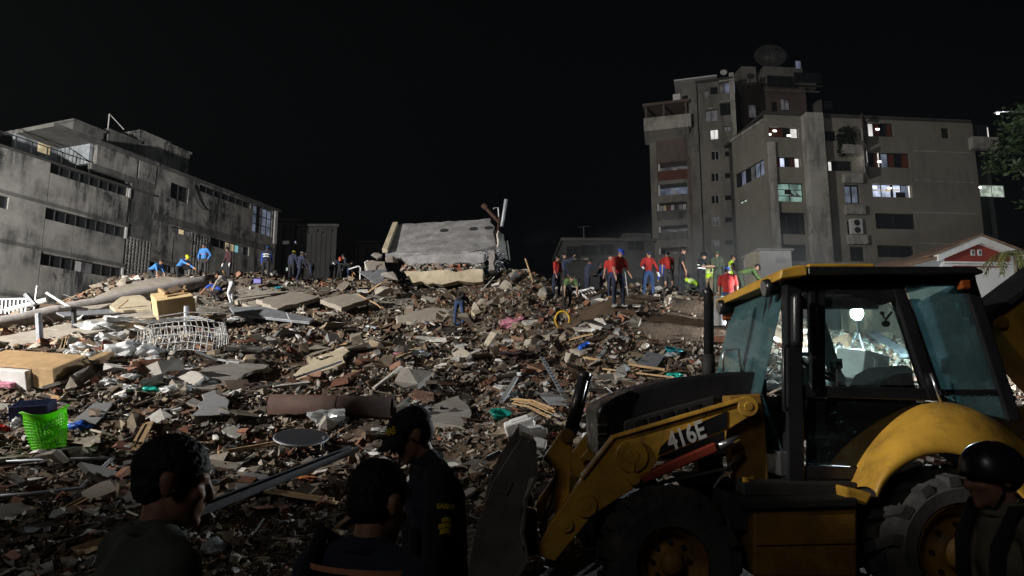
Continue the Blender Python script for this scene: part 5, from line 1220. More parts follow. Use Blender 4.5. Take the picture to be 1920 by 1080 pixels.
# right side of the mound, left to right
crowd('person in red shirt far left of the right crowd, facing right', 1043, 492, 556, -40, 1.72, depth=27.2, pose=dict(LOOK, head=-4), shirt='red', sleeve='half', trousers='navy', head=('hair', 'hair'))
crowd('person drinking from a pale bottle behind the leftmost red shirt', 1057, 495, 556, -15, 1.72, depth=28.2, pose=dict(lean=2, head=-16, uaR=(70,14), faR=(140,-10)), shirt='midnight', trousers='black')
crowd('person in green and grey shirt bending down with both arms hanging', 1063, 520, 578, 282, 1.70, depth=25.4, pose=dict(BENT, uaL=(8,12), uaR=(8,12), faL=(4,0), faR=(4,0)), shirt='green', sleeve='short', trousers='black', vest=None, skin='skin_light')
crowd('dark-clad person with grey striped vest crouched in the shadow', 1079, 514, 560, 250, 1.66, depth=26.6, pose=SQUAT, shirt='black', trousers='black', vest='charcoal')
crowd('dark figure raising a light near the bed frame in the smoke', 1101, 490, 548, 30, 1.70, depth=30.5, pose=dict(LOOK, uaR=(75,10), faR=(120,0)), shirt='midnight', trousers='midnight')
crowd('figure in navy overalls standing in smoke, third from the red pair', 1130, 485, 549, 200, 1.74, depth=31.0, pose=READ, shirt='navy', trousers='navy', head=('cap', 'cloth_navy'))
crowd('person in red shirt half hidden behind the blue-capped one', 1148, 478, 560, 240, 1.72, depth=25.0, pose=LOOK, shirt='red', sleeve='short', trousers='navy')
crowd('person in red polo, blue cap and navy trousers holding a thin rod', 1160, 477, 577, 300, 1.78, pose=dict(LOOK, turn=15, uaL=(16,10), faL=(40,-6)), shirt='red', sleeve='short', trousers='navy', head=('cap', 'cloth_royal'), skin='skin_light', shoes='shoe_grey')
crowd('person in long red shirt and cap with white gloves striding over the crest', 1216, 466, 556, 285, 1.78, depth=25.6, pose=dict(WALK, lean=3, uaL=(8,24), uaR=(20,30), faL=(22,4), faR=(60,10), thL=(5,9), thR=(-4,9), snL=-2, snR=-6), shirt='red', trousers='jeans', head=('cap', 'cloth_navy'), gloves='glove_white')
crowd('person in blue jacket and red cap behind the red T-shirt', 1249, 502, 566, 200, 1.70, depth=28.6, pose=LOOK, shirt='royal', trousers='navy', head=('cap', 'cloth_red'))
crowd('person in red T-shirt and shorts seen from behind, blue cap', 1256, 508, 570, 92, 1.72, depth=27.4, pose=dict(LOOK, head=10), shirt='red', sleeve='short', trousers='charcoal', legs='short', head=('cap', 'cloth_navy'), skin='skin_light')
crowd('tall bareheaded person in black uniform looking right', 1278, 458, 550, -20, 1.82, depth=25.8, pose=dict(LOOK, head=8), shirt='black', sleeve='short', trousers='black')
crowd('person in black with helmet and tactical vest reading a phone', 1317, 469, 556, -40, 1.76, depth=25.4, pose=READ, shirt='black', sleeve='short', trousers='black', head=('tactical', 'shell_black'), vest='black', fat=1.1, skin='skin_light')
crowd('crouched person in yellow-green vest left of the phone reader', 1302, 517, 566, 120, 1.66, depth=27.0, pose=SQUAT, shirt='olive', trousers='olive', vest='hivis')
crowd('person in yellow-green vest with back to camera right of the phone reader', 1331, 511, 566, 30, 1.68, depth=27.2, pose=dict(LOOK, lean=10), shirt='olive', trousers='tan', vest='hivis', skin='skin_light')
crowd('person in olive fatigues and field cap standing half turned', 1349, 494, 572, 250, 1.72, depth=25.4, pose=LOOK, shirt='olive', trousers='olive', head=('cap', 'cloth_olive'))
crowd('standing person in yellow-green vest and dark cap above the others', 1371, 471, 560, -10, 1.78, depth=26.6, pose=dict(LOOK, head=20), shirt='brown', trousers='olive', head=('cap', 'cloth_black'), vest='hivis')
crowd('person in green shirt and cap bending to the right by the loader roof', 1388, 500, 566, -12, 1.74, depth=25.2, pose=dict(BENT, lean=55), shirt='green', trousers='olive', head=('cap', 'cloth_black'))
crowd('person in red T-shirt, blue cap and jeans nearest the loader cab', 1369, 508, 614, 75, 1.76, pose=dict(LOOK, lean=4), shirt='red', sleeve='short', trousers='jeans', head=('cap', 'cloth_royal'), skin='skin', shoes='shoe_grey')
crowd('person whose head shows just above the loader roof', 1467, 481, 560, -10, 1.74, depth=25.0, pose=LOOK, shirt='black', trousers='black')

# ------------------------------------------------------------------ bystanders close to the camera
def near(label, u, v_eye, depth, heading, H, **kw):
    a, _ = ray(u, v_eye); return person(label, (a*depth, depth, Hs(a*depth, depth)), heading, H, fingers=True, vox=.0085, **kw)
near('man in dark green shirt seen from behind at lower left, head in profile', 218, 890, 1.9, 48, 1.74, pose=dict(lean=9, head=6, turn=-26, uaL=(2,10), uaR=(2,12)), shirt='dkgreen', sleeve='short', trousers='charcoal', skin='skin', fat=1.06)
o, J, hp = near('man in navy striped polo with a shoulder bag, back to camera', 672, 930, 2.0, 66, 1.655, pose=dict(lean=2, head=14, turn=-14), shirt='midnight', sleeve='short', trousers='charcoal', skin='skin', stripes=(.55,.74,.93))
k = J['k']; m = MB(); a_ = J['neck']+Vector((-.03,.13,.05)); m.tube([J['chest']+Vector((.13,.12,-.05)), J['neck']+Vector((.08,.125,.0)), a_+Vector((.0,0,.012)), J['chest']+Vector((-.135,.12,.06)), J['waist']+Vector((-.14,.1,0))], .022, 8); m.build('bag_strap', 'cloth_black', o, smooth=True)
# officer with cap
o, J, hp = near('officer in black uniform and cap with yellow letters looking down', 836, 822, 3.45, 200, 1.80, pose=dict(lean=6, head=24, uaL=(6,10), uaR=(-4,9), faL=(12,2), faR=(6,4)), shirt='black', trousers='black', skin='skin', head=('cap', 'cloth_black'), vest=None)
m = MB()
m.capsule(J['waist']+Vector((0,0,-.02)), .127, J['chest'], .150, 1.30); m.capsule(J['chest'], .150, J['chest']+(J['neck']-J['chest'])*.45, .11, 1.4)
vo = m.build('body_armour', 'cloth_midnight', o, remesh=.0085, smooth=True)
for S in (-.08, 0, .08):
    m = MB(); m.box(J['waist']+Vector((.155,S,.05)), (.04,.065,.12)); m.build('pouch', 'cloth_black', vo, bevel=.01)
m = MB(); m.box(J['chest']+Vector((.155,.07,.05)), (.012,.05,.06)); m.build('badge', 'reflective', vo, bevel=.004)
m = MB(); m.box(J['chest']+Vector((.165,-.06,.06)), (.035,.06,.11)); m.tube([J['chest']+Vector((.165,-.04,.1)), J['chest']+Vector((.165,-.04,.22))], .006, 6); m.build('radio', 'cloth_black', vo, bevel=.006)
def cap_text(txt, size, o, hp, b0, zc, R_=.115, Ry=.093):
    vs_, fs_ = text_mesh(txt, size, .0015, .0012); m = MB(); out = []
    for v in vs_:
        b = b0 - v.x/R_*-1
        zz = zc + v.y; t = math.asin(min(.95, max(0, (zz-.035)/.095))); r_ = math.cos(t)**.7
        out.append(hp(-.010+(.113*r_+.004+v.z)*math.cos(b), (.0925*r_+.004+v.z)*math.sin(b), zz))
    m.add(out, fs_); return m.build('cap_lettering', 'print_yellow', o)
cap_text('NAS', .046, o, hp, 0.42, .068)
# arm lettering and crest on the sleeve
def sleeve_mark(J, S, t, txt, size, o, side):
    a, b = J['sh'+S], J['el'+S]; c = a.lerp(b, t); ax = (a-b).normalized(); out = Vector((-.35, 1 if S == 'L' else -1, 0)); out = (out-ax*out.dot(ax)).normalized(); xx = ax.cross(out)
    vs_, fs_ = text_mesh(txt, size, .001, .0008); m = MB(); r_ = .074*J['k']; pts = []
    for v in vs_:
        an = v.x/r_; pts.append(c + ax*v.y + (out*math.cos(an)+xx*math.sin(an))*(r_+v.z))
    m.add(pts, fs_); m.build('sleeve_lettering', 'print_yellow', o); return c, ax, out, xx, r_
sh_ = 'L'
c, ax, out, xx, r_ = sleeve_mark(J, sh_, .42, 'SAEB 12', .030, o, 1)
m = MB(); c2 = c - ax*.075
for (q, w, h) in ((0, .075, .02), (-.024, .06, .022), (.024, .05, .018)):
    pts = []
    for i in range(7):
        an = (-.5+i/6)*w/r_; 
        for zz in (-h/2, h/2): pts.append(c2 + ax*(q+zz-.012*abs(math.sin(an*2))) + (out*math.cos(an)+xx*math.sin(an))*(r_+.002))
    m.add(pts, [(2*i, 2*i+2, 2*i+3, 2*i+1) for i in range(6)])
m.build('sleeve_crest', 'print_yellow', o)
# helmeted person at lower right
o, J, hp = near('person in glossy black helmet and khaki shirt with straps, lower right corner', 1905, 885, 2.62, 176, 1.63, pose=dict(lean=3, head=6, uaL=(5,10), uaR=(5,10)), shirt='khaki', sleeve='short', trousers='khaki', skin='skin', head=('tactical', 'shell_black'))
m = MB(); m.tube([J['chest']+Vector((.14,.10,-.1)), J['chest']+Vector((.125,.11,.06)), J['neck']+Vector((.04,.12,.03)), J['neck']+Vector((-.04,.12,.03)), J['chest']+Vector((-.13,.11,.05)), J['waist']+Vector((-.13,.11,0))], .026, 8)
m.tube([J['chest']+Vector((.14,-.10,-.1)), J['chest']+Vector((.125,-.11,.06)), J['neck']+Vector((.04,-.12,.03)), J['neck']+Vector((-.04,-.12,.03)), J['chest']+Vector((-.13,-.11,.05)), J['waist']+Vector((-.13,-.11,0))], .026, 8)
m.build('harness', 'cloth_black', o, smooth=True)
print('PEOPLE offsets', [(round(a), round(b,1), round(c_,2)) for a, b, c_ in PLACED])
# ------------------------------------------------------------------ named things on the rubble
mdef('channel_steel', col=(.05, .055, .065), rough=.4, metal=.3, var=.2, dirt=.4)
mdef('cream_board', col=(.62, .47, .25), rough=.75, scale=2, var=.1, dirt=.4, dirt_col=(.28,.2,.11))
mdef('galv', col=(.36, .38, .42), rough=.5, metal=.5, scale=3, var=.2, dirt=.45)
mdef('sheet_grey', col=(.26, .265, .28), rough=.6, scale=2, var=.2, dirt=.55, bump=.2, bscale=6)
mdef('white_enamel', col=(.75, .75, .75), rough=.4, var=.06, dirt=.3, dirt_col=(.3,.26,.22))
mdef('navy_plastic', col=(.012, .022, .075), rough=.45, var=.15)
mdef('lime_plastic', col=(.20, .74, .02), rough=.4, var=.12, trans=.45)
mdef('red_plastic', col=(.6, .03, .015), rough=.4, var=.1); mdef('teal_plastic', col=(.02, .42, .34), rough=.35, var=.1); mdef('cyan_plastic', col=(.02, .36, .45), rough=.35, var=.1)
mdef('blue_plastic', col=(.02, .10, .50), rough=.4, var=.1); mdef('violet_plastic', col=(.10, .09, .38), rough=.4, var=.1); mdef('yellow_hose', col=(.65, .42, .03), rough=.4, var=.1)
mdef('rust_pipe', col=(.055, .026, .018), rough=.8, scale=4, var=.35, dirt=.2, bump=.3); mdef('pink_cloth', col=(.50, .20, .28), rough=.9, scale=7, var=.5, bump=.6)
mdef('wood_pale', col=(.50, .33, .17), rough=.6, scale=3, var=.18, dirt=.3); mdef('bright_plate', col=(.78, .78, .76), rough=.5, var=.05)
mdef('slab_face', col=(.31, .305, .31), rough=.95, scale=1.6, var=.3, bump=.8, bscale=7, bdist=.05, dirt=.85, dirt_col=(.15,.142,.135), dirt_scale=1.4)
mdef('slab_cream', col=(.50, .43, .31), rough=.95, scale=1.6, var=.14, bump=.3, dirt=.4); mdef('hole_shade', col=(.03, .03, .032), rough=1)  # last one is near black: shade inside openings put into colour
mdef('col_concrete', col=(.40, .37, .36), rough=.95, scale=2, var=.2, bump=.5, bscale=10, streak=.35, dirt=.45)
mdef('clear_plastic', col=(.6, .63, .65), rough=.2, var=.1, trans=.5)
mdef('tyre_lamp', kind='emit', col=(.88, .96, 1), power=4300)

def lump(r, seed, n=12, flat=1.0, rnd=False):
    """irregular convex rock: hull of random points (about 20 to 40 triangles)"""
    g = random.Random(seed); bm = bmesh.new()
    for i in range(n):
        c_ = Vector((1 if i & 1 else -1, 1 if i & 2 else -1, 1 if i & 4 else -1)) * .72
        v = c_ + Vector((g.uniform(-.46,.40), g.uniform(-.46,.40), g.uniform(-.5,.36)))
        if rnd: v = Vector((g.gauss(0,1), g.gauss(0,1), g.gauss(0,1))).normalized()*g.uniform(.7,1.1)
        bm.verts.new((v.x*r*1.15, v.y*r*.9, v.z*r*flat))
    bmesh.ops.convex_hull(bm, input=bm.verts[:]); 
    for v in [v for v in bm.verts if not v.link_faces]: bm.verts.remove(v)
    m = MB(); bm.verts.index_update(); m.add([v.co for v in bm.verts], [tuple(v.index for v in f.verts) for f in bm.faces]); bm.free(); return m
def shard(w, d, t, seed, n=7):
    g = random.Random(seed); m = MB(); a0 = g.random()*6
    pts = [Vector((math.cos(a0+i*6.283/n)*w*g.uniform(.6,1.1), math.sin(a0+i*6.283/n)*d*g.uniform(.6,1.1), 0)) for i in range(n)]
    return m.prism(pts, (g.uniform(-.1,.1)*t, 0, t))
def clay_block(seed, lx=.32, ly=.2, lz=.14):
    m = MB(); w = .016
    m.box((0,0,-lz/2+w/2), (lx,ly,w)); m.box((0,0,lz/2-w/2), (lx,ly,w)); m.box((0,-ly/2+w/2,0), (lx,w,lz-2*w)); m.box((0,ly/2-w/2,0), (lx,w,lz-2*w))
    m.box((0,0,0), (lx,ly-2*w,w*.8)); m.box((0,-ly/6,lz*.245), (lx*.999,w*.8,lz*.42)); m.box((0,ly/6,-lz*.245), (lx*.999,w*.8,lz*.42)); return m
def mesh_of(m, name, mat):
    me = bpy.data.meshes.new(name); me.from_pydata(m.v, [], m.f); me.update(); me.materials.append(MAT(mat)); return me
KINDS = [
 ('concrete_chunk', 'broken grey lump of concrete lying loose on the mound', 'concrete chunk', 'loose concrete chunks on the mound', 150, [mesh_of(lump(.52 if s % 2 else .5, s, 22 if s % 2 else 13, .74, bool(s % 2)), 'concrete_chunk', m) for s, m in zip(range(14), ['concrete','concrete_dust','concrete_dust']*5)], (.20,.75), 1.7, .6),
 ('wall_shard', 'flat broken slab of plaster or wall lying tilted on the mound', 'wall shard', 'flat wall shards on the mound', 150, [mesh_of(shard(.55,.4,.10,s), 'wall_shard', m) for s, m in zip(range(20,30), ['plaster','concrete_dust','concrete','concrete_dust','plaster']*2)], (.28,1.2), 1.6, .33),
 ('clay_block', 'broken hollow red clay block lying in the rubble', 'clay block', 'red clay blocks in the rubble', 90, [mesh_of(clay_block(s), 'clay_block', 'clay') for s in range(2)], (.8,1.3), 3, .6),
 ('board', 'loose splintered timber board lying on the mound', 'board', 'loose boards on the mound', 44, [mesh_of(MB().box((0,0,0),(1,.10,.025)).box((.02,.05,.02),(.8,.03,.03)), 'board', m) for m in ('board','wood_pale')], (.5,1.9), 1.3, .25),
 ('metal_strip', 'thin bent strip of pale metal trim on the mound', 'metal strip', 'metal strips on the mound', 40, [mesh_of(MB().box((-.25,0,0),(.5,.05,.012)).box((.24,0,.05),(.5,.05,.012),(0,-.2,0)), 'metal_strip', m) for m in ('strip_metal','white_enamel')], (.4,1.7), 1.3, .4)]
gen = np.random.default_rng(5)
for name, lab, cat, grp, cnt, meshes, (smin, smax), pw, tilt in KINDS:
    i = 0
    while i < cnt:
        y = 7.8 + 27*gen.random()**1.15; a = -.78 + 1.18*gen.random(); x = a*y
        if soil_mask(np.array([x]), np.array([y]))[0] > gen.random()*1.2: continue
        if x > .5 and y < 8.2: continue
        s = smin*(1-gen.random()*(1-(smin/smax)**pw))**(-1/pw)
        s = s*((.30 + .70*min(1, y/20)) if name != 'wall_shard' else (.62 + .38*min(1, y/18)))
        ob = bpy.data.objects.new(name, meshes[int(gen.integers(len(meshes)))]); col.objects.link(ob)
        n = NRM(x, y, .5); n = (n + Vector((gen.normal(0,tilt), gen.normal(0,tilt), 0))).normalized()
        ob.rotation_euler = (n.to_track_quat('Z','Y').to_matrix() @ Euler((0,0,gen.random()*6.28)).to_matrix()).to_euler()
        sc_ = (s*gen.uniform(.8,1.2), s*gen.uniform(.8,1.2), s*gen.uniform(.7,1.2)) if name != 'clay_block' else (s*gen.uniform(.6,1.1), s, s)
        if name in ('board', 'metal_strip'): sc_ = (s, gen.uniform(.8,1.6), gen.uniform(.8,1.6))
        if name == 'wall_shard': sc_ = (sc_[0], sc_[1], max(.35, sc_[2]*.8))
        ob.scale = sc_; ob.location = (x, y, Hs(x, y) + (.08*s if name != 'wall_shard' else .03) + .02); tag(ob, lab, cat, grp); i += 1

def jag(q, n, amt, seed):
    g = random.Random(seed); out = []; N_ = len(q)
    for i in range(N_):
        a, b = q[i], q[(i+1) % N_]; L_ = (b-a).length; k_ = max(1, min(9, int(L_/.28)))
        side = n.cross(b-a).normalized()
        for j in range(k_): out.append(a.lerp(b, (j+(g.uniform(-.25,.25) if j else 0))/k_) + (side*g.gauss(0, amt*min(L_,1.5)) if j else Vector()))
    return out
def slab(name, pts, thick, mat, label, cat='slab', group=None, bevel=.02, parent=None):
    """flat broken slab through points (u, v, depth), best plane, real thickness"""
    q = [P(u, v, d) for u, v, d in pts]; c = sum(q, Vector())/len(q)
    A = np.array([(p-c)[:] for p in q]); n = Vector(np.linalg.svd(A)[2][2]); n = n if n.z > 0 or abs(n.z) < .05 else -n
    q = [p - n*(p-c).dot(n) for p in q]
    jq = jag(q, n, .035, len(name)+int(pts[0][0])) if 'metal' not in name and 'sheet' not in name else q
    m = MB(); m.prism(jq, -n*thick); o = m.build(name, mat, parent, bevel=bevel)
    if parent is None: tag(o, label, cat, group)
    return o, n, q
def gslab(name, uv, thick, mat, label, lift=.06, cat='slab'):
    q = [T(u, v) for u, v in uv]; c = sum(q, Vector())/len(q); A = np.array([(p-c)[:] for p in q]); n = Vector(np.linalg.svd(A)[2][2]); n = n if n.z > 0 else -n
    q = [p - n*(p-c).dot(n) + n*lift for p in q]; q = jag(q, n, .04, int(uv[0][0])) if 'sheet' not in name else q; m = MB(); m.prism(q, -n*thick); o = m.build(name, mat, bevel=.012); return tag(o, label, cat)

# --- the broken roof of the collapsed building
def ruin():
    base = P(830, 520, 33.5); r = thing('collapsed_roof', base, 'big tilted roof slab with dark round holes crowning the rubble', 'ruin')
    o, n, q = slab('roof_slab', [(737,423,37),(800,417,37),(921,408,37),(932,460,34.2),(880,474,33.8),(722,474,34)], .42, 'slab_face', None, parent=r, bevel=.03)
    c = q[0]
    for (u, v) in ((833,432),(888,429),(917,427)):
        a, k_ = ray(u, v); d = Vector((a, 1, k_)); o0 = Vector((0,0,CAMZ)); t = (c-o0).dot(n)/d.dot(n); p = o0 + d*t
        m = MB(); m.lathe(p-n*.1, n, [(.001,.105),(.21,.105),(.24,.108),(.25,.1),(.25,.0)], 20); m.build('hole_shade_disc', 'hole_shade', r)  # dark disc on the slab, painted shade in place of a hole
    m = MB(); a, b = P(742,421,36.9), P(722,472,33.9); m.bar(a+n*.05, b+n*.05, .28, .22, up=n); m.build('edge_beam', 'slab_cream', r, bevel=.02)
    slab('slab_lip', [(748,482,33.6),(910,470,33.4),(908,492,33.3),(760,495,33.5)], .5, 'slab_face', None, parent=r, bevel=.05)
    slab('floor_beam', [(757,508,32.6),(906,505,32.3),(906,528,32.2),(772,531,32.5)], .5, 'slab_cream', None, parent=r, bevel=.03)
    slab('stub_column', [(915,470,32.9),(927,470,32.9),(928,506,32.6),(916,507,32.6)], .4, 'col_concrete', None, parent=r, bevel=.03)
    slab('side_panel', [(936,432,34.6),(944,440,35.2),(953,486,34.6),(934,472,33.6)], .08, 'plaster', None, parent=r, bevel=.006)
    m = MB(); m.bar(P(951,452,34.9), P(956,488,34.6), .06, .06); m.build('panel_frame', 'frame_white', r)
    m = MB(); m.bar(P(936,408,36), P(930,470,34), .12, .12); m.build('side_post', 'rust_pipe', r)
    m = MB(); m.tube([P(909,388,36), P(922,402,36), P(940,422,35.8)], .09, 10); m.tube([P(905,384,36), P(912,390,36)], .15, 10); m.build('vent_pipe', 'rust_pipe', r)
    m = MB(); m.tube([P(949,374,35.5), P(941,425,35.5)], .10, 8); m.build('standing_pole', 'galv', r)
    m = MB(); m.tube([P(925,392,36), P(926,390,36), P(934,389,36), P(936,412,36)], .035, 6); m.build('bent_conduit', 'galv', r)
    m = MB(); g = random.Random(3)
    for i in range(190):       # crushed layer between the slabs
        u = 758+(i%75)*2.0+g.uniform(-2,2); p = P(u, 501+g.uniform(-3,7)-(u-758)*.02, 32.9+g.uniform(-.3,.3)); s = g.uniform(.05,.22)
        m.box(p, (s*g.uniform(.8,2.6), s, s*.4), (g.gauss(0,.4),g.gauss(0,.4),g.random()*3))
        if i == 60: m.build('crushed_layer', 'clay', r)['kind'] = 'stuff'; m = MB()
    m.build('crushed_layer', 'concrete', r)['kind'] = 'stuff'
    m = MB(); g = random.Random(4)
    for i in range(60):       # rebar and torn mesh at the right corner
        p = P(915+g.uniform(-12,30), 475+g.uniform(-6,30), 33.2+g.uniform(-.4,.5)); d = Vector((g.uniform(-.5,.5), g.uniform(-.3,.3), g.uniform(-.5,.4)))
        m.tube([p, p+d*.5+Vector((0,0,.08)), p+d], .018, 5)
    m.build('torn_rebar', 'galv', r)['kind'] = 'stuff'
ruin()
slab('tilted_block', [(618,492,33),(652,486,33.3),(690,490,33.4),(706,506,33),(640,508,32.8)], .35, 'concrete_dust', 'thick pale concrete block resting left of the broken roof') if False else None
def chunk(name, u, v, d, r, seed, mat, label, flat=.8, sink=.0, cat='concrete chunk'):
    p = P(u, v, d); m = lump(r*.85, seed, 12, flat, True); m.v = [(x+p.x, y+p.y, z+p.z) for x, y, z in m.v]; o = m.build(name, mat); return tag(o, label, cat)
slab('pale_block', [(683,490,32.8),(697,487,33),(722,492,33.1),(724,503,32.6),(690,507,32.5)], .5, 'concrete_dust', 'pale thick block with a straight edge left of the broken roof', 'block')
slab('bent_metal_sheet', [(672,509,32.2),(726,504,32.6),(716,532,31.4),(705,531,31.3)], .05, 'galv', 'folded grey metal sheet wedged below the pale block', 'metal sheet', bevel=.004)
m = MB(); m.tube([P(688,508,32), P(684,492,32.2), P(690,488,32.3)], .03, 6); m.tube([P(654,505,32.6), P(672,499,32.6), P(676,502,32.6), P(675,524,32.4)], .035, 6); tag(m.build('bent_tube', 'white_enamel'), 'thin white tube bent at a right angle by the metal sheet', 'tube')
for i, (u, v, d, r, lab) in enumerate(((706,480,33.2,.32,'rounded grey lump on top of the pale block'),(733,485,33,.5,'dark lump under the left edge of the broken roof'),(730,520,32,.5,'round pale lump left of the cream beam'),(720,545,31.2,.62,'big grey lump below the folded metal sheet'),
    (965,520,32.4,.5,'large lump right of the stub column'),(950,535,31.6,.42,'pale boulder below the torn rebar'),(975,548,30.6,.5,'angular boulder on the right shoulder of the ruin'),(946,558,30.4,.5,'leaning boulder below the ruin, right of its centre'),(1000,560,29.2,.55,'flat-topped boulder near the green shirt'),(1018,588,26.4,.45,'dusty boulder beside the dirt heap'))):
    chunk('boulder', u, v, d, r, 60+i, 'concrete_dust' if i % 2 else 'concrete', lab, cat='boulder')
for i, (u0,v0,u1,v1,d) in enumerate(((690,548,716,530,31),(702,566,716,578,28.5),(672,552,720,578,29.5),(985,485,1000,530,32))):
    m = MB(); m.bar(P(u0,v0,d), P(u1,v1,d-.3), .07, .05); tag(m.build('timber', 'board'), ('short grey timber leaning on the lump left of the ruin','timber stub crossing the long one below the ruin','long thin timber slanting left below the ruin','bent lath leaning right of the ruin')[i], 'timber')

# --- left: long fallen column, slabs, posts
a, b = P(-60, 622, 23.5), P(398, 526, 31.5)
m = MB(); n_ = 14; m.tube([a.lerp(b, i/n_)+Vector((0,0,.02*math.sin(i*1.7))) for i in range(n_+1)], [.31+.008*math.sin(i*2.3) for i in range(n_+1)], 20); tag(m.build('fallen_column', 'col_concrete', smooth=True), 'long round concrete column lying across the left slope', 'column')
slab('fallen_wall', [(150,566,26.5),(215,538,28.8),(300,520,31.2),(380,519,32.2),(300,548,29.6),(150,590,25.8)], .3, 'concrete_dust', 'broad dusty wall slab sloping under the long column', 'slab', bevel=.03)
slab('fallen_wall', [(-40,640,20.5),(120,605,22.8),(330,575,26),(300,592,24.6),(150,630,21.4),(-40,668,19.2)], .25, 'concrete_dust', 'pale dusty slab below the long column at the left edge', 'slab', bevel=.03)
slab('curved_shell', [(205,572,25.6),(228,555,26.4),(262,553,26.8),(285,566,26.4),(285,580,25.8),(215,582,25.4)], .12, 'slab_cream', 'rounded cream shell fragment tucked behind the cream box', 'fragment')
slab('roof_sheet', [(105,586,24.6),(285,574,26.6),(285,584,26.2),(120,592,24.4)], .06, 'galv', 'long blue-grey metal gutter left of the cream box', 'gutter', bevel=.004)
slab('roof_sheet', [(430,575,26.8),(490,574,27),(588,598,25.6),(580,604,25.2),(500,592,25.6),(440,590,26)], .1, 'galv', 'long blue-grey bent metal beam right of the cream box', 'beam', bevel=.006)
slab('dusty_plate', [(480,560,28.5),(560,548,30.5),(598,556,30),(520,580,27.6)], .2, 'concrete_dust', 'pale plate in front of the shadowed passage', 'slab')
slab('dusty_plate', [(440,560,29),(476,548,30.6),(540,546,31),(560,556,30.2),(470,578,28.3)], .2, 'concrete_dust', 'pale plate right of the bending white trousers', 'slab')
slab('dusty_plate', [(600,560,29),(650,552,30),(700,556,29.6),(640,578,28)], .2, 'concrete_dust', 'broken pale plate left of the leaning timbers', 'slab')
slab('pink_slab', [(742,590,27.4),(800,577,28.4),(850,578,28.4),(852,598,27.2),(800,606,26.8),(745,604,26.8)], .3, 'concrete_dust', 'pale slab left of the bending jeans', 'slab', bevel=.04)
slab('tan_plate', [(880,580,28),(930,566,29.4),(940,574,28.8),(890,590,27.4)], .2, 'slab_cream', 'tan plate right of the bending jeans', 'slab')
# yellow-cream box with torn top
def cream_box():
    p = P(330, 591, 24.4); b = thing('cream_box', p, 'cream-yellow cabinet lying broken open on the left slope', 'cabinet'); b.rotation_euler = (Matrix.Rotation(R(24), 3, 'X') @ Matrix.Rotation(R(36), 3, 'Z')).to_euler(); WL[b.name] = Vector((0,0,0))
    w, d, h = 1.2, 1.15, .78
    m = MB(); m.box((-.05,0,h/2), (w,d,h)); m.build('carcass', 'cream_board', b, bevel=.02)
    m = MB(); m.box((w/2-.04,-.35,h/2-.05), (.05,.35,h*.8)); m.build('door_edge', 'slab_cream', b, bevel=.01)
    m = MB(); m.box((.05,.1,h+.03), (.75,.7,.05), (.04,.05,.2)); m.box((-.3,.15,h+.10), (.10,.6,.14), (.1,.1,.2)); m.box((.4,.2,h+.08), (.08,.6,.08), (.1,.1,-.3)); m.build('torn_lid', 'board', b)
    m = lump(.3, 91, 12, .3); m.v = [(x+.05, y+.15, z+h+.1) for x,y,z in m.v]; m.build('dust_pile', 'soil', b)
cream_box()
def post(u0, v0, u1, v1, d, r, mat, label, cap=None):
    m = MB(); a, b = P(u0, v0, d), P(u1, v1, d); a.z -= .4; m.tube([a, b], r, 10)
    if cap: m.lathe(b, (0,0,1), [(.001,0),(cap,0),(cap,.05),(.001,.06)], 16)
    tag(m.build('metal_post', mat, smooth=False), label, 'post')
post(351, 604, 350, 574, 21.8, .085, 'galv', 'short upright metal post before the cream box')
post(79, 632, 72, 588, 20.5, .095, 'galv', 'short leaning metal post left of the white bags')
post(142, 598, 138, 580, 22.4, .08, 'frame_dark', 'dark stub post topped by a white disc', .42)
for i, (u0,v0,u1,v1,d,r,mt,lb) in enumerate(((64,580,70,536,26,.04,'white_enamel','thin white rod sticking up at the far left'),(66,572,48,552,24.6,.09,'galv','thick bent pipe stub leaning left on the column'),(142,583,87,549,23.6,.05,'white_enamel','white bar slanting up left above the disc'),(10,582,88,562,25.5,.09,'white_enamel','long white plank along the far left railing'),(215,583,240,562,25.5,.03,'board','thin stick leaning on the column'))):
    m = MB(); m.tube([P(u0,v0,d), P(u1,v1,d)], r, 7); tag(m.build('rod', mt), lb, 'rod')
r = thing('railing', P(18, 585, 27), 'row of grey upright bars at the left edge', 'railing')
for i in range(9):
    m = MB(); m.bar(P(-12+i*7.5, 588, 27), P(-10+i*7.5, 562, 27), .06, .06); m.build('bar', 'galv', r)
m = MB(); m.bar(P(-18, 562, 27), P(56, 560, 27), .06, .06); m.build('rail', 'galv', r)

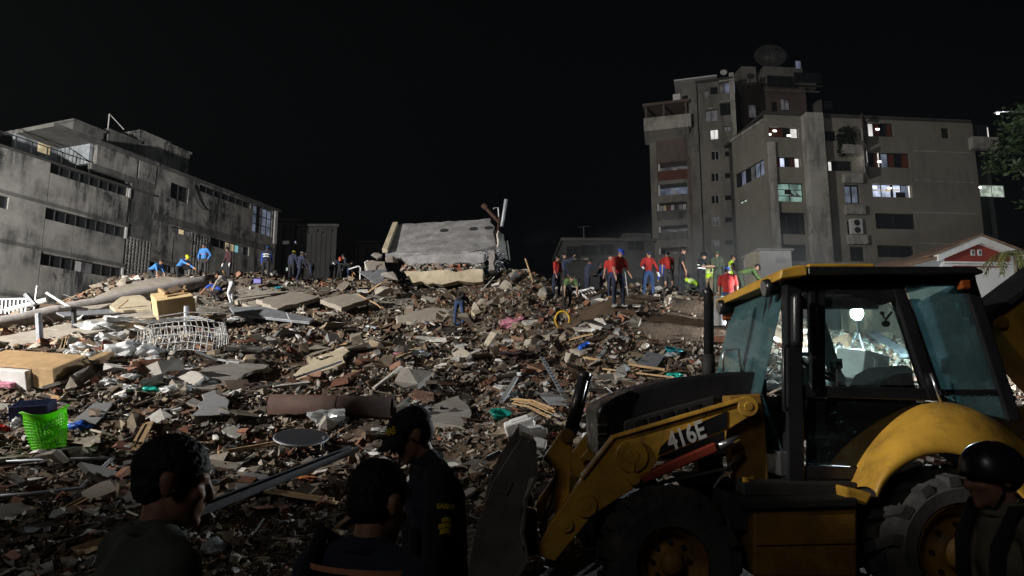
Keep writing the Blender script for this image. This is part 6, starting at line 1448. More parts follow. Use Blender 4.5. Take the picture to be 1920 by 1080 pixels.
# white wire rack
def rack():
    c0 = T(345, 655); p = c0 + Vector((0,0,.02)); b = thing('wire_rack', p, 'white wire basket rack lying on the left slope', 'rack', rz=R(8)); WL[b.name] = Vector((0,0,0))
    ti = Matrix.Rotation(R(14), 4, 'X'); W, D, Hh = 1.85, 1.25, .62
    def warp(v): return Vector((v.x+.05*math.sin(v.z*5+v.y*2), v.y+.06*math.sin(v.x*3.1+v.z*4), v.z+.07*math.sin(v.x*2.3+1)+.03*math.sin(v.y*6)))
    def bars(name, segs, r_):
        m = MB(); [m.tube([warp(Vector(a).lerp(Vector(c), t)) for t in (0,.33,.66,1)], r_, 5) for a, c in segs]; m.xf(ti); m.build(name, 'white_enamel', b)
    bars('front_grid', [((-W/2+i*W/12,-D/2,0),(-W/2+i*W/12,-D/2,Hh)) for i in range(13)] + [((-W/2,-D/2,z),(W/2,-D/2,z)) for z in (0,.2,.4,.62)], .014)
    bars('back_grid', [((-W/2+i*W/12,D/2,0),(-W/2+i*W/12,D/2,Hh)) for i in range(13)] + [((-W/2,D/2,z),(W/2,D/2,z)) for z in (0,.31,.62)], .014)
    [bars('side_grid', [((x,-D/2+i*D/6,0),(x,-D/2+i*D/6,Hh)) for i in range(7)] + [((x,-D/2,z),(x,D/2,z)) for z in (0,.31,.62)], .014) for x in (-W/2, W/2)]
    bars('floor_grid', [((-W/2+i*W/14,-D/2,.02),(-W/2+i*W/14,D/2,.02)) for i in range(15)], .012)
    bars('bent_wires', [((-W/2-.5+i*.17,.1+.08*i,Hh+.12),(-W/2-.05+i*.2,D/2-.1+.02*i,Hh+.02)) for i in range(9)] + [((-W/2-.6,.0,Hh+.15),(W/2-.2,D/2,Hh+.25))], .013)
rack()
# crumpled white plastic bags
def crumple(c, r, seed, mat, name, label, cat, flat=.6):
    bm = bmesh.new(); bmesh.ops.create_icosphere(bm, subdivisions=3, radius=1); g = random.Random(seed); off = [g.uniform(0,50) for _ in range(3)]
    from mathutils import noise
    for v in bm.verts:
        d = v.co.normalized(); k_ = 1 + .55*noise.noise(d*1.6+Vector(off)) + .28*abs(noise.noise(d*4+Vector(off)))*2 - .2
        v.co = Vector((d.x*r*1.25*k_, d.y*r*k_, d.z*r*flat*k_))
    m = MB(); m.add([v.co + Vector(c) + Vector((0,0,r*flat*.35)) for v in bm.verts], [tuple(q.index for q in f.verts) for f in bm.faces]); bm.free()
    return tag(m.build(name, mat), label, cat)
for i, (u, v, r_, lb) in enumerate(((180,622,.48,'large white plastic bag left of the pale tarp heap'),(225,612,.5,'white plastic bag above the crumpled pair'),(262,604,.36,'small white bag touching the wire rack top'),(205,640,.4,'white crumpled bag below the large one'),(155,662,.34,'white bag left of the brown beam'),(237,665,.4,'white bag just above the brown beam end'),(275,668,.34,'pale bag under the wire rack corner'),(130,676,.26,'small white bag near the plywood cabinet'),(240,628,.26,'folded white sheet bag beside the rack'))):
    crumple(T(u, v), r_, 30+i, 'bag', 'plastic_bag', lb, 'plastic bag')
crumple(T(545,580), .5, 51, 'bag', 'plastic_bag', 'white sheeting bundle near the pale plates', 'plastic bag', .4)
crumple(T(968,612), .45, 52, 'pink_cloth', 'cloth_bundle', 'pink and white patterned cloth bundle', 'cloth', .5)
crumple(T(958,748), .24, 53, 'clear_plastic', 'plastic_bag', 'clear plastic bag above the teal bowl', 'plastic bag', .5)
crumple(T(620,792), .30, 54, 'clear_plastic', 'plastic_bag', 'crumpled clear wrap right of the dark table', 'plastic bag', .6)
crumple(T(330,735), .26, 55, 'bag', 'plastic_bag', 'small pale bag in the middle of the left slope', 'plastic bag', .5)
# plywood cabinet at left edge
def plywood():
    p = T(60, 725); b = thing('plywood_cabinet', p, 'long plywood cabinet lying on its back at the left edge', 'cabinet'); b.rotation_euler = (Matrix.Rotation(R(17), 3, 'X') @ Matrix.Rotation(R(-14), 3, 'Z')).to_euler(); WL[b.name] = Vector((0,0,0))
    m = MB(); m.box((-.35,.28,.52), (2.3,.9,.045), (.10,0,0)); m.build('top_panel', 'wood_pale', b, bevel=.004)
    m = MB(); m.box((.55,-.17,.24), (.55,.04,.50)); m.build('front_panel', 'wood_pale', b, bevel=.004)
    m = MB(); m.box((.80,.30,.25), (.04,.9,.5)); m.build('side_panel', 'board', b, bevel=.004)
    m = MB(); m.box((-.55,-.05,.22), (1.5,.5,.42)); m.build('white_lining', 'white_enamel', b, bevel=.01)
    m = MB(); m.box((-.75,-.32,.14), (.45,.12,.16)); m.build('teal_cloth', 'teal_plastic', b, bevel=.03)
    m = MB(); m.box((-.25,-.34,.12), (.35,.14,.12)); m.build('folded_cloth', 'pink_cloth', b, bevel=.03)
plywood()
m = MB(); m.bar(T(122,712,.1), T(205,678,.16), .28, .2); tag(m.build('wooden_beam', 'board', bevel=.02), 'thick brown beam right of the plywood cabinet', 'beam')
m = MB(); m.bar(T(245,694,.12), T(298,688,.12), .1, .16); tag(m.build('red_plank', 'clay', bevel=.01), 'short red plank right of the brown beam', 'plank')
# navy bottle crate
def crate():
    p = T(63, 786); b = thing('bottle_crate', p, 'dark navy plastic bottle crate at the left edge', 'crate'); b.rotation_euler = (Matrix.Rotation(R(16), 3, 'X') @ Matrix.Rotation(R(14), 3, 'Z')).to_euler(); b.location.z += .06; WL[b.name] = Vector((0,0,0)); w, d, h = .62, .44, .25
    for nm, c, s in (('side', (0,-d/2,h/2), (w,.03,h)), ('side', (0,d/2,h/2), (w,.03,h)), ('side', (-w/2,0,h/2), (.03,d,h)), ('side', (w/2,0,h/2), (.03,d,h)), ('bottom', (0,0,.02), (w,d,.03))):
        m = MB(); m.box(c, s); m.build(nm, 'navy_plastic', b, bevel=.006)
    for i in range(1, 8): m = MB(); m.box((-w/2+i*w/8,0,h*.78), (.014,d-.03,h*.4)); m.build('divider', 'navy_plastic', b)
    for i in range(1, 5): m = MB(); m.box((0,-d/2+i*d/5,h*.775), (w-.03,.014,h*.38)); m.build('divider', 'navy_plastic', b)
crate()
# lime laundry basket
def basket():
    p = T(92, 850); d_ = p.y; b = thing('laundry_basket', p, 'bright lime-green round plastic laundry basket', 'basket'); WL[b.name] = Vector((0,0,0))
    h = .52*d_/9.6; r0, r1 = .20*d_/9.6, .275*d_/9.6
    class TL:                                          # dented out of round
        def __matmul__(s, v): return Matrix.Rotation(R(-13), 3, 'Y') @ Vector((v.x*(1+.10*math.sin(v.z*7)), v.y*.82, v.z*(1+.10*math.sin(math.atan2(v.y, v.x)*2+.6))-.05*v.x)) + Vector((0,0,.06))
    tl = TL()
    n = 34
    for k_ in range(n):
        a = 2*math.pi*k_/n
        if k_ < 1: m = MB()
        m.bar((math.cos(a)*r0, math.sin(a)*r0, 0), (math.cos(a)*r1, math.sin(a)*r1, h*.82), .016, .012)
    m.xf(tl); m.build('ribs', 'lime_plastic', b)
    m = MB()
    for j in range(11):
        t = (j+.3)/11*.82; rr = r0+(r1-r0)*t/.82
        m.tube([(math.cos(a)*rr, math.sin(a)*rr, h*t) for a in np.linspace(0,2*math.pi,33)], .008, 5, cap=False)
    m.xf(tl); m.build('hoops', 'lime_plastic', b)
    m = MB(); m.lathe((0,0,0), (0,0,1), [(r1*.98,h*.80),(r1,h*.84),(r1*1.03,h*.97),(r1*1.10,h*.98),(r1*1.10,h),(r1*1.02,h*.995),(r1*.99,h*.86),(r1*.96,h*.8)], 36, close=False); m.xf(tl); m.build('rim', 'lime_plastic', b, smooth=True)
    m = MB(); m.lathe((0,0,0), (0,0,1), [(.001,.01),(r0*1.02,.01),(r0*1.02,.03),(.001,.03)], 30); m.xf(tl); m.build('bottom', 'lime_plastic', b)
    m = lump(r0*.8, 7, 18, .8); m.v = [(x+.05,y,z+h*.28) for x,y,z in m.v]; m.xf(tl); m.build('crumpled_liner', 'lime_plastic', b)
    for S in (1,-1):
        m = MB(); m.tube([(S*r1*1.06,-.07,h*.97),(S*r1*1.25,-.06,h*1.0),(S*r1*1.25,.06,h*1.0),(S*r1*1.06,.07,h*.97)], .014, 6); m.xf(tl); m.build('handle', 'lime_plastic', b)
basket()
crumple(T(4,812), .13, 71, 'red_plastic', 'red_bag', 'small bright red plastic thing at the left edge', 'plastic', .8)
crumple(T(33,800), .12, 72, 'bag', 'plastic_bag', 'white crumpled cup between the red thing and the basket', 'plastic bag', .9)
crumple(T(322,783), .11, 73, 'lime_plastic', 'green_scrap', 'small lime-green scrap right of the basket', 'scrap', .3)
gslab('metal_sheet', [(130,805),(175,768),(212,764),(208,775),(180,808)], .02, 'sheet_grey', 'flat grey sheet with a curved cut right of the basket', .12, 'sheet')
gslab('white_shard', [(152,868),(158,848),(176,834),(185,840),(180,855)], .015, 'plaster', 'white leaf-shaped shard below the grey sheet', .10, 'shard')
gslab('flat_plate', [(310,732),(380,700),(440,682),(505,690),(400,738)], .08, 'concrete', 'wide dark flat concrete plate in the middle left', .08)
gslab('flat_plate', [(420,665),(440,640),(520,636),(540,650),(480,666)], .08, 'concrete', 'dark flat plate right of the wire rack', .10)
gslab('tan_plate', [(555,716),(590,678),(655,660),(650,690),(600,712)], .16, 'slab_cream', 'tan dusty plate above the rusty pipe', .14)
gslab('leaning_plate', [(362,800),(380,760),(408,748),(432,772),(434,796)], .03, 'sheet_grey', 'bent dark metal sheet standing below the flat plate', .22, 'sheet')
gslab('grey_plate', [(800,806),(802,770),(860,752),(884,786),(868,808)], .10, 'concrete', 'tilted grey slab right of the cap', .12)
gslab('grey_sheet', [(1010,748),(1028,738),(1066,760),(1060,770),(1030,768)], .015, 'sheet_grey', 'small grey sheet above the loader bucket', .1, 'sheet')
gslab('grey_sheet', [(1190,694),(1215,668),(1246,676),(1232,700)], .02, 'galv', 'folded bright metal tray beside the plank', .14, 'tray')
gslab('orange_slab', [(768,752),(775,738),(812,744),(812,758),(790,762)], .12, 'clay', 'thick orange broken brick slab above the cap', .1)
gslab('bright_plate', [(856,660),(858,649),(872,650),(873,660),(866,667)], .012, 'bright_plate', 'small bright white plate in mid slope', .12, 'plate')
chunk('stone', 1135, 716, T(1135,716).y, .42, 81, 'concrete', 'rounded stone above the hood front', .9); chunk('stone', 1090, 660, T(1090,660).y, .36, 82, 'concrete_dust', 'light stone below the dirt heap', .7)
# rusty pipe, table, frames, beams
def rusty_pipe():
    a, b = T(508, 778, .12), T(735, 786, .12); a.y = b.y = (a.y+b.y)/2; a = P(508, 760, a.y); b = P(735, 765, a.y)
    p = thing('rusty_pipe', (a+b)/2-Vector((0,0,.25)), 'thick rusty brown pipe lying across the middle of the slope', 'pipe'); r_ = 21/FPX*a.y
    m = MB(); d = (b-a).normalized(); m.lathe(a, d, [(r_*.9,0.02),(r_,0),(r_,(b-a).length),(r_*.9,(b-a).length),(r_*.88,(b-a).length-.3)], 26, close=False); m.build('pipe_wall', 'rust_pipe', p, smooth=True)
    m = MB(); m.lathe(a, d, [(r_*1.02,(b-a).length*.53),(r_*1.03,(b-a).length*.53+.01),(r_*1.03,(b-a).length*.53+.05),(r_*1.0,(b-a).length*.53+.06)], 26, close=False); m.build('joint_band', 'rust_pipe', p)
    m = MB(); m.lathe(a, d, [(.001,(b-a).length-.28),(r_*.9,(b-a).length-.3)], 20, close=False); m.build('pipe_shade_disc', 'hole_shade', p)  # dark disc painting the shade deep inside the pipe
rusty_pipe()
def table():
    g = T(565, 860); d = g.y; c = P(565, 820, d); b = thing('upturned_stool', g, 'round dark stool seat tipped up with one pale leg', 'stool')
    R_ = 48/FPX*d; ax = Vector((.08,-.24,.95)).normalized(); m = MB(); m.lathe(c, ax, [(.001,-.02),(R_*.96,-.02),(R_,0),(R_*.96,.02),(.001,.02)], 30); m.build('seat', 'channel_steel', b)
    m = MB(); x = ax.orthogonal().normalized(); y = ax.cross(x); m.tube([c+(x*math.cos(a)+y*math.sin(a))*R_ for a in np.linspace(0,6.283,31)], .016, 6, cap=False); m.build('seat_rim', 'galv', b, smooth=True)
    m = MB(); m.bar(P(606,818,d-.05), P(604,866,d-.05), .04, .03); m.build('leg', 'galv', b); m = MB(); m.bar(P(528,842,d+.25), P(530,872,d+.2), .04, .03); m.build('leg', 'galv', b)
    m = MB(); m.ell(P(594,862,d-.1), (.03,.03,.03)); m.build('caster', 'galv', b, smooth=True)
table()
m = MB(); m.bar(T(408,864,.12), T(612,832,.16), .10, .06); tag(m.build('timber_beam', 'board', bevel=.01), 'long dark timber under the round stool', 'timber')
a = T(-40,880,.1); m = MB(); pts = [T(-40,884,.12), T(210,874,.12), T(150,930,.10), T(60,938,.08), T(-40,946,.08)]; m.tube([pts[0], pts[1]-Vector((.05,0,0)), pts[1], pts[1].lerp(pts[2],.1), pts[2], pts[3], pts[4]], .028, 8); tag(m.build('bent_tubing', 'galv', smooth=True), 'grey metal tube frame bent into a corner at lower left', 'frame')
def beam():
    a, b = T(330, 1000, .12), T(664, 872, .2); p = thing('steel_channel', (a+b)/2, 'long dark steel channel slanting across the lower slope', 'beam')
    m = MB(); m.bar(a, b, .16, .02); m.build('web', 'channel_steel', p); up = Vector((0,0,.045)); sd = (b-a).cross(Vector((0,0,1))).normalized()*.08
    m = MB(); m.bar(a+up+sd, b+up+sd, .012, .09); m.build('flange', 'channel_steel', p); m = MB(); m.bar(a+up-sd, b+up-sd, .012, .09); m.build('flange', 'channel_steel', p)
beam()
gslab('fallen_tray', [(440,930),(460,896),(500,905),(520,930),(470,942)], .02, 'sheet_grey', 'dark shallow tray beside the steel channel', .1, 'tray')
gslab('white_board', [(635,856),(690,852),(715,856),(712,862),(640,862)], .03, 'white_enamel', 'white board edge in the lower middle', .08, 'board')
crumple(T(400,1034), .10, 75, 'clear_plastic', 'plastic_bottle', 'crushed clear plastic bottle on the ground behind the green shirt', 'bottle', .9)
# bowls, rods, strips
def bowl(u, v, r_, mat, label):
    p = T(u, v, .08); m = MB(); m.lathe(p, Vector((.15,-.3,1)), [(r_*.6,0),(r_*.62,.0),(r_,r_*.55),(r_*1.08,r_*.56),(r_*1.02,r_*.60),(r_*.58,.03),(.001,.03)], 26, close=True); tag(m.build('bowl', mat, smooth=True), label, 'bowl')
bowl(937, 792, .20, 'teal_plastic', 'teal plastic bowl in the middle of the slope'); bowl(1262, 670, .22, 'cyan_plastic', 'cyan plastic basin near the exhaust stack'); bowl(521, 545, .16, 'cyan_plastic', 'small cyan bowl near the shadowed passage')
p = T(1095,660); m = MB(); m.capsule(p+Vector((-.06,0,.1)), .1, p+Vector((.1,.1,.22)), .07); tag(m.build('blue_jug', 'blue_plastic', smooth=True), 'small bright blue plastic jug below the dirt heap', 'jug')
p = P(484, 528, 31.5); m = MB(); m.box(p, (.34,.26,.2)); m.box(p+Vector((0,0,.11)), (.38,.30,.02)); tag(m.build('violet_bin', 'violet_plastic', bevel=.03), 'small violet plastic bin on the left crest', 'bin')
p = T(1055,612); m = MB(); m.tube([p+Vector((math.cos(a)*.22, .03*a, .22+math.sin(a)*.26)) for a in np.linspace(-.6,4.2,22)], .035, 8); tag(m.build('yellow_hose', 'yellow_hose', smooth=True), 'loop of yellow hose standing on the dirt heap', 'hose')
b = thing('rod_bundle', T(1000,800), 'bundle of thin pale rods above the loader bucket', 'rods'); g = random.Random(9); c_ = T(962,778,.25); e_ = T(1034,800,.2)
for i in range(9):
    o_ = Vector((g.uniform(-.05,.05), g.uniform(-.12,.12), g.uniform(-.05,.10))); m = MB(); m.tube([c_+o_, (c_+e_)/2+o_*1.3+Vector((0,0,.05)), e_+o_*1.6], .010, 5); m.build('rod', 'wood_pale', b)
for i, (u, v, w, lb) in enumerate(((974,812,.5,'white plastic housing under the rod bundle'),(1000,828,.42,'white cistern piece beside the rod bundle'),(1108,836,.3,'white broken housing in front of the grille'),(1012,850,.35,'pale box behind the bucket edge'))):
    p = T(u, v, .12); m = MB(); m.box(p, (w,w*.6,w*.42), (.2,.2*i-.3,.5*i)); m.box(p+Vector((0,-.02,w*.2)), (w*.7,w*.4,w*.14), (.2,.2*i-.3,.5*i)); tag(m.build('white_housing', 'white_enamel', bevel=.03), lb, 'housing')
b = thing('perforated_strip', T(1036,750), 'grey perforated metal strip leaning on the slope above the bucket', 'strip'); a_, e_ = T(1016,712,.55), T(1060,752,.05)
m = MB(); m.bar(a_, e_, .10, .012); m.build('strip', 'galv', b)
for i in range(14): m = MB(); p = a_.lerp(e_, (i+.5)/14); m.box(p+Vector((0,-.012,.012)), (.05,.02,.02)); m.build('slot_shade', 'hole_shade', b)  # dark blocks on the strip, painted shade in place of cut slots
m = MB(); m.bar(T(1094,682,.15), T(1248,706,.15), .10, .06); tag(m.build('plank', 'wood_pale', bevel=.006), 'pale wooden plank left of the exhaust stack', 'plank')
m = MB(); m.bar(T(1130,700,.1), T(1262,716,.1), .05, .04); tag(m.build('plank', 'wood_pale', bevel=.006), 'thin pale batten below the wooden plank', 'plank')
for i, (u0,v0,u1,v1,mt,lb) in enumerate(((545,622,562,652,'white_enamel','white window frame piece lying near the wire rack'),(562,668,582,634,'white_enamel','white bar crossing the window frame piece'),(940,764,968,732,'sheet_grey','blue-grey bar above the teal bowl'),(520,728,640,700,'galv','thin rod above the rusty pipe'),(700,738,752,712,'plaster','pale lath right of the tan plate'))):
    m = MB(); m.bar(T(u0,v0,.1), T(u1,v1,.28), .09, .05); tag(m.build('frame_bar', mt), lb, 'bar')
# bed frame in the smoke, thin rod, bin, white box and timber beyond the cab
b = thing('bed_spring', P(1090,548,26), 'bent white metal bed frame on the right crest', 'bed frame')
for i in range(7): m = MB(); m.tube([P(1078+i*5,546-i*.6,26), P(1082+i*6,554-i*.8,25.6)], .025, 5); m.build('slat', 'white_enamel', b)
m = MB(); m.tube([P(1076,548,26), P(1114,540,26)], .045, 6); m.tube([P(1092,552,25.5), P(1116,572,25)], .04, 6); m.build('side_rail', 'white_enamel', b)
m = MB(); m.tube([P(1172,510,22.8), P(1179,566,22.8)], .014, 6); tag(m.build('thin_rod', 'strip_metal'), 'thin rod held by the person with the blue cap', 'rod')
p = T(1350,612); b = thing('dark_bin', p, 'dark grey upright bin left of the jeans by the loader', 'bin')
m = MB(); m.lathe(p, (0,0,1), [(.24,0),(.29,.75),(.30,.78),(.27,.78)], 18); m.build('tub', 'sheet_grey', b); m = MB(); m.lathe(p, (0,0,1), [(.31,.78),(.31,.82),(.001,.86)], 18); m.build('lid', 'sheet_grey', b)
p = T(1618,716); b = thing('white_appliance', p, 'white kitchen appliance tipped over beyond the cab window', 'appliance', rz=R(28)); WL[b.name] = Vector((0,0,0))
m = MB(); m.box((0,0,.36), (.9,.75,.68), (.12,.15,0)); m.build('body', 'white_enamel', b, bevel=.03); m = MB(); m.tube([(-.2,-.42,.55),(-.22,-.5,.5),(-.24,-.48,.2),(-.2,-.4,.15)], .02, 6); m.build('hose', 'galv', b)
m = MB(); m.box((.18,-.40,.36), (.3,.02,.3), (.12,.15,0)); m.build('panel', 'sheet_grey', b, bevel=.01)
m = MB(); m.bar(T(1640,640,.25), T(1700,680,.2), .3, .12); tag(m.build('long_beam', 'galv', bevel=.01), 'long grey beam sloping beyond the cab window', 'beam')

# ------------------------------------------------------------------ floodlights: masts and heads
def flood_tower(A, AIM, label):
    x, y, z = A; b = thing('floodlight_tower', (x, y-.3, 0), label, 'floodlight')
    m = MB(); m.tube([(x,y-.3,0),(x,y-.3,z+.5)], [.12,.07], 10); m.build('mast', 'galv', b)
    m = MB(); m.box((x,y-.3,.45), (1.6,1.1,.7)); m.build('generator', 'cat_yellow', b, bevel=.04)
    m = MB(); m.bar((x-.7,y-.3,z+.05),(x+.7,y-.3,z+.05),.08,.08); m.build('crossbar', 'galv', b)
    d = (AIM-A).normalized()
    for q in (-.5, .5):
        m = MB(); c = Vector((x+q, y-.05, z)); m.lathe(c, d, [(.10,-.3),(.26,-.02),(.26,.0),(.24,-.01)], 18); m.build('lamp_head', 'black_matt', b)
        m = MB(); m.lathe(c-d*.03, d, [(.001,0),(.23,0),(.23,.01),(.001,.012)], 18); m.build('lens', 'bulb', b)
flood_tower(FLOOD_A, FLOOD_A_AIM, 'tall floodlight mast beyond the left edge near the stained block')
flood_tower(FLOOD_C, FLOOD_C_AIM, 'floodlight mast behind the bystanders, aimed at the loader')
def work_light():
    p = FLOOD_B; g = Hs(p.x, p.y); b = thing('work_light', (p.x, p.y, g), 'blinding white work light on a tripod beyond the cab window', 'work light')
    for k_ in range(3):
        a = k_*2.09+.5; m = MB(); m.tube([(p.x,p.y,p.z-.5),(p.x+math.cos(a)*.5,p.y+math.sin(a)*.5,Hs(p.x+math.cos(a)*.5,p.y+math.sin(a)*.5))], .02, 6); m.build('leg', 'galv', b)
    m = MB(); m.tube([(p.x,p.y,p.z-.55),(p.x,p.y,p.z-.1)], .025, 8); m.build('pole', 'galv', b)
    m = MB(); m.lathe(p, (0,0,1), [(.06,-.24),(.10,-.22),(.10,-.17),(.05,-.165)], 16); m.build('lamp_base', 'black_matt', b)
    m = MB(); m.ell(p, (.15,.15,.16), None, 18, 12); lo = m.build('lamp_globe', 'tyre_lamp', b, smooth=True)
work_light()

# ------------------------------------------------------------------ tree and palm at the right, street lamp among the leaves
mdef('leaf', col=(.016, .030, .008), rough=.6, var=.4, scale=3, rand=.2, trans=.3); mdef('bark', col=(.09, .07, .05), rough=.95, scale=5, var=.3, bump=.6)
mdef('palm_leaf', col=(.10, .10, .03), rough=.5, var=.3, scale=4, trans=.3)
def leaf_cloud(m, c, r, n, size, g):
    for i in range(n):
        d = Vector((g.gauss(0,1), g.gauss(0,1), g.gauss(0,1))).normalized()*(g.random()**.45); p = Vector(c)+Vector((d.x*r[0], d.y*r[1], d.z*r[2]))
        a = Vector((g.gauss(0,1), g.gauss(0,1), g.gauss(0,.6))).normalized()*size*g.uniform(.6,1.3); b_ = a.cross(Vector((g.gauss(0,1), g.gauss(0,1), g.gauss(0,1)))).normalized()*size*.38
        m.add([p-a, p+b_, p+a, p-b_], [(0,1,2,3)])
def tree(u, Y, top_v, rad, label, name='leafy_tree'):
    a, k_ = ray(u, top_v); x = a*Y; zt = CAMZ+k_*Y; g = random.Random(17); base = Vector((x, Y, Hs(x, Y)-.1)); t = thing(name, base, label, 'tree')
    m = MB(); tips = []; top = Vector((x+.3, Y+.2, zt*.6)); m.tube([base, base+Vector((.15,0,zt*.3)), top], [.28,.22,.15], 9)
    for i in range(9):
        an = i*2.4; st = base.lerp(top, .55+.05*i); e = st+Vector((math.cos(an)*rad*.75, math.sin(an)*rad*.75, zt*.12+g.uniform(0,zt*.22))); mid = st.lerp(e,.5)+Vector((0,0,.4)); m.tube([st, mid, e], [.10,.06,.025], 6); tips += [mid, e]
    m.build('trunk', 'bark', t, smooth=True); m = MB()
    for p in tips: leaf_cloud(m, p+Vector((0,0,.2)), (rad*.42,rad*.42,rad*.30), 330, .13, g)
    for i in range(6): leaf_cloud(m, top+Vector((g.uniform(-1,1)*rad*.5, g.uniform(-1,1)*rad*.5, zt*.25+g.uniform(-.5,.6))), (rad*.4,rad*.4,rad*.3), 300, .13, g)
    m.build('crown', 'leaf', t)
tree(1996, 22, 75, 2.5, 'dark leafy tree reaching in at the top right')
def palm():
    Y = 23; p = P(1905, 545, Y); gz = Hs(p.x, Y); t = thing('palm', (p.x, Y, gz), 'small yellowish palm at the right edge by the white house', 'palm'); g = random.Random(2)
    top = P(1903, 478, Y); m = MB(); m.tube([(p.x,Y,gz-.2),(p.x,Y,(gz+top.z)/2),top], [.09,.07,.05], 8); m.build('trunk', 'bark', t)
    for i in range(11):
        an = i*.571+.2; L_ = 1.1; m = MB(); pts = [top+Vector((math.cos(an)*L_*s, math.sin(an)*L_*s, .75*s-1.25*s*s)) for s in np.linspace(0,1,8)]
        for j in range(7):
            d = (pts[j+1]-pts[j]); sd = d.cross(Vector((0,0,1))).normalized()
            for S in (1,-1):
                for q in (0,.5): c = pts[j]+d*q; m.add([c, c+sd*S*.06*1+d*.2, c+sd*S*.34*(1-j/9)+d*.7+Vector((0,0,-.08)), c+d*.25], [(0,1,2,3)])
        m.tube(pts, .012, 4); m.build('frond', 'palm_leaf', t)
palm()
def street_lamp():
    Y = 30; h = P(1871, 213, Y); g = 0; b = thing('street_lamp', (h.x+4, Y, g), 'street lamp glowing through the leaves at top right', 'street lamp')
    m = MB(); m.tube([(h.x+4,Y,g),(h.x+4,Y,h.z-.6),(h.x+3.4,Y,h.z+.05),(h.x+.1,Y,h.z+.1)], [.1,.07,.03,.02], 8); m.build('pole', 'galv', b)
    m = MB(); m.box(h+Vector((0,0,.07)), (.3,.18,.06)); m.build('lamp_head', 'black_matt', b, bevel=.02); m = MB(); m.box(h, (.09,.08,.04)); m.build('lens', 'bulb', b)
street_lamp()
p_ = P(1871,213,30); point('street_lamp_glow', p_+Vector((0,-.1,-.15)), 70, .1, (1, .97, .9))

# shrub in the planter of the beige block
b = thing('balcony_shrub', FB.pt(FB.px(1580,268)[0], FB.px(1580,275)[1], .6), 'bushy shrub spilling over a balcony of the beige block', 'shrub'); g = random.Random(6)
c_ = FB.pt(FB.px(1580,262)[0], FB.px(1580,262)[1], .6); m = MB(); leaf_cloud(m, c_, (.95,.7,1.2), 700, .16, g); leaf_cloud(m, c_+Vector((-.5,0,-1.2)), (.5,.4,.8), 260, .15, g); m.build('foliage', 'leaf', b); m = MB(); m.tube([c_+Vector((0,0,-1)), c_], .06, 6); m.build('stem', 'bark', b)

# ------------------------------------------------------------------ smoke on the right crest and thin haze
def volume(name, lo, hi, dens, colr, label, noise=None):
    m = MB(); c = (Vector(lo)+Vector(hi))/2; d = Vector(hi)-Vector(lo); m.box(c, d); o = m.build(name, None, loc=c); 
    mt = bpy.data.materials.new(name); mt.use_nodes = True; nt = mt.node_tree; nt.nodes.clear(); out = nt.nodes.new('ShaderNodeOutputMaterial'); v = nt.nodes.new('ShaderNodeVolumePrincipled')
    v.inputs['Color'].default_value = colr+(1,); v.inputs['Density'].default_value = dens; v.inputs['Anisotropy'].default_value = .25; nt.links.new(v.outputs[0], out.inputs['Volume'])
    o.data.materials.append(mt); tag(o, label, None, kind='stuff'); return o
volume('haze', (-80,-12,-1.2), (90,125,62), .00016, (.75,.82,.9), 'thin dusty night haze over the whole site')

def smoke(c, r, dens, colr, label):
    m = MB(); m.ell(c, r, None, 24, 14); o = m.build('smoke', None, loc=c)
    mt = bpy.data.materials.new('smoke'); mt.use_nodes = True; nt = mt.node_tree; nt.nodes.clear(); N = nt.nodes; L = nt.links
    out = N.new('ShaderNodeOutputMaterial'); v = N.new('ShaderNodeVolumePrincipled'); v.inputs['Color'].default_value = colr+(1,); v.inputs['Anisotropy'].default_value = .2
    tc = N.new('ShaderNodeTexCoord'); mp = N.new('ShaderNodeMapping'); mp.inputs['Scale'].default_value = (1/r[0], 1/r[1], 1/r[2]); L.new(tc.outputs['Object'], mp.inputs[0])
    ln = N.new('ShaderNodeVectorMath'); ln.operation = 'LENGTH'; L.new(mp.outputs[0], ln.inputs[0])
    mr = N.new('ShaderNodeMapRange'); mr.inputs[1].default_value = .0; mr.inputs[2].default_value = .92; mr.interpolation_type = 'SMOOTHSTEP'; mr.inputs[3].default_value = 1; mr.inputs[4].default_value = 0; L.new(ln.outputs[1], mr.inputs[0])
    nz = N.new('ShaderNodeTexNoise'); nz.inputs['Scale'].default_value = .32; nz.inputs['Detail'].default_value = 3; L.new(tc.outputs['Object'], nz.inputs['Vector'])
    m2 = N.new('ShaderNodeMapRange'); m2.inputs[1].default_value = .36; m2.inputs[2].default_value = .66; L.new(nz.outputs['Fac'], m2.inputs[0])
    a = N.new('ShaderNodeMath'); a.operation = 'MULTIPLY'; L.new(mr.outputs[0], a.inputs[0]); L.new(m2.outputs[0], a.inputs[1])
    b = N.new('ShaderNodeMath'); b.operation = 'MULTIPLY'; L.new(a.outputs[0], b.inputs[0]); b.inputs[1].default_value = dens
    L.new(b.outputs[0], v.inputs['Density']); L.new(v.outputs[0], out.inputs['Volume']); o.data.materials.append(mt); tag(o, label, None, kind='stuff')
smoke(Vector((10.5, 35, 7.4)), (9, 7, 5), .26, (.72,.78,.84), 'grey smoke drifting behind the crowd on the right crest')

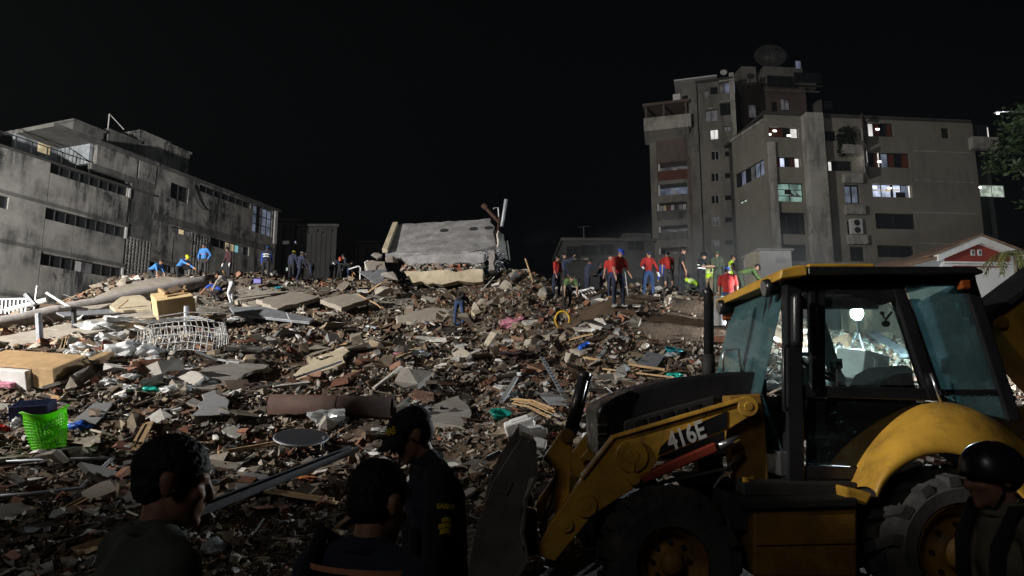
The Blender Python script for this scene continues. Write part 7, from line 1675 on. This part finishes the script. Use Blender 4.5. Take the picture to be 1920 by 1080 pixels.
# ------------------------------------------------------------------ tangled bits: rebar, cables, rags
RAGS = [('cloth_royal','blue'),('cloth_maroon','dark maroon'),('cloth_grey','pale grey'),('cloth_navy','navy'),('cloth_brown','brown'),('cloth_white','white'),('cloth_olive','olive'),('cloth_charcoal','charcoal'),('cloth_orange','orange'),('cloth_tan','tan')]
gen = np.random.default_rng(77)
def free_spot(ylo=9.0, yhi=31):
    while True:
        y = ylo + (yhi-ylo)*gen.random()**1.1; x = (-.72+1.08*gen.random())*y
        if soil_mask(np.array([x]), np.array([y]))[0] < .5: return x, y
for i in range(26):
    x, y = free_spot(); mt, cn = RAGS[i % len(RAGS)]
    crumple(Vector((x, y, Hs(x,y)+.02)), float(gen.uniform(.14,.34)), 200+i, mt, 'rag', cn+' rag crumpled among the rubble', 'rag', .35)['group'] = 'rags among the rubble'
for i in range(46):
    x, y = free_spot(); g = random.Random(300+i); p = Vector((x, y, Hs(x,y)-.05)); d = Vector((g.uniform(-1,1), g.uniform(-.6,.6), g.uniform(.05,.7)))*g.uniform(.35,.95)
    m = MB(); b_ = Vector((g.uniform(-.3,.3), g.uniform(-.2,.2), g.uniform(-.1,.25))); m.tube([p, p+d*.35+b_*.4, p+d*.7+b_*.8, p+d+b_*.2], .013, 5)
    tag(m.build('rebar', 'rust_pipe' if i % 3 else 'galv'), 'bent steel reinforcing bar poking out of the rubble', 'rebar', 'bent bars in the rubble')
for i in range(14):
    x, y = free_spot(9.5, 26); g = random.Random(400+i); pts = []; a = g.random()*6; q = Vector((x, y, 0))
    for j in range(14):
        a += g.gauss(0,.5); q = q + Vector((math.cos(a), math.sin(a)*.6, 0))*.16; pts.append(Vector((q.x, q.y, Hs(q.x,q.y)+.06+.05*math.sin(j))))
    m = MB(); m.tube(pts, .012, 5); tag(m.build('cable', 'black_matt' if i % 2 else 'white_enamel'), ('black' if i % 2 else 'white')+' loose cable trailing over the rubble', 'cable', 'loose cables on the rubble')

SCRAPS = [('bag','white'),('bag','white'),('bright_plate','bright white'),('bag','white'),('blue_plastic','bright blue'),('bag','white'),('clear_plastic','clear'),('pink_cloth','pink'),('bag','white'),('teal_plastic','teal')]
for i in range(56):
    if i < 34: y = float(gen.uniform(14, 24)); x = float(gen.uniform(-.66, -.38))*y
    else: x, y = free_spot(9.5, 27)
    mt, cn = SCRAPS[i % 10]
    crumple(Vector((x, y, Hs(x,y)+.03)), float(gen.uniform(.07,.2))*(.6+.4*min(1,y/18)), 500+i, mt, 'plastic_scrap', cn+' scrap of plastic lying in the rubble', 'scrap', .5)['group'] = 'plastic scraps in the rubble'
smoke(Vector((4.5, 43, 8.0)), (8, 6, 5.5), .14, (.70,.77,.84), 'thin smoke hanging left of the tower base')
